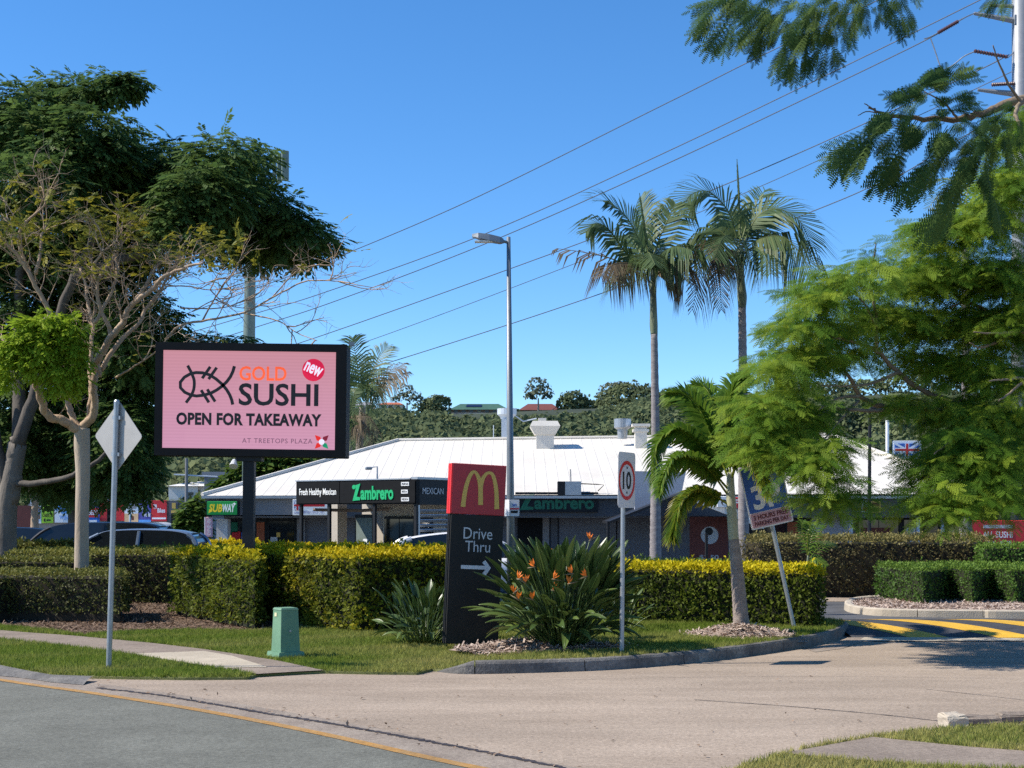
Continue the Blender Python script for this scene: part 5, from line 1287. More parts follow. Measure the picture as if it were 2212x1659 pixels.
# ------------------------------------------------------------------ kiosk pavilion
KA = Vector((X(640, 38.44), 38.44, ZG)); KB = Vector((X(899, 36), 36, ZG))
kw_, kd = (KB - KA).length, 2.9
kyaw = math.atan2(KB.y - KA.y, KB.x - KA.x)
kio = thing('kiosk', 'black framed corner kiosk with deep black fascia in front of the white roof', 'building', KA, (0, 0, kyaw))
ZB, ZF = 2.02 - ZG, 2.66 - ZG
part('fascia', MB().bx(0, kw_, 0, .14, ZB, ZF), 'black_paint', kio)
part('fascia', MB().bx(kw_ - .14, kw_, .142, kd, ZB - .02, ZF - .003), 'satin_black', kio)
part('coping', MB().bx(kw_ - .2, kw_ + .03, .02, kd + .1, ZF, ZF + .06).bx(-.02, kw_ - .202, -.02, .18, ZF, ZF + .03), 'silver_trim', kio)
part('ceiling', MB().bx(.14, kw_ - .145, .145, kd, ZB + .05, ZB + .1), 'grey_fascia', kio)
part('ceiling_rail', MB().tube([(.2, .5, ZB - .14), (2.0, .45, ZB - .17), (3.0, .4, ZB - .12)], .05, 6), 'house_brown', kio)
for t in (.03, .275, .655, .985):
    part('post', MB().bx(kw_ * t - .04, kw_ * t + .04, .03, .11, 0, ZB), 'satin_black', kio)
# back wall of the kiosk
yb = 2.0
part('back_wall', MB().bx(kw_ * .34, kw_ * .97, yb, yb + .15, 0, ZB + .05), 'beige_wall', kio)
w = part('window', MB().bx(kw_ * .36, kw_ * .76, yb - .06, yb - .001, .8, 2.5), 'satin_black', kio)
for i in range(3): part('pane', MB().bx(kw_ * (.365 + .131 * i), kw_ * (.365 + .131 * i + .124), yb - .075, yb - .062, .88, 2.42), 'shop_glass', w)
w = part('window', MB().bx(kw_ * .88, kw_ * .96, yb - .06, yb - .001, .1, 2.5), 'satin_black', kio); part('pane', MB().bx(kw_ * .89, kw_ * .95, yb - .075, yb - .062, .18, 2.42), 'shop_glass', w)
dr = part('door', MB().bx(kw_ * .1, kw_ * .27, yb - .05, yb, 0, 2.55), 'satin_black', kio); part('pane', MB().bx(kw_ * .115, kw_ * .255, yb - .065, yb - .052, .1, 2.45), 'interior_grey', dr)
part('notice', MB().bx(kw_ * .18, kw_ * .225, yb - .08, yb - .07, 1.5, 1.85), 'letter_white', dr); part('handle', MB().bx(kw_ * .125, kw_ * .132, yb - .1, yb - .066, .9, 1.5), 'silver_trim', dr)
part('side_wall', MB().bx(-.25, .08, yb - .4, yb, 0, ZB + .05), 'beige_wall', kio)
part('rear_panel', MB().bx(.0, kw_ - .2, 2.75, 2.9, 0, ZB + .05), 'beige_wall', kio)
part('low_wall', MB().bx(kw_ * .32, kw_ * .72, .3, .45, 0, 1.42), 'concrete_grey', kio)
# louvred screen on the right side
lv = part('louvre_frame', MB().bx(kw_ - .1, kw_ - .02, .12, .18, .2, ZB - .03).bx(kw_ - .1, kw_ - .02, 2.6, 2.66, .2, ZB - .03), 'silver_trim', kio)
lme = MB().bx(-.05, .05, 0, 2.4, -.012, .012).mesh('slat'); lme.materials.append(MATS['silver_trim'])
for i in range(19):
    s_ = obj('slat', lme, None, lv, loc=(kw_ - .06, .19, .35 + i * .127)); s_.rotation_euler = (0, R(-38), 0)
# lettering signs on the fascia (flat panels of their own)
def sign_on(root_like, x, z, y, label, cat='sign', name='fascia_sign', yaw=None, group=None):
    M = Matrix.Rotation(root_like[1], 3, 'Z'); p = Vector(root_like[0]) + M @ Vector((x, y, z))
    return thing(name, label, cat, p, (0, 0, root_like[1] if yaw is None else yaw), group)
KF = (KA, kyaw); zc = (ZB + ZF) / 2
s1 = sign_on(KF, kw_ * .195, zc, -.03, 'white slogan lettering panel on the left of the black kiosk fascia')
part('panel', MB().bx(-kw_ * .185, kw_ * .185, 0, .025, -.29, .29), 'black_paint', s1)
text('Fresh Healthy Mexican', 1.36, .235, 0, -.008, .0, 'lettering_lit', s1, bold=.012)
s2 = sign_on(KF, kw_ * .69, zc, -.03, 'bright green name lettering with three white tags on the black kiosk fascia')
part('panel', MB().bx(-kw_ * .305, kw_ * .305, 0, .025, -.29, .29), 'black_paint', s2)
def zam(root, w, h, m, y=-.01, zoff=0, x=0):
    text('ambrero', w * .80, h * .80, x + w * .10, y, zoff - h * .05, m, root, bold=.035, depth=.02)
    # the initial drawn as a slashed letter
    q = w * .17; x_ = x - w * .5
    o = MB().plate([(x_ + q * .1, zoff + h * .36), (x_ + q * 1.15, zoff + h * .5), (x_ + q * .62, zoff - h * .26), (x_ + q * 1.1, zoff - h * .3), (x_ + q * 1.1, zoff - h * .46), (x_ + q * .02, zoff - h * .5), (x_ + q * .52, zoff + h * .28), (x_ + q * .3, zoff + h * .16)], y - .01, y + .01)
    part('lettering', o, m, root)
    part('lettering', MB().plate(disc(x_ + q * .2, zoff + h * .3, h * .13, 14), y - .012, y + .008), m, root)
zam(s2, 1.42, .46, 'bright_green', x=-.12)
for i, (w_, z_) in enumerate(((.26, .2), (.22, .0), (.26, -.2))):
    tg = part('tag', MB().bx(.98 - .13, .98 - .13 + w_, -.014, 0, z_ - .05, z_ + .05), 'letter_white', s2)
    text(('MEXICAN', 'WITH A', 'MISSION')[i], w_ * .8, .055, .98 - .13 + w_ / 2, -.017, z_, 'letter_dark', tg)
s3 = sign_on(KF, kw_ + .03, zc + .02, .6, 'white capital lettering on the shaded side of the kiosk fascia', yaw=kyaw + math.pi / 2)
text('MEXICAN', .88, .17, .06, -.01, 0, 'letter_grey', s3)
nb = sign_on(KF, kw_ * .3, .72, .25, 'white house number plate at the kiosk entrance'); part('plate', MB().bx(-.14, .14, 0, .02, -.28, .28), 'letter_white', nb); text('22', .16, .2, .0, -.005, .02, 'letter_dark', nb)
la = thing('camera_arm', 'thin pole with outreach camera on the kiosk roof', 'lamp', (X(815, 37.5), 37.5, 2.66))  # a camera on an arm; its lamp_head part is the camera
wpart('pole', MB().tube([(X(815, 37.5), 37.5, 2.66), (X(815, 37.5), 37.5, ZT(1008, 37.5)), (X(797, 37.5), 37.5, ZT(1010, 37.5))], .022, 6), 'pale_steel', la); wpart('lamp_head', MB().box((X(797, 37.5), 37.4, ZT(1012, 37.5)), (.16, .2, .08), .3, .02), 'galv', la)

# signs on the centre
def board(label, u0, u1, v0, v1, Y, m, depth=.15, cat='sign', name='shop_sign', yaw=0, group=None, rim=None):
    p = P((u0 + u1) / 2, (v0 + v1) / 2, Y); w, h = (u1 - u0) / F * Y, (v1 - v0) / F * Y
    s = thing(name, label, cat, p, (0, 0, yaw), group)
    part('panel', MB().bx(-w / 2, w / 2, 0, depth, -h / 2, h / 2, .012), m, s)
    if rim: part('rim', MB().bx(-w / 2 - .03, w / 2 + .03, .02, depth + .02, -h / 2 - .03, h / 2 + .03), rim, s)
    return s, w, h
sb, w, h = board('green lit sign with yellow and white slanted letters on the grey fascia', 447, 512, 1083, 1112, YS - .42, 'sub_green', .3, rim='satin_black')
text('SUB', w * .44, h * .6, -w * .21, -.012, 0, 'sub_yellow', sb, bold=.03, shear=.2, depth=.012); text('WAY', w * .42, h * .6, w * .23, -.012, 0, 'lettering_lit', sb, bold=.03, shear=.2, depth=.012)
part('arrow', MB().plate([(-w * .45, -h * .38), (-w * .3, -h * .22), (-w * .36, -h * .22), (-w * .36, -h * .1), (-w * .41, -h * .1)], -.012, -.004), 'sub_yellow', sb)
part('arrow', MB().plate([(w * .40, h * .22), (w * .48, h * .3), (w * .40, h * .42), (w * .40, h * .36), (w * .36, h * .36), (w * .36, h * .28), (w * .40, h * .28)], -.012, -.004), 'lettering_lit', sb)
sf, w, h = board('white sign with union flag and red words beside the kiosk', 632, 706, 1079, 1113, YS - .4, 'lettering_lit', .2)
fl = part('flag', MB().bx(-w * .46, -w * .25, -.012, -.002, -h * .2, h * .46), 'sign_blue', sf)
def jack(root, x0, x1, z0, z1, y):
    cx, cz_ = (x0 + x1) / 2, (z0 + z1) / 2; q = (z1 - z0)
    part('flag_stripe', MB().ribbon([(x0, z0), (x1, z1)], q * .16, y - .004, y).ribbon([(x0, z1), (x1, z0)], q * .16, y - .0042, y), 'letter_white', root)
    part('flag_stripe', MB().plate([(cx - q * .16, z0), (cx + q * .16, z0), (cx + q * .16, z1), (cx - q * .16, z1)], y - .007, y - .005).plate([(x0, cz_ - q * .16), (x1, cz_ - q * .16), (x1, cz_ + q * .16), (x0, cz_ + q * .16)], y - .0072, y - .005), 'letter_white', root)
    part('flag_stripe', MB().plate([(cx - q * .09, z0), (cx + q * .09, z0), (cx + q * .09, z1), (cx - q * .09, z1)], y - .010, y - .008).plate([(x0, cz_ - q * .09), (x1, cz_ - q * .09), (x1, cz_ + q * .09), (x0, cz_ + q * .09)], y - .0103, y - .008), 'bright_red', root)
jack(fl, -w * .46, -w * .25, -h * .2, h * .46, -.013)
part('lettering', MB().bx(-w * .18, w * .44, -.008, -.001, h * .05, h * .22), 'bright_red', sf); text('BRITISH FISH & CHIPS', w * .62, h * .17, w * .12, -.008, -h * .3, 'sign_blue', sf); text('TRADITIONAL', w * .24, h * .13, -w * .34, -.008, -h * .36, 'sign_blue', sf)
sd_, w, h = board('narrow vertical banner with faded letters at the left end of the shops', 444, 459, 1117, 1160, YS - .3, 'sign_pink', .03, name='banner'); t_ = text('DINE IN', h * .8, w * .55, 0, -.008, 0, 'letter_white', sd_, roll=R(-90))
part('pole', MB().tube([(-w * .6, .05, h / 2), (-w * .6, .05, -1.6)], .025, 6), 'pale_steel', sd_)
sz, w, h = board('dark green name sign in shade on the charcoal fascia right of the drive-through sign', 1113, 1292, 1063, 1106, YS - .2, 'satin_black', .14)
zam(sz, w * .9, h * .82, 'dull_green', y=-.01)  # darker green than the kiosk letters, shade put into the colour
st1, w, h = board('small white shop sign with red print on the charcoal fascia', 1861, 1877, 1081, 1107, YS - .15, 'letter_white', .06); text('TAX', w * .7, h * .3, 0, -.006, h * .18, 'letter_dark', st1); part('lettering', MB().bx(-w * .36, w * .36, -.006, -.001, -h * .36, -h * .1), 'bright_red', st1)
st2, w, h = board('small amber shop sign beside the white one on the charcoal fascia', 1880, 1903, 1082, 1108, YS - .15, 'arch_gold', .06); part('lettering', MB().bx(-w * .36, w * .36, -.006, -.001, h * .08, h * .34), 'roof_maroon', st2); part('lettering', MB().bx(-w * .36, w * .36, -.0065, -.001, -h * .34, -h * .08), 'roof_maroon', st2)
# entrance portico
YPo = 41.0
po = thing('entrance_portico', 'gabled entrance canopy with white fascia and pale side panel between the palms', 'canopy', (X(1478, YPo), YPo, ZG))
g0, g1, g2 = P(1316, 1126, YPo), P(1480, 1062, YPo), P(1650, 1128, YPo)
wpart('fascia', MB().add([], []) if False else (lambda m_: (m_.v.extend([tuple(g1), tuple(g2), tuple(g2 - Vector((0, 0, .2))), tuple(g1 - Vector((0, 0, .2)))] + [tuple(Vector(q) + Vector((0, .08, 0))) for q in (g1, g2, g2 - Vector((0, 0, .2)), g1 - Vector((0, 0, .2)))]), m_.f.extend([(0, 1, 2, 3), (7, 6, 5, 4), (0, 4, 5, 1), (1, 5, 6, 2), (2, 6, 7, 3), (3, 7, 4, 0)]), m_)[2])(MB()), 'house_white', po)
mb = MB()
for p, q in ((g0, g1),):
    mb.v += [tuple(p), tuple(q), tuple(q + Vector((0, 3.2, 0))), tuple(p + Vector((0, 3.2, 0))), tuple(p - Vector((0, 0, .07))), tuple(q - Vector((0, 0, .07))), tuple(q + Vector((0, 3.2, -.07))), tuple(p + Vector((0, 3.2, -.07)))]
mb.f = [(0, 1, 2, 3), (7, 6, 5, 4), (0, 4, 5, 1), (1, 5, 6, 2), (2, 6, 7, 3), (3, 7, 4, 0)]
wpart('roof', mb, 'satin_black', po)
mb = MB(); p, q = g1 + Vector((.01, .1, -.02)), g2 + Vector((0, .1, -.02))
mb.v = [tuple(p), tuple(q), tuple(q + Vector((0, 3.1, 0))), tuple(p + Vector((0, 3.1, 0)))]; mb.f = [(0, 1, 2, 3)]
wpart('roof', mb, 'charcoal_paint', po)
wpart('side_panel', MB().plate([(X(1370, 43), ZT(1108, 43)), (X(1470, 43), ZT(1070, 43)), (X(1480, 43), ZT(1020, 43)), (X(1370, 43), ZT(1018, 43))], 42.8, 43.0), 'pale_wall', po)
for u, zt in ((1314, g0.z), (1527, 1.2), (1640, g2.z)): wpart('post', MB().tube([(X(u, YPo), YPo + .1, ZG), (X(u, YPo), YPo + .1, zt)], .045, 6), 'satin_black', po)
sp1, w, h = board('red block letter sign on the white canopy fascia', 1585, 1612, 1074, 1098, YPo - .12, 'bright_red', .1); text('FU', w * .7, h * .6, -w * .05, -.008, 0, 'letter_white', sp1, bold=.03)
text('HOUSE', w * 1.2, h * .4, w * .15, -.008, -h * .8, 'letter_white', sp1, bold=.02)
sp2, w, h = board('white round topped logo sign left of the red letters', 1550, 1578, 1072, 1096, YPo - .12, 'letter_white', .1); part('logo', MB().plate(disc(0, -h * .05, h * .26, 18), -.008, -.001), 'letter_dark', sp2); part('logo', MB().plate(disc(.02, -h * .12, h * .17, 18), -.012, -.009), 'letter_white', sp2)
sp3, w, h = board('dark red hanging poster with white disc in the canopy shade', 1490, 1573, 1116, 1222, YPo + 1.6, 'roof_maroon', .05, cat='poster', name='poster')  # red taken darker: the canopy shade is put into the colour
part('disc', MB().plate(disc(.02, .12 * h, h * .18, 28), -.008, -.001), 'letter_grey', sp3); part('logo', MB().plate(disc(.0, .2 * h, h * .08, 18), -.014, -.009).plate([(-.1, .05 * h), (-.06, .2 * h), (-.02, .2 * h), (-.05, .02 * h)], -.0135, -.009), 'letter_dark', sp3)
text('$3.50', w * .5, h * .1, 0, -.008, -h * .33, 'letter_grey', sp3, bold=.02)
text('SUSHI', w * .7, h * .07, 0, -.008, h * .4, 'roof_maroon', sp3)
# red price banner on the right, black lamp pole, flag sign
pr, w, h = board('bright red price banner with white words behind the right hedge', 2089, 2260, 1124, 1196, 33.5, 'bright_red', .03, cat='banner', name='price_banner')
text('ALL SUSHI', 64 / F * 33.5, 14 / F * 33.5, (2155 - 2174.5) / F * 33.5, -.006, (1160 - 1155) / F * 33.5, 'letter_white', pr, bold=.02); text('$2.50', 60 / F * 33.5, 22 / F * 33.5, (2155 - 2174.5) / F * 33.5, -.006, (1160 - 1179) / F * 33.5, 'letter_white', pr, bold=.03)
part('lettering', MB().bx((2124 - 2174.5) / F * 33.5, (2188 - 2174.5) / F * 33.5, -.006, -.001, (1160 - 1141) / F * 33.5, (1160 - 1134) / F * 33.5), 'letter_grey', pr)
for u in (-.9, .85): part('post', MB().tube([(u, .06, h / 2), (u, .06, -1.7)], .03, 6), 'pale_steel', pr)
lp2 = thing('lamp_post', 'slim black lamp post in front of the right end of the white roof', 'lamp post', (X(1877, 38), 38, gz(38)))
wpart('pole', MB().tube([(X(1877, 38), 38, gz(38)), (X(1879, 38), 38, ZT(890, 38))], [.055, .045], 8), 'satin_black', lp2); wpart('lamp_head', MB().box((X(1879, 38), 37.8, ZT(886, 38)), (.2, .6, .1), 0, .02), 'satin_black', lp2)
fs, w, h = board('white roadside sign with union flag behind the right roof end', 1930, 1990, 952, 992, 72, 'letter_white', .2, name='pole_sign'); jb = part('flag', MB().bx(-w * .45, w * .42, -.03, -.002, -h * .35, h * .35), 'sign_blue', fs); jack(jb, -w * .45, w * .42, -h * .35, h * .35, -.031)
part('pole', MB().tube([(-w * .7, .1, h * 1.6), (-w * .7, .1, -6)], .09, 10), 'letter_white', fs)

# ------------------------------------------------------------------ big screen
YL = 21.4; sc = F / YL
bc = P(536, 864, YL)
bb = thing('led_billboard', 'black framed pink roadside screen with fish logo on a dark post', 'billboard', (X(531, YL), YL, 0), (0, R(.75), 0))
off = bc - Vector((X(531, YL), YL, 0))
W_, H_ = 412 / sc, 244 / sc; cx, cz_ = off.x, off.z
def bu(x): return (322.6 + .1979 * x - 536) / sc + cx
def bv(y): return (864 - (720 + .1979 * y)) / sc + cz_ + (0) 
part('post', MB().bx(-.085, .085, .05, .22, 0, cz_ - H_ / 2 + .02), 'satin_black', bb)
part('post_collar', MB().bx(-.2, .2, .02, .26, cz_ - H_ / 2 - .07, cz_ - H_ / 2 - .002), 'satin_black', bb)
part('cabinet', MB().bx(cx - W_ / 2, cx + W_ / 2, .0, .45, cz_ - H_ / 2, cz_ + H_ / 2, .012), 'black_paint', bb)
bw = .115
part('frame', MB().bx(cx - W_ / 2 - .003, cx - W_ / 2 + bw, -.05, -.001, cz_ - H_ / 2, cz_ + H_ / 2).bx(cx + W_ / 2 - bw - .05, cx + W_ / 2 + .003, -.05, -.001, cz_ - H_ / 2, cz_ + H_ / 2)
     .bx(cx - W_ / 2 + bw, cx + W_ / 2 - bw - .05, -.05, -.001, cz_ + H_ / 2 - .12, cz_ + H_ / 2).bx(cx - W_ / 2 + bw, cx + W_ / 2 - bw - .05, -.05, -.001, cz_ - H_ / 2, cz_ - H_ / 2 + .115), 'black_paint', bb)
sm_ = bpy.data.materials.new('screen_pink'); sm_.use_nodes = True; MATS['screen_pink'] = sm_
n_, l_ = sm_.node_tree.nodes, sm_.node_tree.links
bs = n_['Principled BSDF']; bs.inputs['Base Color'].default_value = (.03, .02, .025, 1); bs.inputs['Roughness'].default_value = .6
tcn = n_.new('ShaderNodeTexCoord'); sx = n_.new('ShaderNodeSeparateXYZ'); l_.new(tcn.outputs['Object'], sx.inputs[0])
mr = n_.new('ShaderNodeMapRange'); mr.inputs[1].default_value = cz_ - H_ / 2; mr.inputs[2].default_value = cz_ + H_ / 2; l_.new(sx.outputs['Z'], mr.inputs[0])
cr = n_.new('ShaderNodeValToRGB'); cr.color_ramp.elements[0].color = srgb(226, 164, 196); cr.color_ramp.elements[1].color = srgb(220, 152, 164); l_.new(mr.outputs[0], cr.inputs[0])
wv = n_.new('ShaderNodeTexWave'); wv.bands_direction = 'Z'; wv.inputs['Scale'].default_value = 6.4; l_.new(tcn.outputs['Object'], wv.inputs[0])
mm = n_.new('ShaderNodeMapRange'); mm.inputs[3].default_value = .52; mm.inputs[4].default_value = .56; l_.new(wv.outputs['Fac'], mm.inputs[0])
l_.new(cr.outputs[0], bs.inputs['Emission Color']); l_.new(mm.outputs[0], bs.inputs['Emission Strength'])
scr = part('screen', MB().bx(cx - W_ / 2 + bw, cx + W_ / 2 - bw - .05, -.02, -.0015, cz_ - H_ / 2 + .115, cz_ + H_ / 2 - .12), 'screen_pink', bb)
mat('screen_dark', (.02, .018, .02), .6, .1); mat('screen_orange', srgb(255, 96, 52), .6, .02, emit=.5); mat('screen_crimson', srgb(212, 22, 62), .6, .02, emit=.5); mat('screen_white', (.85, .75, .85), .6, .02, emit=.45); mat('screen_mauve', srgb(120, 78, 98), .6, .02, emit=.34); mat('screen_green', srgb(20, 150, 100), .6, .02, emit=.4); mat('screen_maroon', srgb(130, 25, 45), .6, .02, emit=.4); mat('screen_redder', srgb(225, 40, 30), .6, .02, emit=.45)
ysf = -.024
def btext(s, x0_, x1_, y0_, y1_, m, **kw):
    return text(s, abs(bu(x1_) - bu(x0_)), abs(bv(y1_) - bv(y0_)), (bu(x0_) + bu(x1_)) / 2, kw.pop('y', ysf), (bv(y0_) + bv(y1_)) / 2, m, scr, **kw)
btext('GOLD', 950, 1465, 360, 517, 'screen_orange', bold=.018); btext('SUSHI', 945, 1815, 545, 790, 'screen_dark', bold=.02); btext('OPEN FOR TAKEAWAY', 268, 1852, 873, 1010, 'screen_dark', bold=.045, spacing=1.06); btext('AT TREETOPS PLAZA', 990, 1755, 1145, 1197, 'screen_mauve', spacing=1.15)
sk = lambda pts, w=34: part('fish_logo', MB().ribbon([(bu(p.x), bv(p.y)) for p in curve_pts([(x, y, 0) for x, y in pts], 24)] if len(pts) > 2 else [(bu(x), bv(y)) for x, y in pts], w * .1979 / sc, ysf - .003 - .0006 * random.random(), ysf + .003), 'screen_dark', scr)
sk([(895, 362), (872, 440), (832, 510), (775, 572), (700, 628), (620, 668), (510, 692), (430, 685), (345, 645), (300, 575), (340, 500), (420, 450), (500, 437), (600, 450), (690, 500), (775, 572), (830, 645), (865, 715), (882, 782)])
sk([(430, 448), (455, 510), (460, 570), (452, 630), (430, 686)], 32)
for a_ in (((385, 362), (432, 448)), ((432, 686), (372, 768)), ((632, 372), (545, 500)), ((702, 380), (615, 508)), ((535, 628), (622, 762)), ((602, 618), (690, 752))): sk(list(a_), 32)
part('badge', MB().plate(disc(bu(1757), bv(393), 122 * .1979 / sc, 40), ysf - .002, ysf + .003), 'screen_crimson', scr)
btext('new', 1660, 1855, 335, 440, 'screen_white', bold=.025, roll=R(24), y=ysf - .006)
fx, fz = bu(1857), bv(1176); q = 92 * .1979 / sc
for a_, m_ in ((135, 'screen_redder'), (45, 'screen_maroon'), (225, 'screen_redder'), (315, 'screen_green')):
    t = R(a_); d = (math.cos(t), math.sin(t)); pp = (-d[1], d[0])
    part('petal', MB().plate([(fx, fz), (fx + d[0] * q * .55 - pp[0] * q * .3, fz + d[1] * q * .55 - pp[1] * q * .3), (fx + d[0] * q * 1.15, fz + d[1] * q * 1.15), (fx + d[0] * q * .55 + pp[0] * q * .3, fz + d[1] * q * .55 + pp[1] * q * .3)], ysf - .002, ysf + .003), m_, scr)
part('petal', MB().plate(disc(fx, fz, q * .34, 20), ysf - .004, ysf + .003), 'screen_white', scr)
part('light_sensor', MB().bx(cx + 1.48, cx + 1.56, .1, .2, cz_ + H_ / 2, cz_ + H_ / 2 + .06), 'grey_steel', bb)
part('floodlight', MB().tube([(-.2, -.05, cz_ - H_ / 2 - .06), (-.2, -.12, cz_ - H_ / 2 - .16)], [.03, .07], 10), 'letter_grey', bb)

# ------------------------------------------------------------------ drive-through sign
YM = 17.35; sM = F / YM
mc = P(1018, 1411, YM)
ms = thing('drive_through_sign', 'tall black drive-through sign with red top and golden arches', 'sign', (mc.x + .01, YM, .1), (0, R(2.6), R(16)))
MW, MD, MH = .675, .2, P(0, 1006, YM).z - .1 + .02
RB = MH - 109 / sM
part('body', MB().bx(-MW / 2, MW / 2, 0, MD, 0, RB - .004, .006), 'sign_charcoal', ms)
for i, xx in enumerate((.02, .09)): part('side_trim', MB().bx(-MW / 2 - .014, -MW / 2 - .001, xx + .02, xx + .055, 0, RB - .005), 'satin_black', ms)
top = part('head', MB().bx(-MW / 2 - .006, MW / 2 + .006, -.008, MD + .004, RB, MH, .006), 'sign_red', ms)
for xx in (.0, .1): part('side_trim', MB().bx(-MW / 2 - .022, -MW / 2 - .007, xx, xx + .085, RB + .002, MH - .002), 'bright_red', ms)  # side redder and brighter than the head: sunlight put into the colour
mk = .2777 / sM
def mu(x, y): return (x - (424 - .057 * (y - 105))) * mk * 1.04
def mv(y): return MH - (y - 104) * mk
arch = [(286, 441), (300, 345), (318, 265), (340, 205), (360, 173), (375, 165), (390, 172), (408, 205), (420, 255), (424, 300), (424, 420)]
aw_ = [38, 34, 32, 30, 27, 22, 24, 30, 34, 36, 36]
arch2 = [(422, 420), (424, 300), (430, 255), (445, 210), (472, 174), (497, 166), (518, 178), (532, 215), (543, 275), (548, 350), (548, 446)]
for pts_, yy in ((arch, -.0155), (arch2, -.016)):
    r_ = [(mu(x, y), mv(y)) for x, y in pts_]; cc = curve_pts([(x, z, 0) for x, z in r_], 44)
    part('arch_logo', MB().ribbon([(p.x, p.y) for p in cc], list(np.interp(np.linspace(0, 1, 44), np.linspace(0, 1, 11), aw_ if yy == -.0155 else aw_[::-1]) * mk), yy, -.006), 'arch_gold', top)
def mtext(s, x0_, x1_, y0_, y1_):
    ym_ = (y0_ + y1_) / 2; a_, b_ = mu(x0_, ym_), mu(x1_, ym_); text(s, b_ - a_, (y1_ - y0_) * mk, (a_ + b_) / 2, -.004, mv(ym_), 'letter_grey', ms)
mtext('Drive', 290, 513, 598, 688); mtext('Thru', 300, 494, 702, 788)
part('arrow', MB().ribbon([(mu(266, 907), mv(907)), (mu(466, 907), mv(907))], 29 * mk, -.005, -.001), 'arrow_grey', ms)
part('arrow', MB().ribbon([(mu(443, 858), mv(858)), (mu(482, 908), mv(908)), (mu(443, 960), mv(960))], 32 * mk, -.0055, -.001), 'arrow_grey', ms)

# ------------------------------------------------------------------ traffic signs
def pole(root, p0, p1, r, m='galv', name='pole'): return part(name, MB().tube([p0, p1], r, 12), m, root)
dz = G(235, 1438, .06)
ds = thing('diamond_sign', 'back of a diamond warning sign on a leaning galvanised pole', 'sign', dz, (0, R(2.55), R(-33)))
dk = F / dz.y; zc_ = dz.z; hc = (1438 - 942) / dk; hd = 74 / dk
pole(ds, (0, 0, -.05), (0, 0, (1438 - 868) / dk), .03); part('pole_cap', MB().tube([(0, 0, 570 / dk), (0, 0, 570 / dk + .02)], [.032, .02], 12), 'galv', ds)
dp = []
for a_ in (0, 90, 180, 270):
    for e in (-1.6, -.8, 0, .8, 1.6):
        t = R(a_ + e * 2.0); rr = hd * (.975 + .02 * (1 - abs(e) / 1.6)) / math.cos(t - R(a_)) * .99; dp.append((rr * math.cos(t), rr * math.sin(t) + hc))
part('plate', MB().plate(dp, .034, .038), 'alu_back', ds)
for z_ in (.2, -.2): part('bracket', MB().bx(-.06, .06, -.004, .033, hc + z_ - .02, hc + z_ + .02), 'galv', ds)
sz_ = G(1343, 1411, .13); kz = F / sz_.y
ss = thing('speed_sign', 'white speed limit sign with red ring turned towards the driveway', 'sign', sz_, (0, R(.5), 0))
pole(ss, (0, 0, -.05), (0, 0, 425 / kz), .026)
pl = obj('plate', MB().plate(rrect(-.235, .235, -.318, .318, .045), -.045, -.042).mesh('plate'), 'reflective_white', ss, loc=(0, 0, 374 / kz)); pl.rotation_euler = (0, 0, R(61))
part('plate_back', MB().plate(rrect(-.233, .233, -.316, .316, .045), -.0415, -.039), 'alu_back', pl)
ring = []
mb = MB(); nn = 48
for i in range(nn):
    a_ = 2 * math.pi * i / nn
    for r_ in (.226, .182): mb.v.append((r_ * math.cos(a_), -.047, r_ * math.sin(a_) - .005))
mb.f = [(2 * i, 2 * i + 1, (2 * i + 3) % (2 * nn), (2 * i + 2) % (2 * nn)) for i in range(nn)]
part('ring', mb, 'ring_red', pl); text('10', .225, .205, -.0, -.048, -.005, 'letter_dark', pl, bold=.012)
for z_ in (.14, -.145): part('bolt', MB().tube([(0, -.052, z_), (0, -.044, z_)], .012, 8), 'satin_black', pl)
for z_ in (.14, -.14): part('bracket', MB().bx(-.04, .04, -.038, .02, z_ - .015, z_ + .015), 'galv', pl)
tz = G(1717, 1361, .1); kt = F / tz.y
ts = thing('parking_sign', 'leaning blue three hour parking sign half behind palm fronds', 'sign', tz, (0, R(-12.6), R(6)))
pole(ts, (0, 0, -.05), (0, 0, 345 / kt), .03)
zb_ = 231 / kt
pb = part('plate', MB().plate(rrect(-.305, .305, zb_, zb_ + .88, .02), -.042, -.036), 'letter_white', ts)
part('blue_panel', MB().plate(rrect(-.285, .285, zb_ + .23, zb_ + .86, .015), -.046, -.0425), 'sign_blue', pb); part('pink_panel', MB().plate(rrect(-.285, .285, zb_ + .02, zb_ + .222, .012), -.046, -.0425), 'sign_pink', pb)
text('3P', .42, .34, .0, -.049, zb_ + .43, 'letter_white', pb, bold=.03); text('3 HOURS FREE', .5, .068, 0, -.049, zb_ + .16, 'letter_maroon', pb, bold=.025); text('PARKING PER DAY', .5, .062, 0, -.049, zb_ + .072, 'letter_maroon', pb, bold=.025)
for z_ in (.2, .7): part('bracket', MB().bx(-.05, .05, -.035, .032, zb_ + z_ - .015, zb_ + z_ + .015), 'galv', pb)

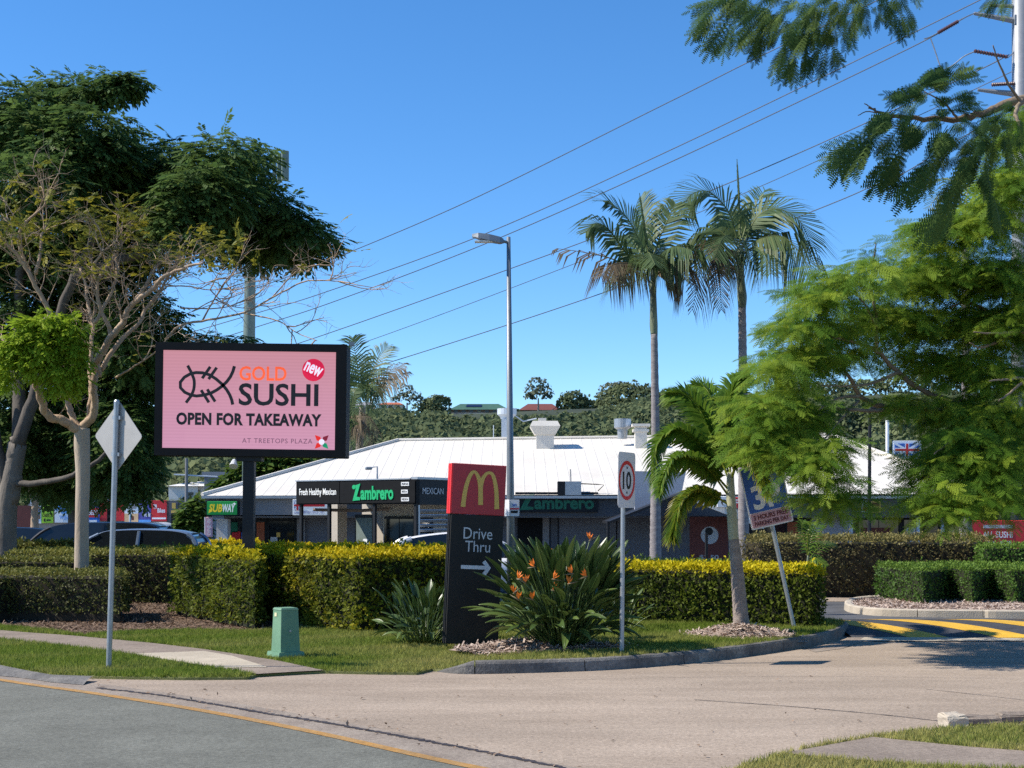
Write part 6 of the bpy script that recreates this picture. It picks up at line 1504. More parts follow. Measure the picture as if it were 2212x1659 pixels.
# ------------------------------------------------------------------ lamp post with small parking plates
YLp = 23.5; kl = F / YLp
lp = thing('lamp_post', 'tall grey tapered street lamp post beside the drive-through sign', 'lamp post', (X(1104, YLp), YLp, 0))
zt = ZT(512, YLp)
wpart('pole', MB().tube([(X(1104, YLp), YLp, 0), (X(1102.5, YLp), YLp, 2.2), (X(1098.5, YLp), YLp, zt)], [.075, .062, .033], 12), 'grey_steel', lp, sm=True)
wpart('arm', MB().tube([(X(1098.5, YLp), YLp, ZT(524, YLp)), (X(1085, YLp), YLp - .05, ZT(522, YLp))], .025, 8), 'grey_steel', lp)
hd_ = []
mb = MB()
for t, wv_, z0_, z1_ in ((0, .05, 526, 518), (.12, .085, 527, 514), (.45, .105, 523, 509), (.8, .1, 517, 506), (1, .04, 513, 507.5)):
    x_ = X(1088 - 68 * t, YLp); y_ = YLp - .05
    mb.v += [(x_, y_ - wv_, ZT(z0_, YLp)), (x_, y_ + wv_, ZT(z0_, YLp)), (x_, y_ + wv_ * .8, ZT(z1_, YLp)), (x_, y_ - wv_ * .8, ZT(z1_, YLp))]
for i in range(4):
    for j in range(4): mb.f.append((4 * i + j, 4 * i + (j + 1) % 4, 4 * i + 4 + (j + 1) % 4, 4 * i + 4 + j))
mb.f += [(0, 1, 2, 3), (19, 18, 17, 16)]
lh = wpart('lamp_head', mb, 'grey_steel', lp); wpart('lens', MB().box((X(1045, YLp), YLp - .05, ZT(523.5, YLp)), (.3, .15, .02)), 'lamp_white', lh)
p3 = thing('parking_plate', 'small three hour parking plate strapped to the lamp post', 'sign', P(1111, 1097, YLp - .09), group='parking plates on the lamp post')
part('plate', MB().plate(rrect(-.085, .085, -.14, .14, .012), 0, .004), 'reflective_white', p3); text('3P', .08, .05, 0, -.003, .045, 'sign_blue', p3, bold=.03); part('band', MB().bx(-.075, .075, -.002, 0, -.03, -.002), 'ring_red', p3); part('band', MB().bx(-.06, .06, -.002, 0, -.09, -.045), 'letter_dark', p3)
p4 = thing('parking_plate', 'edge-on white plate strapped to the left of the lamp post', 'sign', P(1095, 1097, YLp - .04), (0, 0, R(-62)), group='parking plates on the lamp post')
part('plate', MB().plate(rrect(-.085, .085, -.14, .14, .012), 0, .004), 'reflective_white', p4)

# ------------------------------------------------------------------ green service pillar
gp = G(612, 1419, .06); kg = F / gp.y
gpi = thing('service_pillar', 'small green electrical pillar cabinet on the lawn', 'cabinet', (gp.x, gp.y + .17, .055), (0, 0, R(35)))
part('base', MB().frustum((0, 0, 0), (.335, .335), (.315, .315), .055), 'pillar_green', gpi)
part('body', MB().frustum((0, 0, .056), (.25, .25), (.215, .215), .49), 'pillar_green', gpi)
part('lid', MB().frustum((0, 0, .547), (.228, .228), (.2, .2), .022), 'pillar_green', gpi)
lk_ = part('lock', MB().tube([(.0, -.118, .3), (.0, -.128, .3)], .014, 10), 'galv', gpi)
part('door_seam', MB().box((.085, -.1205, .27), (.006, .004, .4)), 'hedge_core', gpi).rotation_euler = (R(-1.9), 0, 0)
st_ = part('sticker', MB().bx(-.03, .03, -.002, 0, -.022, .022), 'pillar_sticker', gpi); st_.rotation_euler = (R(-2), 0, R(-90)); st_.location = (-.114, .03, .49)

# ------------------------------------------------------------------ cars
def car(label, loc, yaw, L, Wd, H, paint, belt, roof_pts, group=None, ws=.0):
    """x forward. roof_pts: (x fraction from rear 0..1, z fraction) outline of the cabin from rear base to windscreen base"""
    root = thing('parked_car', label, 'car', loc, (0, 0, yaw), group)
    zb, hw = H * belt, Wd / 2
    st = [(-.5, .34, .62, .80), (-.485, .2, .9, .93), (-.44, .19, 1.0, .97), (-.2, .17, 1.0, 1), (.1, .17, 1.0, 1), (.25, .17, .98, 1), (.38, .18, .86, .97), (.47, .2, .74, .9), (.5, .3, .62, .76)]
    mb = MB(); k = 8
    for fx_, z0_, zt_, w_ in st:
        x = fx_ * L; z0_, z1_ = z0_ * H * .8, zb * zt_; w = hw * w_
        mb.v += [(x, -w * .92, z0_), (x, -w, z0_ + (z1_ - z0_) * .4), (x, -w * .98, z0_ + (z1_ - z0_) * .8), (x, -w * .86, z1_), (x, w * .86, z1_), (x, w * .98, z0_ + (z1_ - z0_) * .8), (x, w, z0_ + (z1_ - z0_) * .4), (x, w * .92, z0_)]
    for i in range(len(st) - 1):
        for j in range(k): mb.f.append((i * k + j, i * k + (j + 1) % k, (i + 1) * k + (j + 1) % k, (i + 1) * k + j))
    mb.f += [tuple(range(k)), tuple((len(st) - 1) * k + j for j in range(k - 1, -1, -1))]
    part('body', mb, paint, root, sm=True)
    # cabin: glass loft with roof skin and pillars over it
    pts_ = [((f - .5) * L, z * H) for f, z in roof_pts]
    def wid(z): return hw * (.88 - .2 * max(0, (z - zb) / (H - zb)))
    cc = curve_pts([(x, z, 0) for x, z in pts_], 25)
    mb = MB()
    for p in cc: mb.v += [(p.x, -wid(p.y), p.y), (p.x, wid(p.y), p.y)]
    n_ = len(cc); base = len(mb.v)
    mb.v += [(cc[0].x, -wid(zb), zb - .02), (cc[0].x, wid(zb), zb - .02), (cc[-1].x, -wid(zb), zb - .02), (cc[-1].x, wid(zb), zb - .02)]
    mb.f = [(2 * i, 2 * i + 1, 2 * i + 3, 2 * i + 2) for i in range(n_ - 1)]
    # sides: strip from the outline down to the belt
    o = len(mb.v)
    for p in cc: mb.v += [(p.x, -wid(zb) * .995, zb - .02), (p.x, wid(zb) * .995, zb - .02)]
    for i in range(n_ - 1):
        mb.f += [(2 * i, 2 * i + 2, o + 2 * i + 2, o + 2 * i), (2 * i + 1, o + 2 * i + 1, o + 2 * i + 3, 2 * i + 3)]
    part('windows', mb, 'car_glass', root)
    zr = max(z for _, z in pts_)
    ri = [i for i, p in enumerate(cc) if p.y > zr - .10 * H]
    mb = MB()
    for i in ri:
        p = cc[i]; w = wid(p.y) + .012
        mb.v += [(p.x, -w, p.y - .05), (p.x, -w * .96, p.y + .012), (p.x, 0, p.y + .03), (p.x, w * .96, p.y + .012), (p.x, w, p.y - .05)]
    for i in range(len(ri) - 1):
        for j in range(4): mb.f.append((5 * i + j, 5 * i + j + 1, 5 * i + j + 6, 5 * i + j + 5))
    part('roof', mb, paint, root, sm=True)
    def pillar(i0, i1, w0, side, name='pillar'):
        mb = MB(); seg = cc[min(i0, i1):max(i0, i1) + 1]
        mb.tube([(p.x, side * (wid(p.y) + .004), p.y) for p in seg], w0, 6); part(name, mb, paint, root)
    for side in (-1, 1):
        pillar(ri[-1], n_ - 1, .035, side); pillar(0, ri[0], .06, side)
        mid = (ri[0] + ri[-1]) // 2
        for f in (.52,):
            p = cc[int(ri[0] + (ri[-1] - ri[0]) * f)]
            part('pillar', MB().tube([(p.x, side * (wid(p.y) + .0), p.y - .03), (p.x + .03, side * (wid(zb) + .004), zb)], .045, 6), paint, root)
        part('mirror', MB().box((cc[-1].x - .35, side * (hw + .06), zb + .08), (.12, .2, .13), 0, .03), paint, root)
        for fx_ in (-.31, .31):
            wm = MB().tube([(fx_ * L, side * (hw - .2), .32), (fx_ * L, side * (hw - .01), .32)], .32, 20)
            wh = part('wheel', wm, 'tyre', root); part('rim', MB().tube([(fx_ * L, side * (hw - .012), .32), (fx_ * L, side * (hw + .003), .32)], .2, 16), 'rim', wh)
        part('headlight', MB().box((.475 * L, side * hw * .66, zb * .66), (.18, .34, .13), side * -.3, .03), 'lamp_white', root)
        part('tail_light', MB().box((-.478 * L, side * hw * .74, zb * .88), (.14, .3, .16), side * .3, .03), 'tail_red', root)
    return root
hatch = [(.02, .62), (.05, .86), (.14, .97), (.32, 1.0), (.5, .99), (.6, .94), (.78, .66)]
suvp = [(.02, .62), (.06, .9), (.15, .99), (.35, 1.0), (.55, .985), (.66, .9), (.76, .66)]
YCa = 33.5
bx_ = X(445, YCa) - 2.0
car('blue grey hatchback seen above the hedge, facing left', (bx_, YCa, 1.37 - 1.5), math.pi, 4.1, 1.72, 1.50, 'blue_car', .62, hatch, 'cars parked behind the hedges')
car('large black car behind the pale tree trunk, facing left', (X(180, 36), 36, 1.52 - 1.72), math.pi, 4.8, 1.85, 1.72, 'black_car', .6, suvp, 'cars parked behind the hedges')
car('dark car half cut off at the far left edge', (X(-25, 38.5), 38.5, 1.42 - 1.6), math.pi, 4.4, 1.8, 1.55, 'black_car', .6, hatch, 'cars parked behind the hedges')
YW = 34.2
car('white hatchback with sloping tail parked before the kiosk', (X(832, YW) + 2.1, YW + .2, ZT(1152, YW) - 1.5), R(8), 4.2, 1.75, 1.5, 'white_car', .62, [(.0, .64), (.06, .8), (.14, .92), (.36, 1.0), (.52, .99), (.62, .93), (.78, .66)], 'cars parked behind the hedges')

# ------------------------------------------------------------------ telecom mast, power pole, lines
YMo = 62.0; km = F / YMo
mo = thing('telecom_mast', 'thick grey green phone mast rising behind the billboard', 'mast', (X(538, YMo), YMo, gz(YMo)))
wpart('pole', MB().tube([(X(537, YMo), YMo, gz(YMo)), (X(538, YMo), YMo, ZT(740, YMo)), (X(541, YMo), YMo, ZT(545, YMo)), (X(545, YMo), YMo, ZT(330, YMo))], [.32, .27, .23, .18], 20), 'mono_green', mo, sm=True)
for u, v0, v1, w_ in ((617, 328, 392, .3), (604, 332, 395, .2), (592, 333, 392, .12)):
    an = wpart('antenna_panel', MB().box((X(u, YMo), YMo - .1 * (u - 600) / 10, (ZT(v0, YMo) + ZT(v1, YMo)) / 2), (w_, .22, ZT(v0, YMo) - ZT(v1, YMo)), .4, .03), 'mono_green', mo)
for v in (345, 375): wpart('headframe', MB().tube([(X(545, YMo), YMo, ZT(v, YMo)), (X(620, YMo), YMo, ZT(v, YMo))], .05, 6), 'mono_green', mo)
for u in (475, 490): wpart('antenna_panel', MB().box((X(u, YMo), YMo + .5, ZT(360, YMo)), (.25, .2, 1.3), -.3, .03), 'mono_green', mo)
for v in (345, 375): wpart('headframe', MB().tube([(X(545, YMo), YMo, ZT(v, YMo)), (X(478, YMo), YMo + .4, ZT(v, YMo))], .05, 6), 'mono_green', mo)
YPp = 48.0
pp_ = thing('power_pole', 'pale steel power pole with cross arms at the upper right corner', 'power pole', (X(2206, YPp), YPp, 0))
wpart('pole', MB().tube([(X(2210, YPp), YPp, 0), (X(2206, YPp), YPp, ZT(400, YPp)), (X(2202, YPp), YPp, ZT(-330, YPp))], [.42, .31, .25], 16), 'pole_steel', pp_, sm=True)
def arm(u0, v0, u1, v1, r0=.055, r1=.11):
    wpart('cross_arm', MB().tube([P(u0, v0, YPp - .05), P(u1, v1, YPp - .05)], [r0, r1], 6), 'pole_steel', pp_)
arm(2104, 29, 2200, 46); arm(2112, 194, 2200, 204); arm(2140, 12, 2195, 14, .05, .07)
wpart('clamp', MB().bx(X(2188, YPp), X(2199, YPp), YPp - .2, YPp - .1, ZT(56, YPp), ZT(36, YPp)), 'pole_steel', pp_)
for (a_, b_) in (((2104, 110), (2176, 123)), ((2142, 183), (2196, 180)), ((2026, 71), (2070, 46))):
    n2 = 12
    pts_ = [P(*a_, YPp - .1).lerp(P(*b_, YPp - .1), i / 24) for i in range(25)]
    wpart('insulator', MB().tube(pts_, [.075 if i % 2 else .045 for i in range(25)], 8), 'insulator', pp_)
def lead(pts, r=.022): wpart('jumper_lead', MB().tube(curve_pts([P(u, v, YPp - .1) for u, v in pts], 16), r, 5), 'pole_steel', pp_)
lead([(2104, 29), (2088, 36), (2070, 46)]); lead([(2026, 71), (2009, 80), (1996, 84)]); lead([(2010, 82), (2020, 110), (2032, 145), (2041, 150), (2060, 140), (2082, 122), (2104, 112)]); lead([(2176, 125), (2190, 112), (2200, 90)])
lines_ = [('topmost', [(2260, -70), (2130, 0), (1900, 0 + 2), (1677, 105), (1440, 223), (1000, 440), (690, 570), (555, 612), (330, 690)]),
          ('second', [(2300, -90), (2113, 2), (1930, 92), (1440, 328), (1036, 510), (700, 632), (555, 676), (320, 745)]),
          ('third', [(2104, 29), (2068, 46), (1949, 112), (1440, 354), (1040, 530), (720, 652), (555, 706), (320, 780)]),
          ('fourth', [(2180, 118), (2103, 157), (1817, 290), (1573, 396), (1240, 530), (665, 735), (400, 815)]),
          ('fifth', [(2196, 150), (1990, 247), (1778, 342), (1597, 422), (1240, 570), (785, 740), (500, 830)]),
          ('lowest', [(2196, 225), (1956, 372), (1887, 401), (1754, 457), (1310, 630), (850, 780), (560, 865)])]
lab = {'topmost': 'topmost power line crossing the sky towards the mast', 'second': 'second power line from the top crossing the sky', 'third': 'power line ending at the long dark insulator of the pole', 'fourth': 'fourth power line down, passing behind the tall palms', 'fifth': 'thin fifth power line just above the lowest one', 'lowest': 'lowest power line reaching down beside the distant palm'}
for nm, pts_ in lines_:
    a_, b_ = pts_[0], pts_[-1]
    wp = []
    if nm == 'topmost': pts_ = [(2300, -190), (1677, 105), (1440, 223), (1000, 440), (690, 571), (555, 622), (330, 704)]
    u0, u1 = pts_[0][0], pts_[-1][0]
    for u, v in pts_:
        # depth goes from the pole to a far pole so that 1/Y is linear across the view
        t = (u0 - u) / (u0 - u1); Y = 1 / ((1 - t) / YPp + t / 95.0); wp.append(P(u, v, Y))
    cc = curve_pts(wp, 90)
    w_ = thing('power_line', lab[nm], 'power line', wp[0], group='power lines')
    wpart('conductor', MB().tube(cc, [.011 + .00016 * p.y for p in cc] if nm != 'fifth' else [.008 + .00012 * p.y for p in cc], 5), 'wire', w_)

# ------------------------------------------------------------------ shop row far left
YR_ = 112.0; kr = F / YR_
def rr(u0, u1, v0, v1, Y=YR_): return X(u0, Y), X(u1, Y), ZT(v1, Y), ZT(v0, Y)
row = thing('shop_row', 'long low shop row with parapet across the car park at far left', 'building', (X(250, YR_), YR_, ZG))
a, b, c, d = rr(58, 438, 1088, 1150); wpart('wall', MB().bx(a, b, YR_ + .3, YR_ + 14, ZG, d), 'grey_fascia', row)
a, b, c, d = rr(58, 236, 1078, 1090); wpart('parapet', MB().bx(a, b, YR_ + .8, YR_ + 13, d - .6, d + .1), 'pale_steel', row)
a, b, c, d = rr(214, 268, 1083, 1125); wpart('wall_panel', MB().bx(a, b, YR_ + .05, YR_ + .29, c, d), 'bright_red', row)
a, b, c, d = rr(361, 436, 1082, 1126); wpart('wall_panel', MB().bx(a, b, YR_ + .05, YR_ + .29, ZG, d), 'charcoal_paint', row)
a, b, c, d = rr(20, 66, 1092, 1135, 70); wpart('wall_panel', MB().bx(a, b, 70, 70.3, ZG, d), 'roof_maroon', row, label='red shop wall behind the pale forked trunk')
for u0, u1 in ((264, 303), (307, 365)):
    n2 = 14; mb = MB(); a, b = X(u0, YR_ - 3), X(u1, YR_ - 3)
    pts_ = [((a + b) / 2 - (b - a) / 2 * math.cos(math.pi * i / n2), ZT(1147, YR_) + (ZT(1130, YR_) - ZT(1147, YR_)) * math.sin(math.pi * i / n2)) for i in range(n2 + 1)]
    mb.ribbon(pts_, .14, YR_ - 3, YR_ - .1); wpart('arched_canopy', mb, 'pale_steel', row)
for u in (236, 250, 330, 345): 
    a, b, c, d = rr(u - 6, u + 6, 1130, 1150); wpart('window', MB().bx(a, b, YR_ + .2, YR_ + .29, ZG, d), 'shop_glass', row)
def rsign(label, u0, u1, v0, v1, m, items=(), group='shop signs in the far row'):
    s, w, h = board(label, u0, u1, v0, v1, YR_ - .15, m, .12, group=group)
    for it_ in items:
        if it_[0] == 't': _, s_, fx_, fz, fw, fh, mm_ = it_; text(s_, w * fw, h * fh, w * fx_, -.02, h * fz, mm_, s, bold=.03)
        else: _, x0_, x1_, z0_, z1_, mm_ = it_; part('print_block', MB().bx(w * x0_, w * x1_, -.015 - .002 * random.random(), -.001, h * z0_, h * z1_), mm_, s)
    return s
mat('lime', (.45, .72, .04), .5, .05); mat('sky_blue', (.12, .35, .75), .5, .05); mat('deep_blue', (.03, .16, .55), .5, .05); mat('purple', (.09, .085, .33), .5, .05); mat('peach', (.8, .5, .26), .5, .05)
rsign('white sign with brown framed mirror picture in the far shop row', 65, 89, 1091, 1131, 'letter_white', [('b', -.1, .42, -.25, .4, 'house_brown'), ('b', .0, .32, -.05, .3, 'sky_blue')])
rsign('lime green carpet shop sign with dark words', 89.5, 114.5, 1090, 1130, 'lime', [('t', 'WORLD', 0, .22, .6, .18, 'letter_dark'), ('t', 'CARPETS', 0, -.08, .8, .2, 'letter_dark'), ('b', -.3, -.15, -.42, -.25, 'letter_dark'), ('b', -.05, .3, -.38, -.3, 'letter_dark')])
rsign('pale blue and white sign behind the dark tree trunk', 118, 165, 1090, 1129, 'letter_white', [('b', -.5, .5, .2, .5, 'sky_blue'), ('t', 'WINTER', .1, -.22, .75, .24, 'sky_blue'), ('b', -.2, .4, .0, .16, 'sky_blue')])
rsign('blue sign with rounded red label beside the pale trunk', 188, 214.5, 1093, 1131, 'deep_blue', [('b', -.42, .42, -.15, .4, 'bright_red'), ('t', 'BEDS', 0, .13, .7, .28, 'letter_white'), ('b', -.3, .3, -.42, -.3, 'letter_white')])
rsign('white and orange sign with a picture strip', 269, 298.5, 1084, 1128, 'letter_white', [('b', -.5, .5, -.5, -.08, 'peach'), ('b', -.35, .35, .15, .4, 'roof_grey'), ('b', -.3, .3, .0, .08, 'house_brown'), ('b', -.1, .2, -.4, -.2, 'roof_maroon')])
rsign('purple sign with white italic words', 299.5, 326, 1084, 1128, 'purple', [('t', 'Battery', -.1, .18, .6, .2, 'letter_white'), ('t', 'World', .12, -.12, .65, .22, 'letter_white'), ('b', -.5, .5, -.5, -.38, 'sky_blue')])
rsign('red sign with white round emblem and word', 327, 360, 1081, 1126, 'bright_red', [('t', '99', -.25, .2, .22, .24, 'letter_white'), ('t', 'Bikes', .15, .02, .5, .22, 'letter_white'), ('b', -.45, .45, -.4, -.32, 'letter_white')])
rsign('grey panel with yellow badge right of the red sign', 366, 384, 1085, 1112, 'charcoal_paint', [('b', -.2, .25, .0, .45, 'arch_gold'), ('b', -.3, .35, -.45, -.15, 'arch_gold')])
wh = thing('white_building', 'white two storey building behind the far signs', 'building', (X(400, 150), 150, ZG))
a, b, c, d = rr(364, 427, 1049, 1120, 150); wpart('wall', MB().bx(a, b, 150, 162, ZG, d), 'house_white', wh)
a, b, c, d = rr(427, 443, 1050, 1120, 150); wpart('wall', MB().bx(a + .02, b, 150.5, 160, ZG, d), 'house_white', wh)
a, b, c, d = rr(424, 443, 1064, 1080, 150); wpart('wall_panel', MB().bx(a, b, 149.6, 149.9, c, d), 'yellow_wall', wh)
a, b, c, d = rr(362, 445, 1046, 1050, 150); mb = MB(); mb.v = [(a, 149.5, c), (b, 149.5, c), (b, 163, c), (a, 163, c), (a + 1.6, 156, d + .5), (b - .5, 156, d + .3)]; mb.f = [(0, 1, 5, 4), (2, 3, 4, 5), (0, 4, 3), (1, 2, 5), (3, 2, 1, 0)]; wpart('roof', mb, 'house_white', wh)
a, b, c, d = rr(402, 416, 1063, 1069, 149.9); wpart('window', MB().bx(a, b, 149.9, 149.99, c, d), 'house_glass', wh)
cb = thing('concrete_tower', 'square grey concrete block behind the left end of the white roof', 'building', (X(452, 140), 140, ZG))
a, b, c, d = rr(441, 478, 1030, 1100, 140); wpart('wall', MB().bx(a, b, 140, 150, ZG, d), 'concrete_grey', cb); wpart('parapet', MB().bx(a - .2, b + .6, 139.8, 150.2, d, d + .5), 'roof_grey', cb)
# traffic lights
def tlight(label, u, v0, v1, vb, Y, arm_=False):
    t = thing('traffic_light', label, 'traffic light', (X(u, Y), Y, gz(Y)), group='traffic lights by the far shop row')
    wpart('pole', MB().tube([(X(u, Y), Y, gz(Y)), (X(u, Y), Y, ZT(v0 - 3, Y))], .07, 8), 'satin_black' if not arm_ else 'pale_steel', t)
    w = .3; hd2 = wpart('lantern', MB().bx(X(u, Y) - w, X(u, Y) + w * .4, Y - .35, Y - .1, ZT(v1, Y), ZT(v0, Y), .02), 'satin_black', t)
    hh = (ZT(v0, Y) - ZT(v1, Y)) / 3
    for i in range(3): wpart('visor', MB().tube([(X(u, Y) - w * .3, Y - .36, ZT(v1, Y) + hh * (i + .5)), (X(u, Y) - w * .3, Y - .55, ZT(v1, Y) + hh * (i + .5) - .03)], hh * .36, 10), 'black_paint', hd2)
tlight('high traffic light on a pale mast beside the diamond sign pole', 281, 1056, 1080, 0, 84, True)
tlight('traffic light partly hidden behind the diamond sign pole', 246, 1086, 1128, 0, 80)
tlight('traffic light in front of the charcoal shop panel', 384, 1108, 1150, 0, 80)
up = thing('utility_pole', 'thin grey utility pole with short cross arm above the far shops', 'utility pole', (X(402, 92), 92, gz(92)))
wpart('pole', MB().tube([(X(402, 92), 92, gz(92)), (X(403, 92), 92, ZT(990, 92))], [.13, .1], 8), 'concrete_grey', up); wpart('cross_arm', MB().tube([P(386, 1101, 92), P(418, 1101, 92)], .06, 5), 'house_brown', up); wpart('cross_arm', MB().tube([P(376, 1025, 92), P(470, 1030, 92)], .05, 5), 'pale_steel', up)

# ------------------------------------------------------------------ the hill, its houses and trees
def hill_z(x, y):
    r_ = 34.0 + 1.0 * math.sin(x * .011 + .6) + 1.2 * math.sin(x * .031) + 7 * float(smooth(30, 150, x)) - 6 * float(smooth(-90, -220, x))
    t = float(smooth(145, 452, y)); return -1.2 + (r_ + .8) * (t ** .9) - .02 * max(0, y - 470)
hm = MB(); hx = list(np.linspace(-420, 420, 64)); hy = list(np.linspace(140, 620, 34))
for y in hy:
    for x in hx: hm.v.append((x, y, hill_z(x, y)))
hm.f = [(j * 64 + i, j * 64 + i + 1, j * 64 + 65 + i, j * 64 + 64 + i) for j in range(33) for i in range(63)]
struct('hill', hm.mesh('hill', True), 'hill_soil')
CLUMP = ([(0, -.5, 0), (.45, -.1, .12), (.3, .45, 0), (-.3, .5, .1), (-.5, -.05, 0)], [(0, 1, 2), (0, 2, 3), (0, 3, 4)])
def blob_cloud(cs, per, size, tip=.2):
    pp = []
    for (x, y, z, rx, ry, rz, tn) in cs:
        K = int(per * (rx / 3.5) ** 1.2) + 12; u_ = unit(K); u_[:, 1] = -np.abs(u_[:, 1]) * .9 + .1 * u_[:, 1]; u_[:, 2] = np.where(u_[:, 2] < -.35, -u_[:, 2], u_[:, 2])
        bump_ = 1 + .22 * wob(u_ + tn * 7, 3.2, 6)
        p = u_ * (bump_ * rng.uniform(.72, 1.05, K))[:, None] * np.array([rx, ry, rz]) + np.array([x, y, z])
        nn = u_ + .45 * unit(K); nn[:, 2] += .3
        tone = np.column_stack([np.clip(tn + rng.uniform(-.25, .25, K), 0, 1), np.clip(rng.uniform(-1, 1, K) * tip * 2, 0, 1)])
        pp.append(scatter(CLUMP[0], CLUMP[1], p, unit(K), nn, size * rng.uniform(.6, 1.3, K), tone))
    return join_np(pp)
def near_house(x, y): return y > 425 and any(abs(x - hx_) < w_ for hx_, w_ in ((X(848, 448), 7.5), (X(775, 448), 9), (X(1030, 448), 11), (X(1168, 448), 8)))
def ZT2(z, Y): return HZ - (z - EYE) * F / Y
cs = []; r2 = random.Random(77)
for i in range(2600):
    y = 150 + 310 * r2.random() ** .75; x = r2.uniform(-.42, .42) * y
    if near_house(x, y) and y > 432: continue
    r_ = r2.choice((1.6, 2.2, 2.8, 3.4, 4.2, 5.4)) * r2.uniform(.85, 1.15); zz = hill_z(x, y); u = 1106 + x * F / y; rz = r_ * r2.uniform(.8, 1.2)
    cap = 884 if u < 735 else 884 if u < 880 else (895 if 962 < u < 1218 else 888) if u < 1290 else 872 if u < 1480 else 850
    wv_ = 8 * math.sin(u * .021) + 6 * math.sin(u * .057 + 1); cap += (.25 * wv_ if 735 < u < 1290 else wv_) + r2.choice((0, 2, 4, 9, 16)); over = cap - ZT2(zz + .75 * r_ + rz, y)
    if over > 40: continue
    if over > 0: zz -= over * y / F
    cs.append((x, y, zz + r_ * .75, r_, r_, rz, r2.random()))
V, Fq, T = blob_cloud(cs, 95, .9)
fo_ = obj('forest', mesh_np('forest', V, Fq, T), 'leaf_hill'); fo_['kind'] = 'stuff'
YRi = 440.0
def ridge_tree(label, cls, m='leaf_hill', base=None, per=260, size=.85, tname='hill_tree', Y=YRi):
    u = sum(c[0] for c in cls) / len(cls); x = X(u, Y)
    t = thing(tname, label, 'tree', (x, Y, hill_z(x, Y)), group='trees along the ridge')
    zc_ = min(ZT(c[1], Y) for c in cls)
    wpart('trunk', MB().tube([(x, Y, hill_z(x, Y) - .5), (x, Y, max(zc_, hill_z(x, Y) + 1))], [.35, .2], 6), 'bark_pale', t)
    V, Fq, T = blob_cloud([(X(c[0], Y), Y + random.uniform(-1, 1), ZT(c[1], Y), c[2] * 1.2 * Y / F, c[2] * Y / F, c[3] * 1.2 * Y / F, random.random()) for c in cls], per, size)
    obj('crown', mesh_np('crown', V - np.array(t.location), Fq, T), m, t)
ridge_tree('tall open gum standing alone on the ridge', [(1162, 832, 20, 14), (1150, 848, 16, 13), (1176, 848, 16, 13), (1162, 856, 22, 10), (1145, 860, 10, 7), (1182, 860, 10, 7)], 'leaf_gum', per=120, size=.75)
ridge_tree('dense round dark tree right of the maroon roof', [(1238, 872, 28, 22), (1222, 880, 20, 18), (1254, 880, 20, 18), (1240, 890, 30, 14), (1262, 872, 14, 10)])
ridge_tree('dense dark tree beside the white house', [(940, 876, 24, 20), (926, 884, 18, 16), (955, 872, 16, 14), (940, 892, 28, 12)])
ridge_tree('wispy gum above the orange roof', [(878, 846, 16, 14), (892, 858, 18, 12), (870, 862, 16, 10), (900, 870, 18, 12), (856, 866, 10, 8)], 'leaf_gum', per=110, size=.7)
ridge_tree('broad bushy tree left of the first tall palm', [(1355, 862, 48, 30), (1318, 884, 34, 28), (1395, 872, 40, 30), (1360, 900, 74, 30), (1420, 890, 30, 24), (1335, 850, 20, 14)], per=340, size=.8)
ridge_tree('grey green gum rising behind the bushy ridge tree', [(1318, 842, 20, 14), (1338, 836, 14, 10), (1305, 856, 16, 12), (1300, 876, 10, 8)], 'leaf_gum', per=140, size=.75, Y=452)
ridge_tree('dark tree behind the trunk of the first tall palm', [(1450, 864, 30, 20), (1480, 878, 30, 18), (1430, 880, 24, 16)])
ridge_tree('low shrubby tree between the two roofs', [(1108, 892, 14, 8), (1280, 893, 20, 8)], per=160)
ridge_tree('leafy tree behind the feathery tree on the right ridge', [(1720, 850, 60, 24), (1790, 858, 60, 24), (1860, 850, 60, 26)], per=240)
ridge_tree('tall trees above the far right of the ridge', [(1950, 838, 60, 26), (2040, 832, 70, 30), (2140, 836, 70, 30)], per=240)
ridge_tree('small dark tree between the orange roof and the dense tree', [(905, 882, 14, 10), (915, 888, 12, 8)], per=120, size=.7)
ridge_tree('pale bushy tree at the left end of the green roofed house', [(962, 888, 12, 8), (952, 892, 10, 6)], 'leaf_gum', per=110, size=.7)
ridge_tree('spreading tree behind the dense round tree right of the maroon roof', [(1286, 878, 20, 12), (1300, 884, 18, 12)], per=150, size=.8, Y=455)
ridge_tree('tall thin gum right of the bushy ridge tree', [(1415, 846, 9, 12), (1420, 860, 12, 10), (1410, 872, 12, 10)], 'leaf_gum', per=110, size=.7, Y=452)
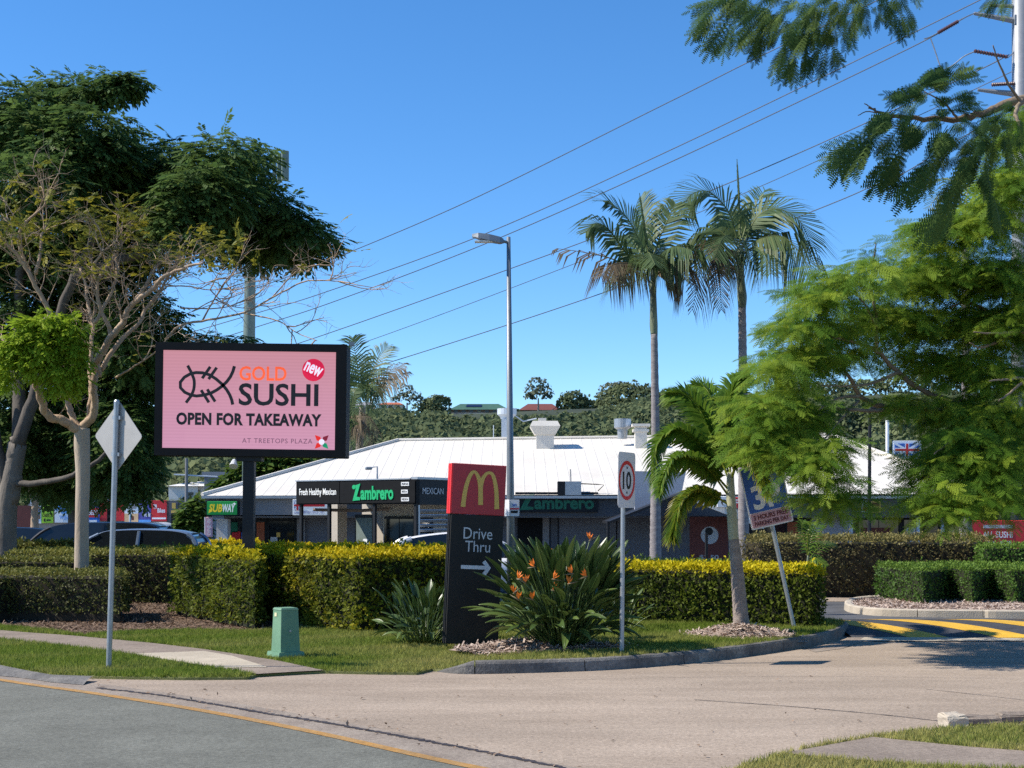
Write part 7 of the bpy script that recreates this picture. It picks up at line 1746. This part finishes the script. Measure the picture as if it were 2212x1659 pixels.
def house(label, u0, u1, vr, ve, vb, roofm, wallm, Y=448.0, dep=9, extra=None, hip=.22):
    a, b = X(u0, Y), X(u1, Y); zr, ze, zb2 = ZT(vr, Y), ZT(ve, Y), ZT(vb, Y)
    t = thing('hill_house', label, 'house', ((a + b) / 2, Y, zb2), group='houses on the ridge')
    wpart('wall', MB().bx(a + .5, b - .5, Y, Y + dep, zb2 - 1.5, ze), wallm, t)
    mb = MB(); h_ = (b - a) * hip
    mb.v = [(a, Y - .7, ze), (b, Y - .7, ze), (b, Y + dep + .7, ze), (a, Y + dep + .7, ze), (a + h_, Y + dep / 2, zr), (b - h_, Y + dep / 2, zr)]
    mb.f = [(0, 1, 5, 4), (2, 3, 4, 5), (0, 4, 3), (1, 2, 5), (3, 2, 1, 0)]
    wpart('roof', mb, roofm, t)
    n2 = max(2, int((b - a) / 2.6))
    for i in range(n2):
        x_ = a + .9 + (b - a - 1.8) * (i + .5) / n2; wd = wpart('window', MB().bx(x_ - .6, x_ + .6, Y - .05, Y - .005, zb2 + .25 * (ze - zb2), zb2 + .85 * (ze - zb2)), 'house_glass', t)
    for i in range(int((b - a) / 1.6)):
        wpart('rail_post', MB().bx(a + .3 + i * 1.6, a + .42 + i * 1.6, Y - 1.9, Y - 1.8, zb2 - 1.4, zb2 - .1), 'house_white', t)
    wpart('rail', MB().bx(a, b, Y - 1.92, Y - 1.78, zb2 - .1, zb2 + .02), 'house_white', t)
    return t
house('white house with orange tiled roof on the ridge', 815, 872, 867, 874, 887, 'roof_orange', 'house_white')
h2 = house('long house with green roof and dark solar panels on the ridge', 970, 1100, 870, 885, 893, 'roof_green', 'house_brown', hip=.18)
wpart('solar_panel', (lambda m_: (m_.v.extend([(X(1005, 448), 449.3, ZT(880, 448) + .35), (X(1040, 448), 449.3, ZT(880, 448) + .35), (X(1040, 448), 451.2, ZT(874, 448) + .3), (X(1008, 448), 451.2, ZT(874, 448) + .3)]), m_.f.append((0, 1, 2, 3)), m_)[2])(MB()), 'solar', h2)
house('house with maroon roof and white veranda rail on the ridge', 1120, 1214, 870, 886, 893, 'roof_maroon', 'house_brown')
house('pale grey roofed house behind the distant palm', 745, 808, 866, 876, 888, 'roof_grey', 'house_white', hip=.1)
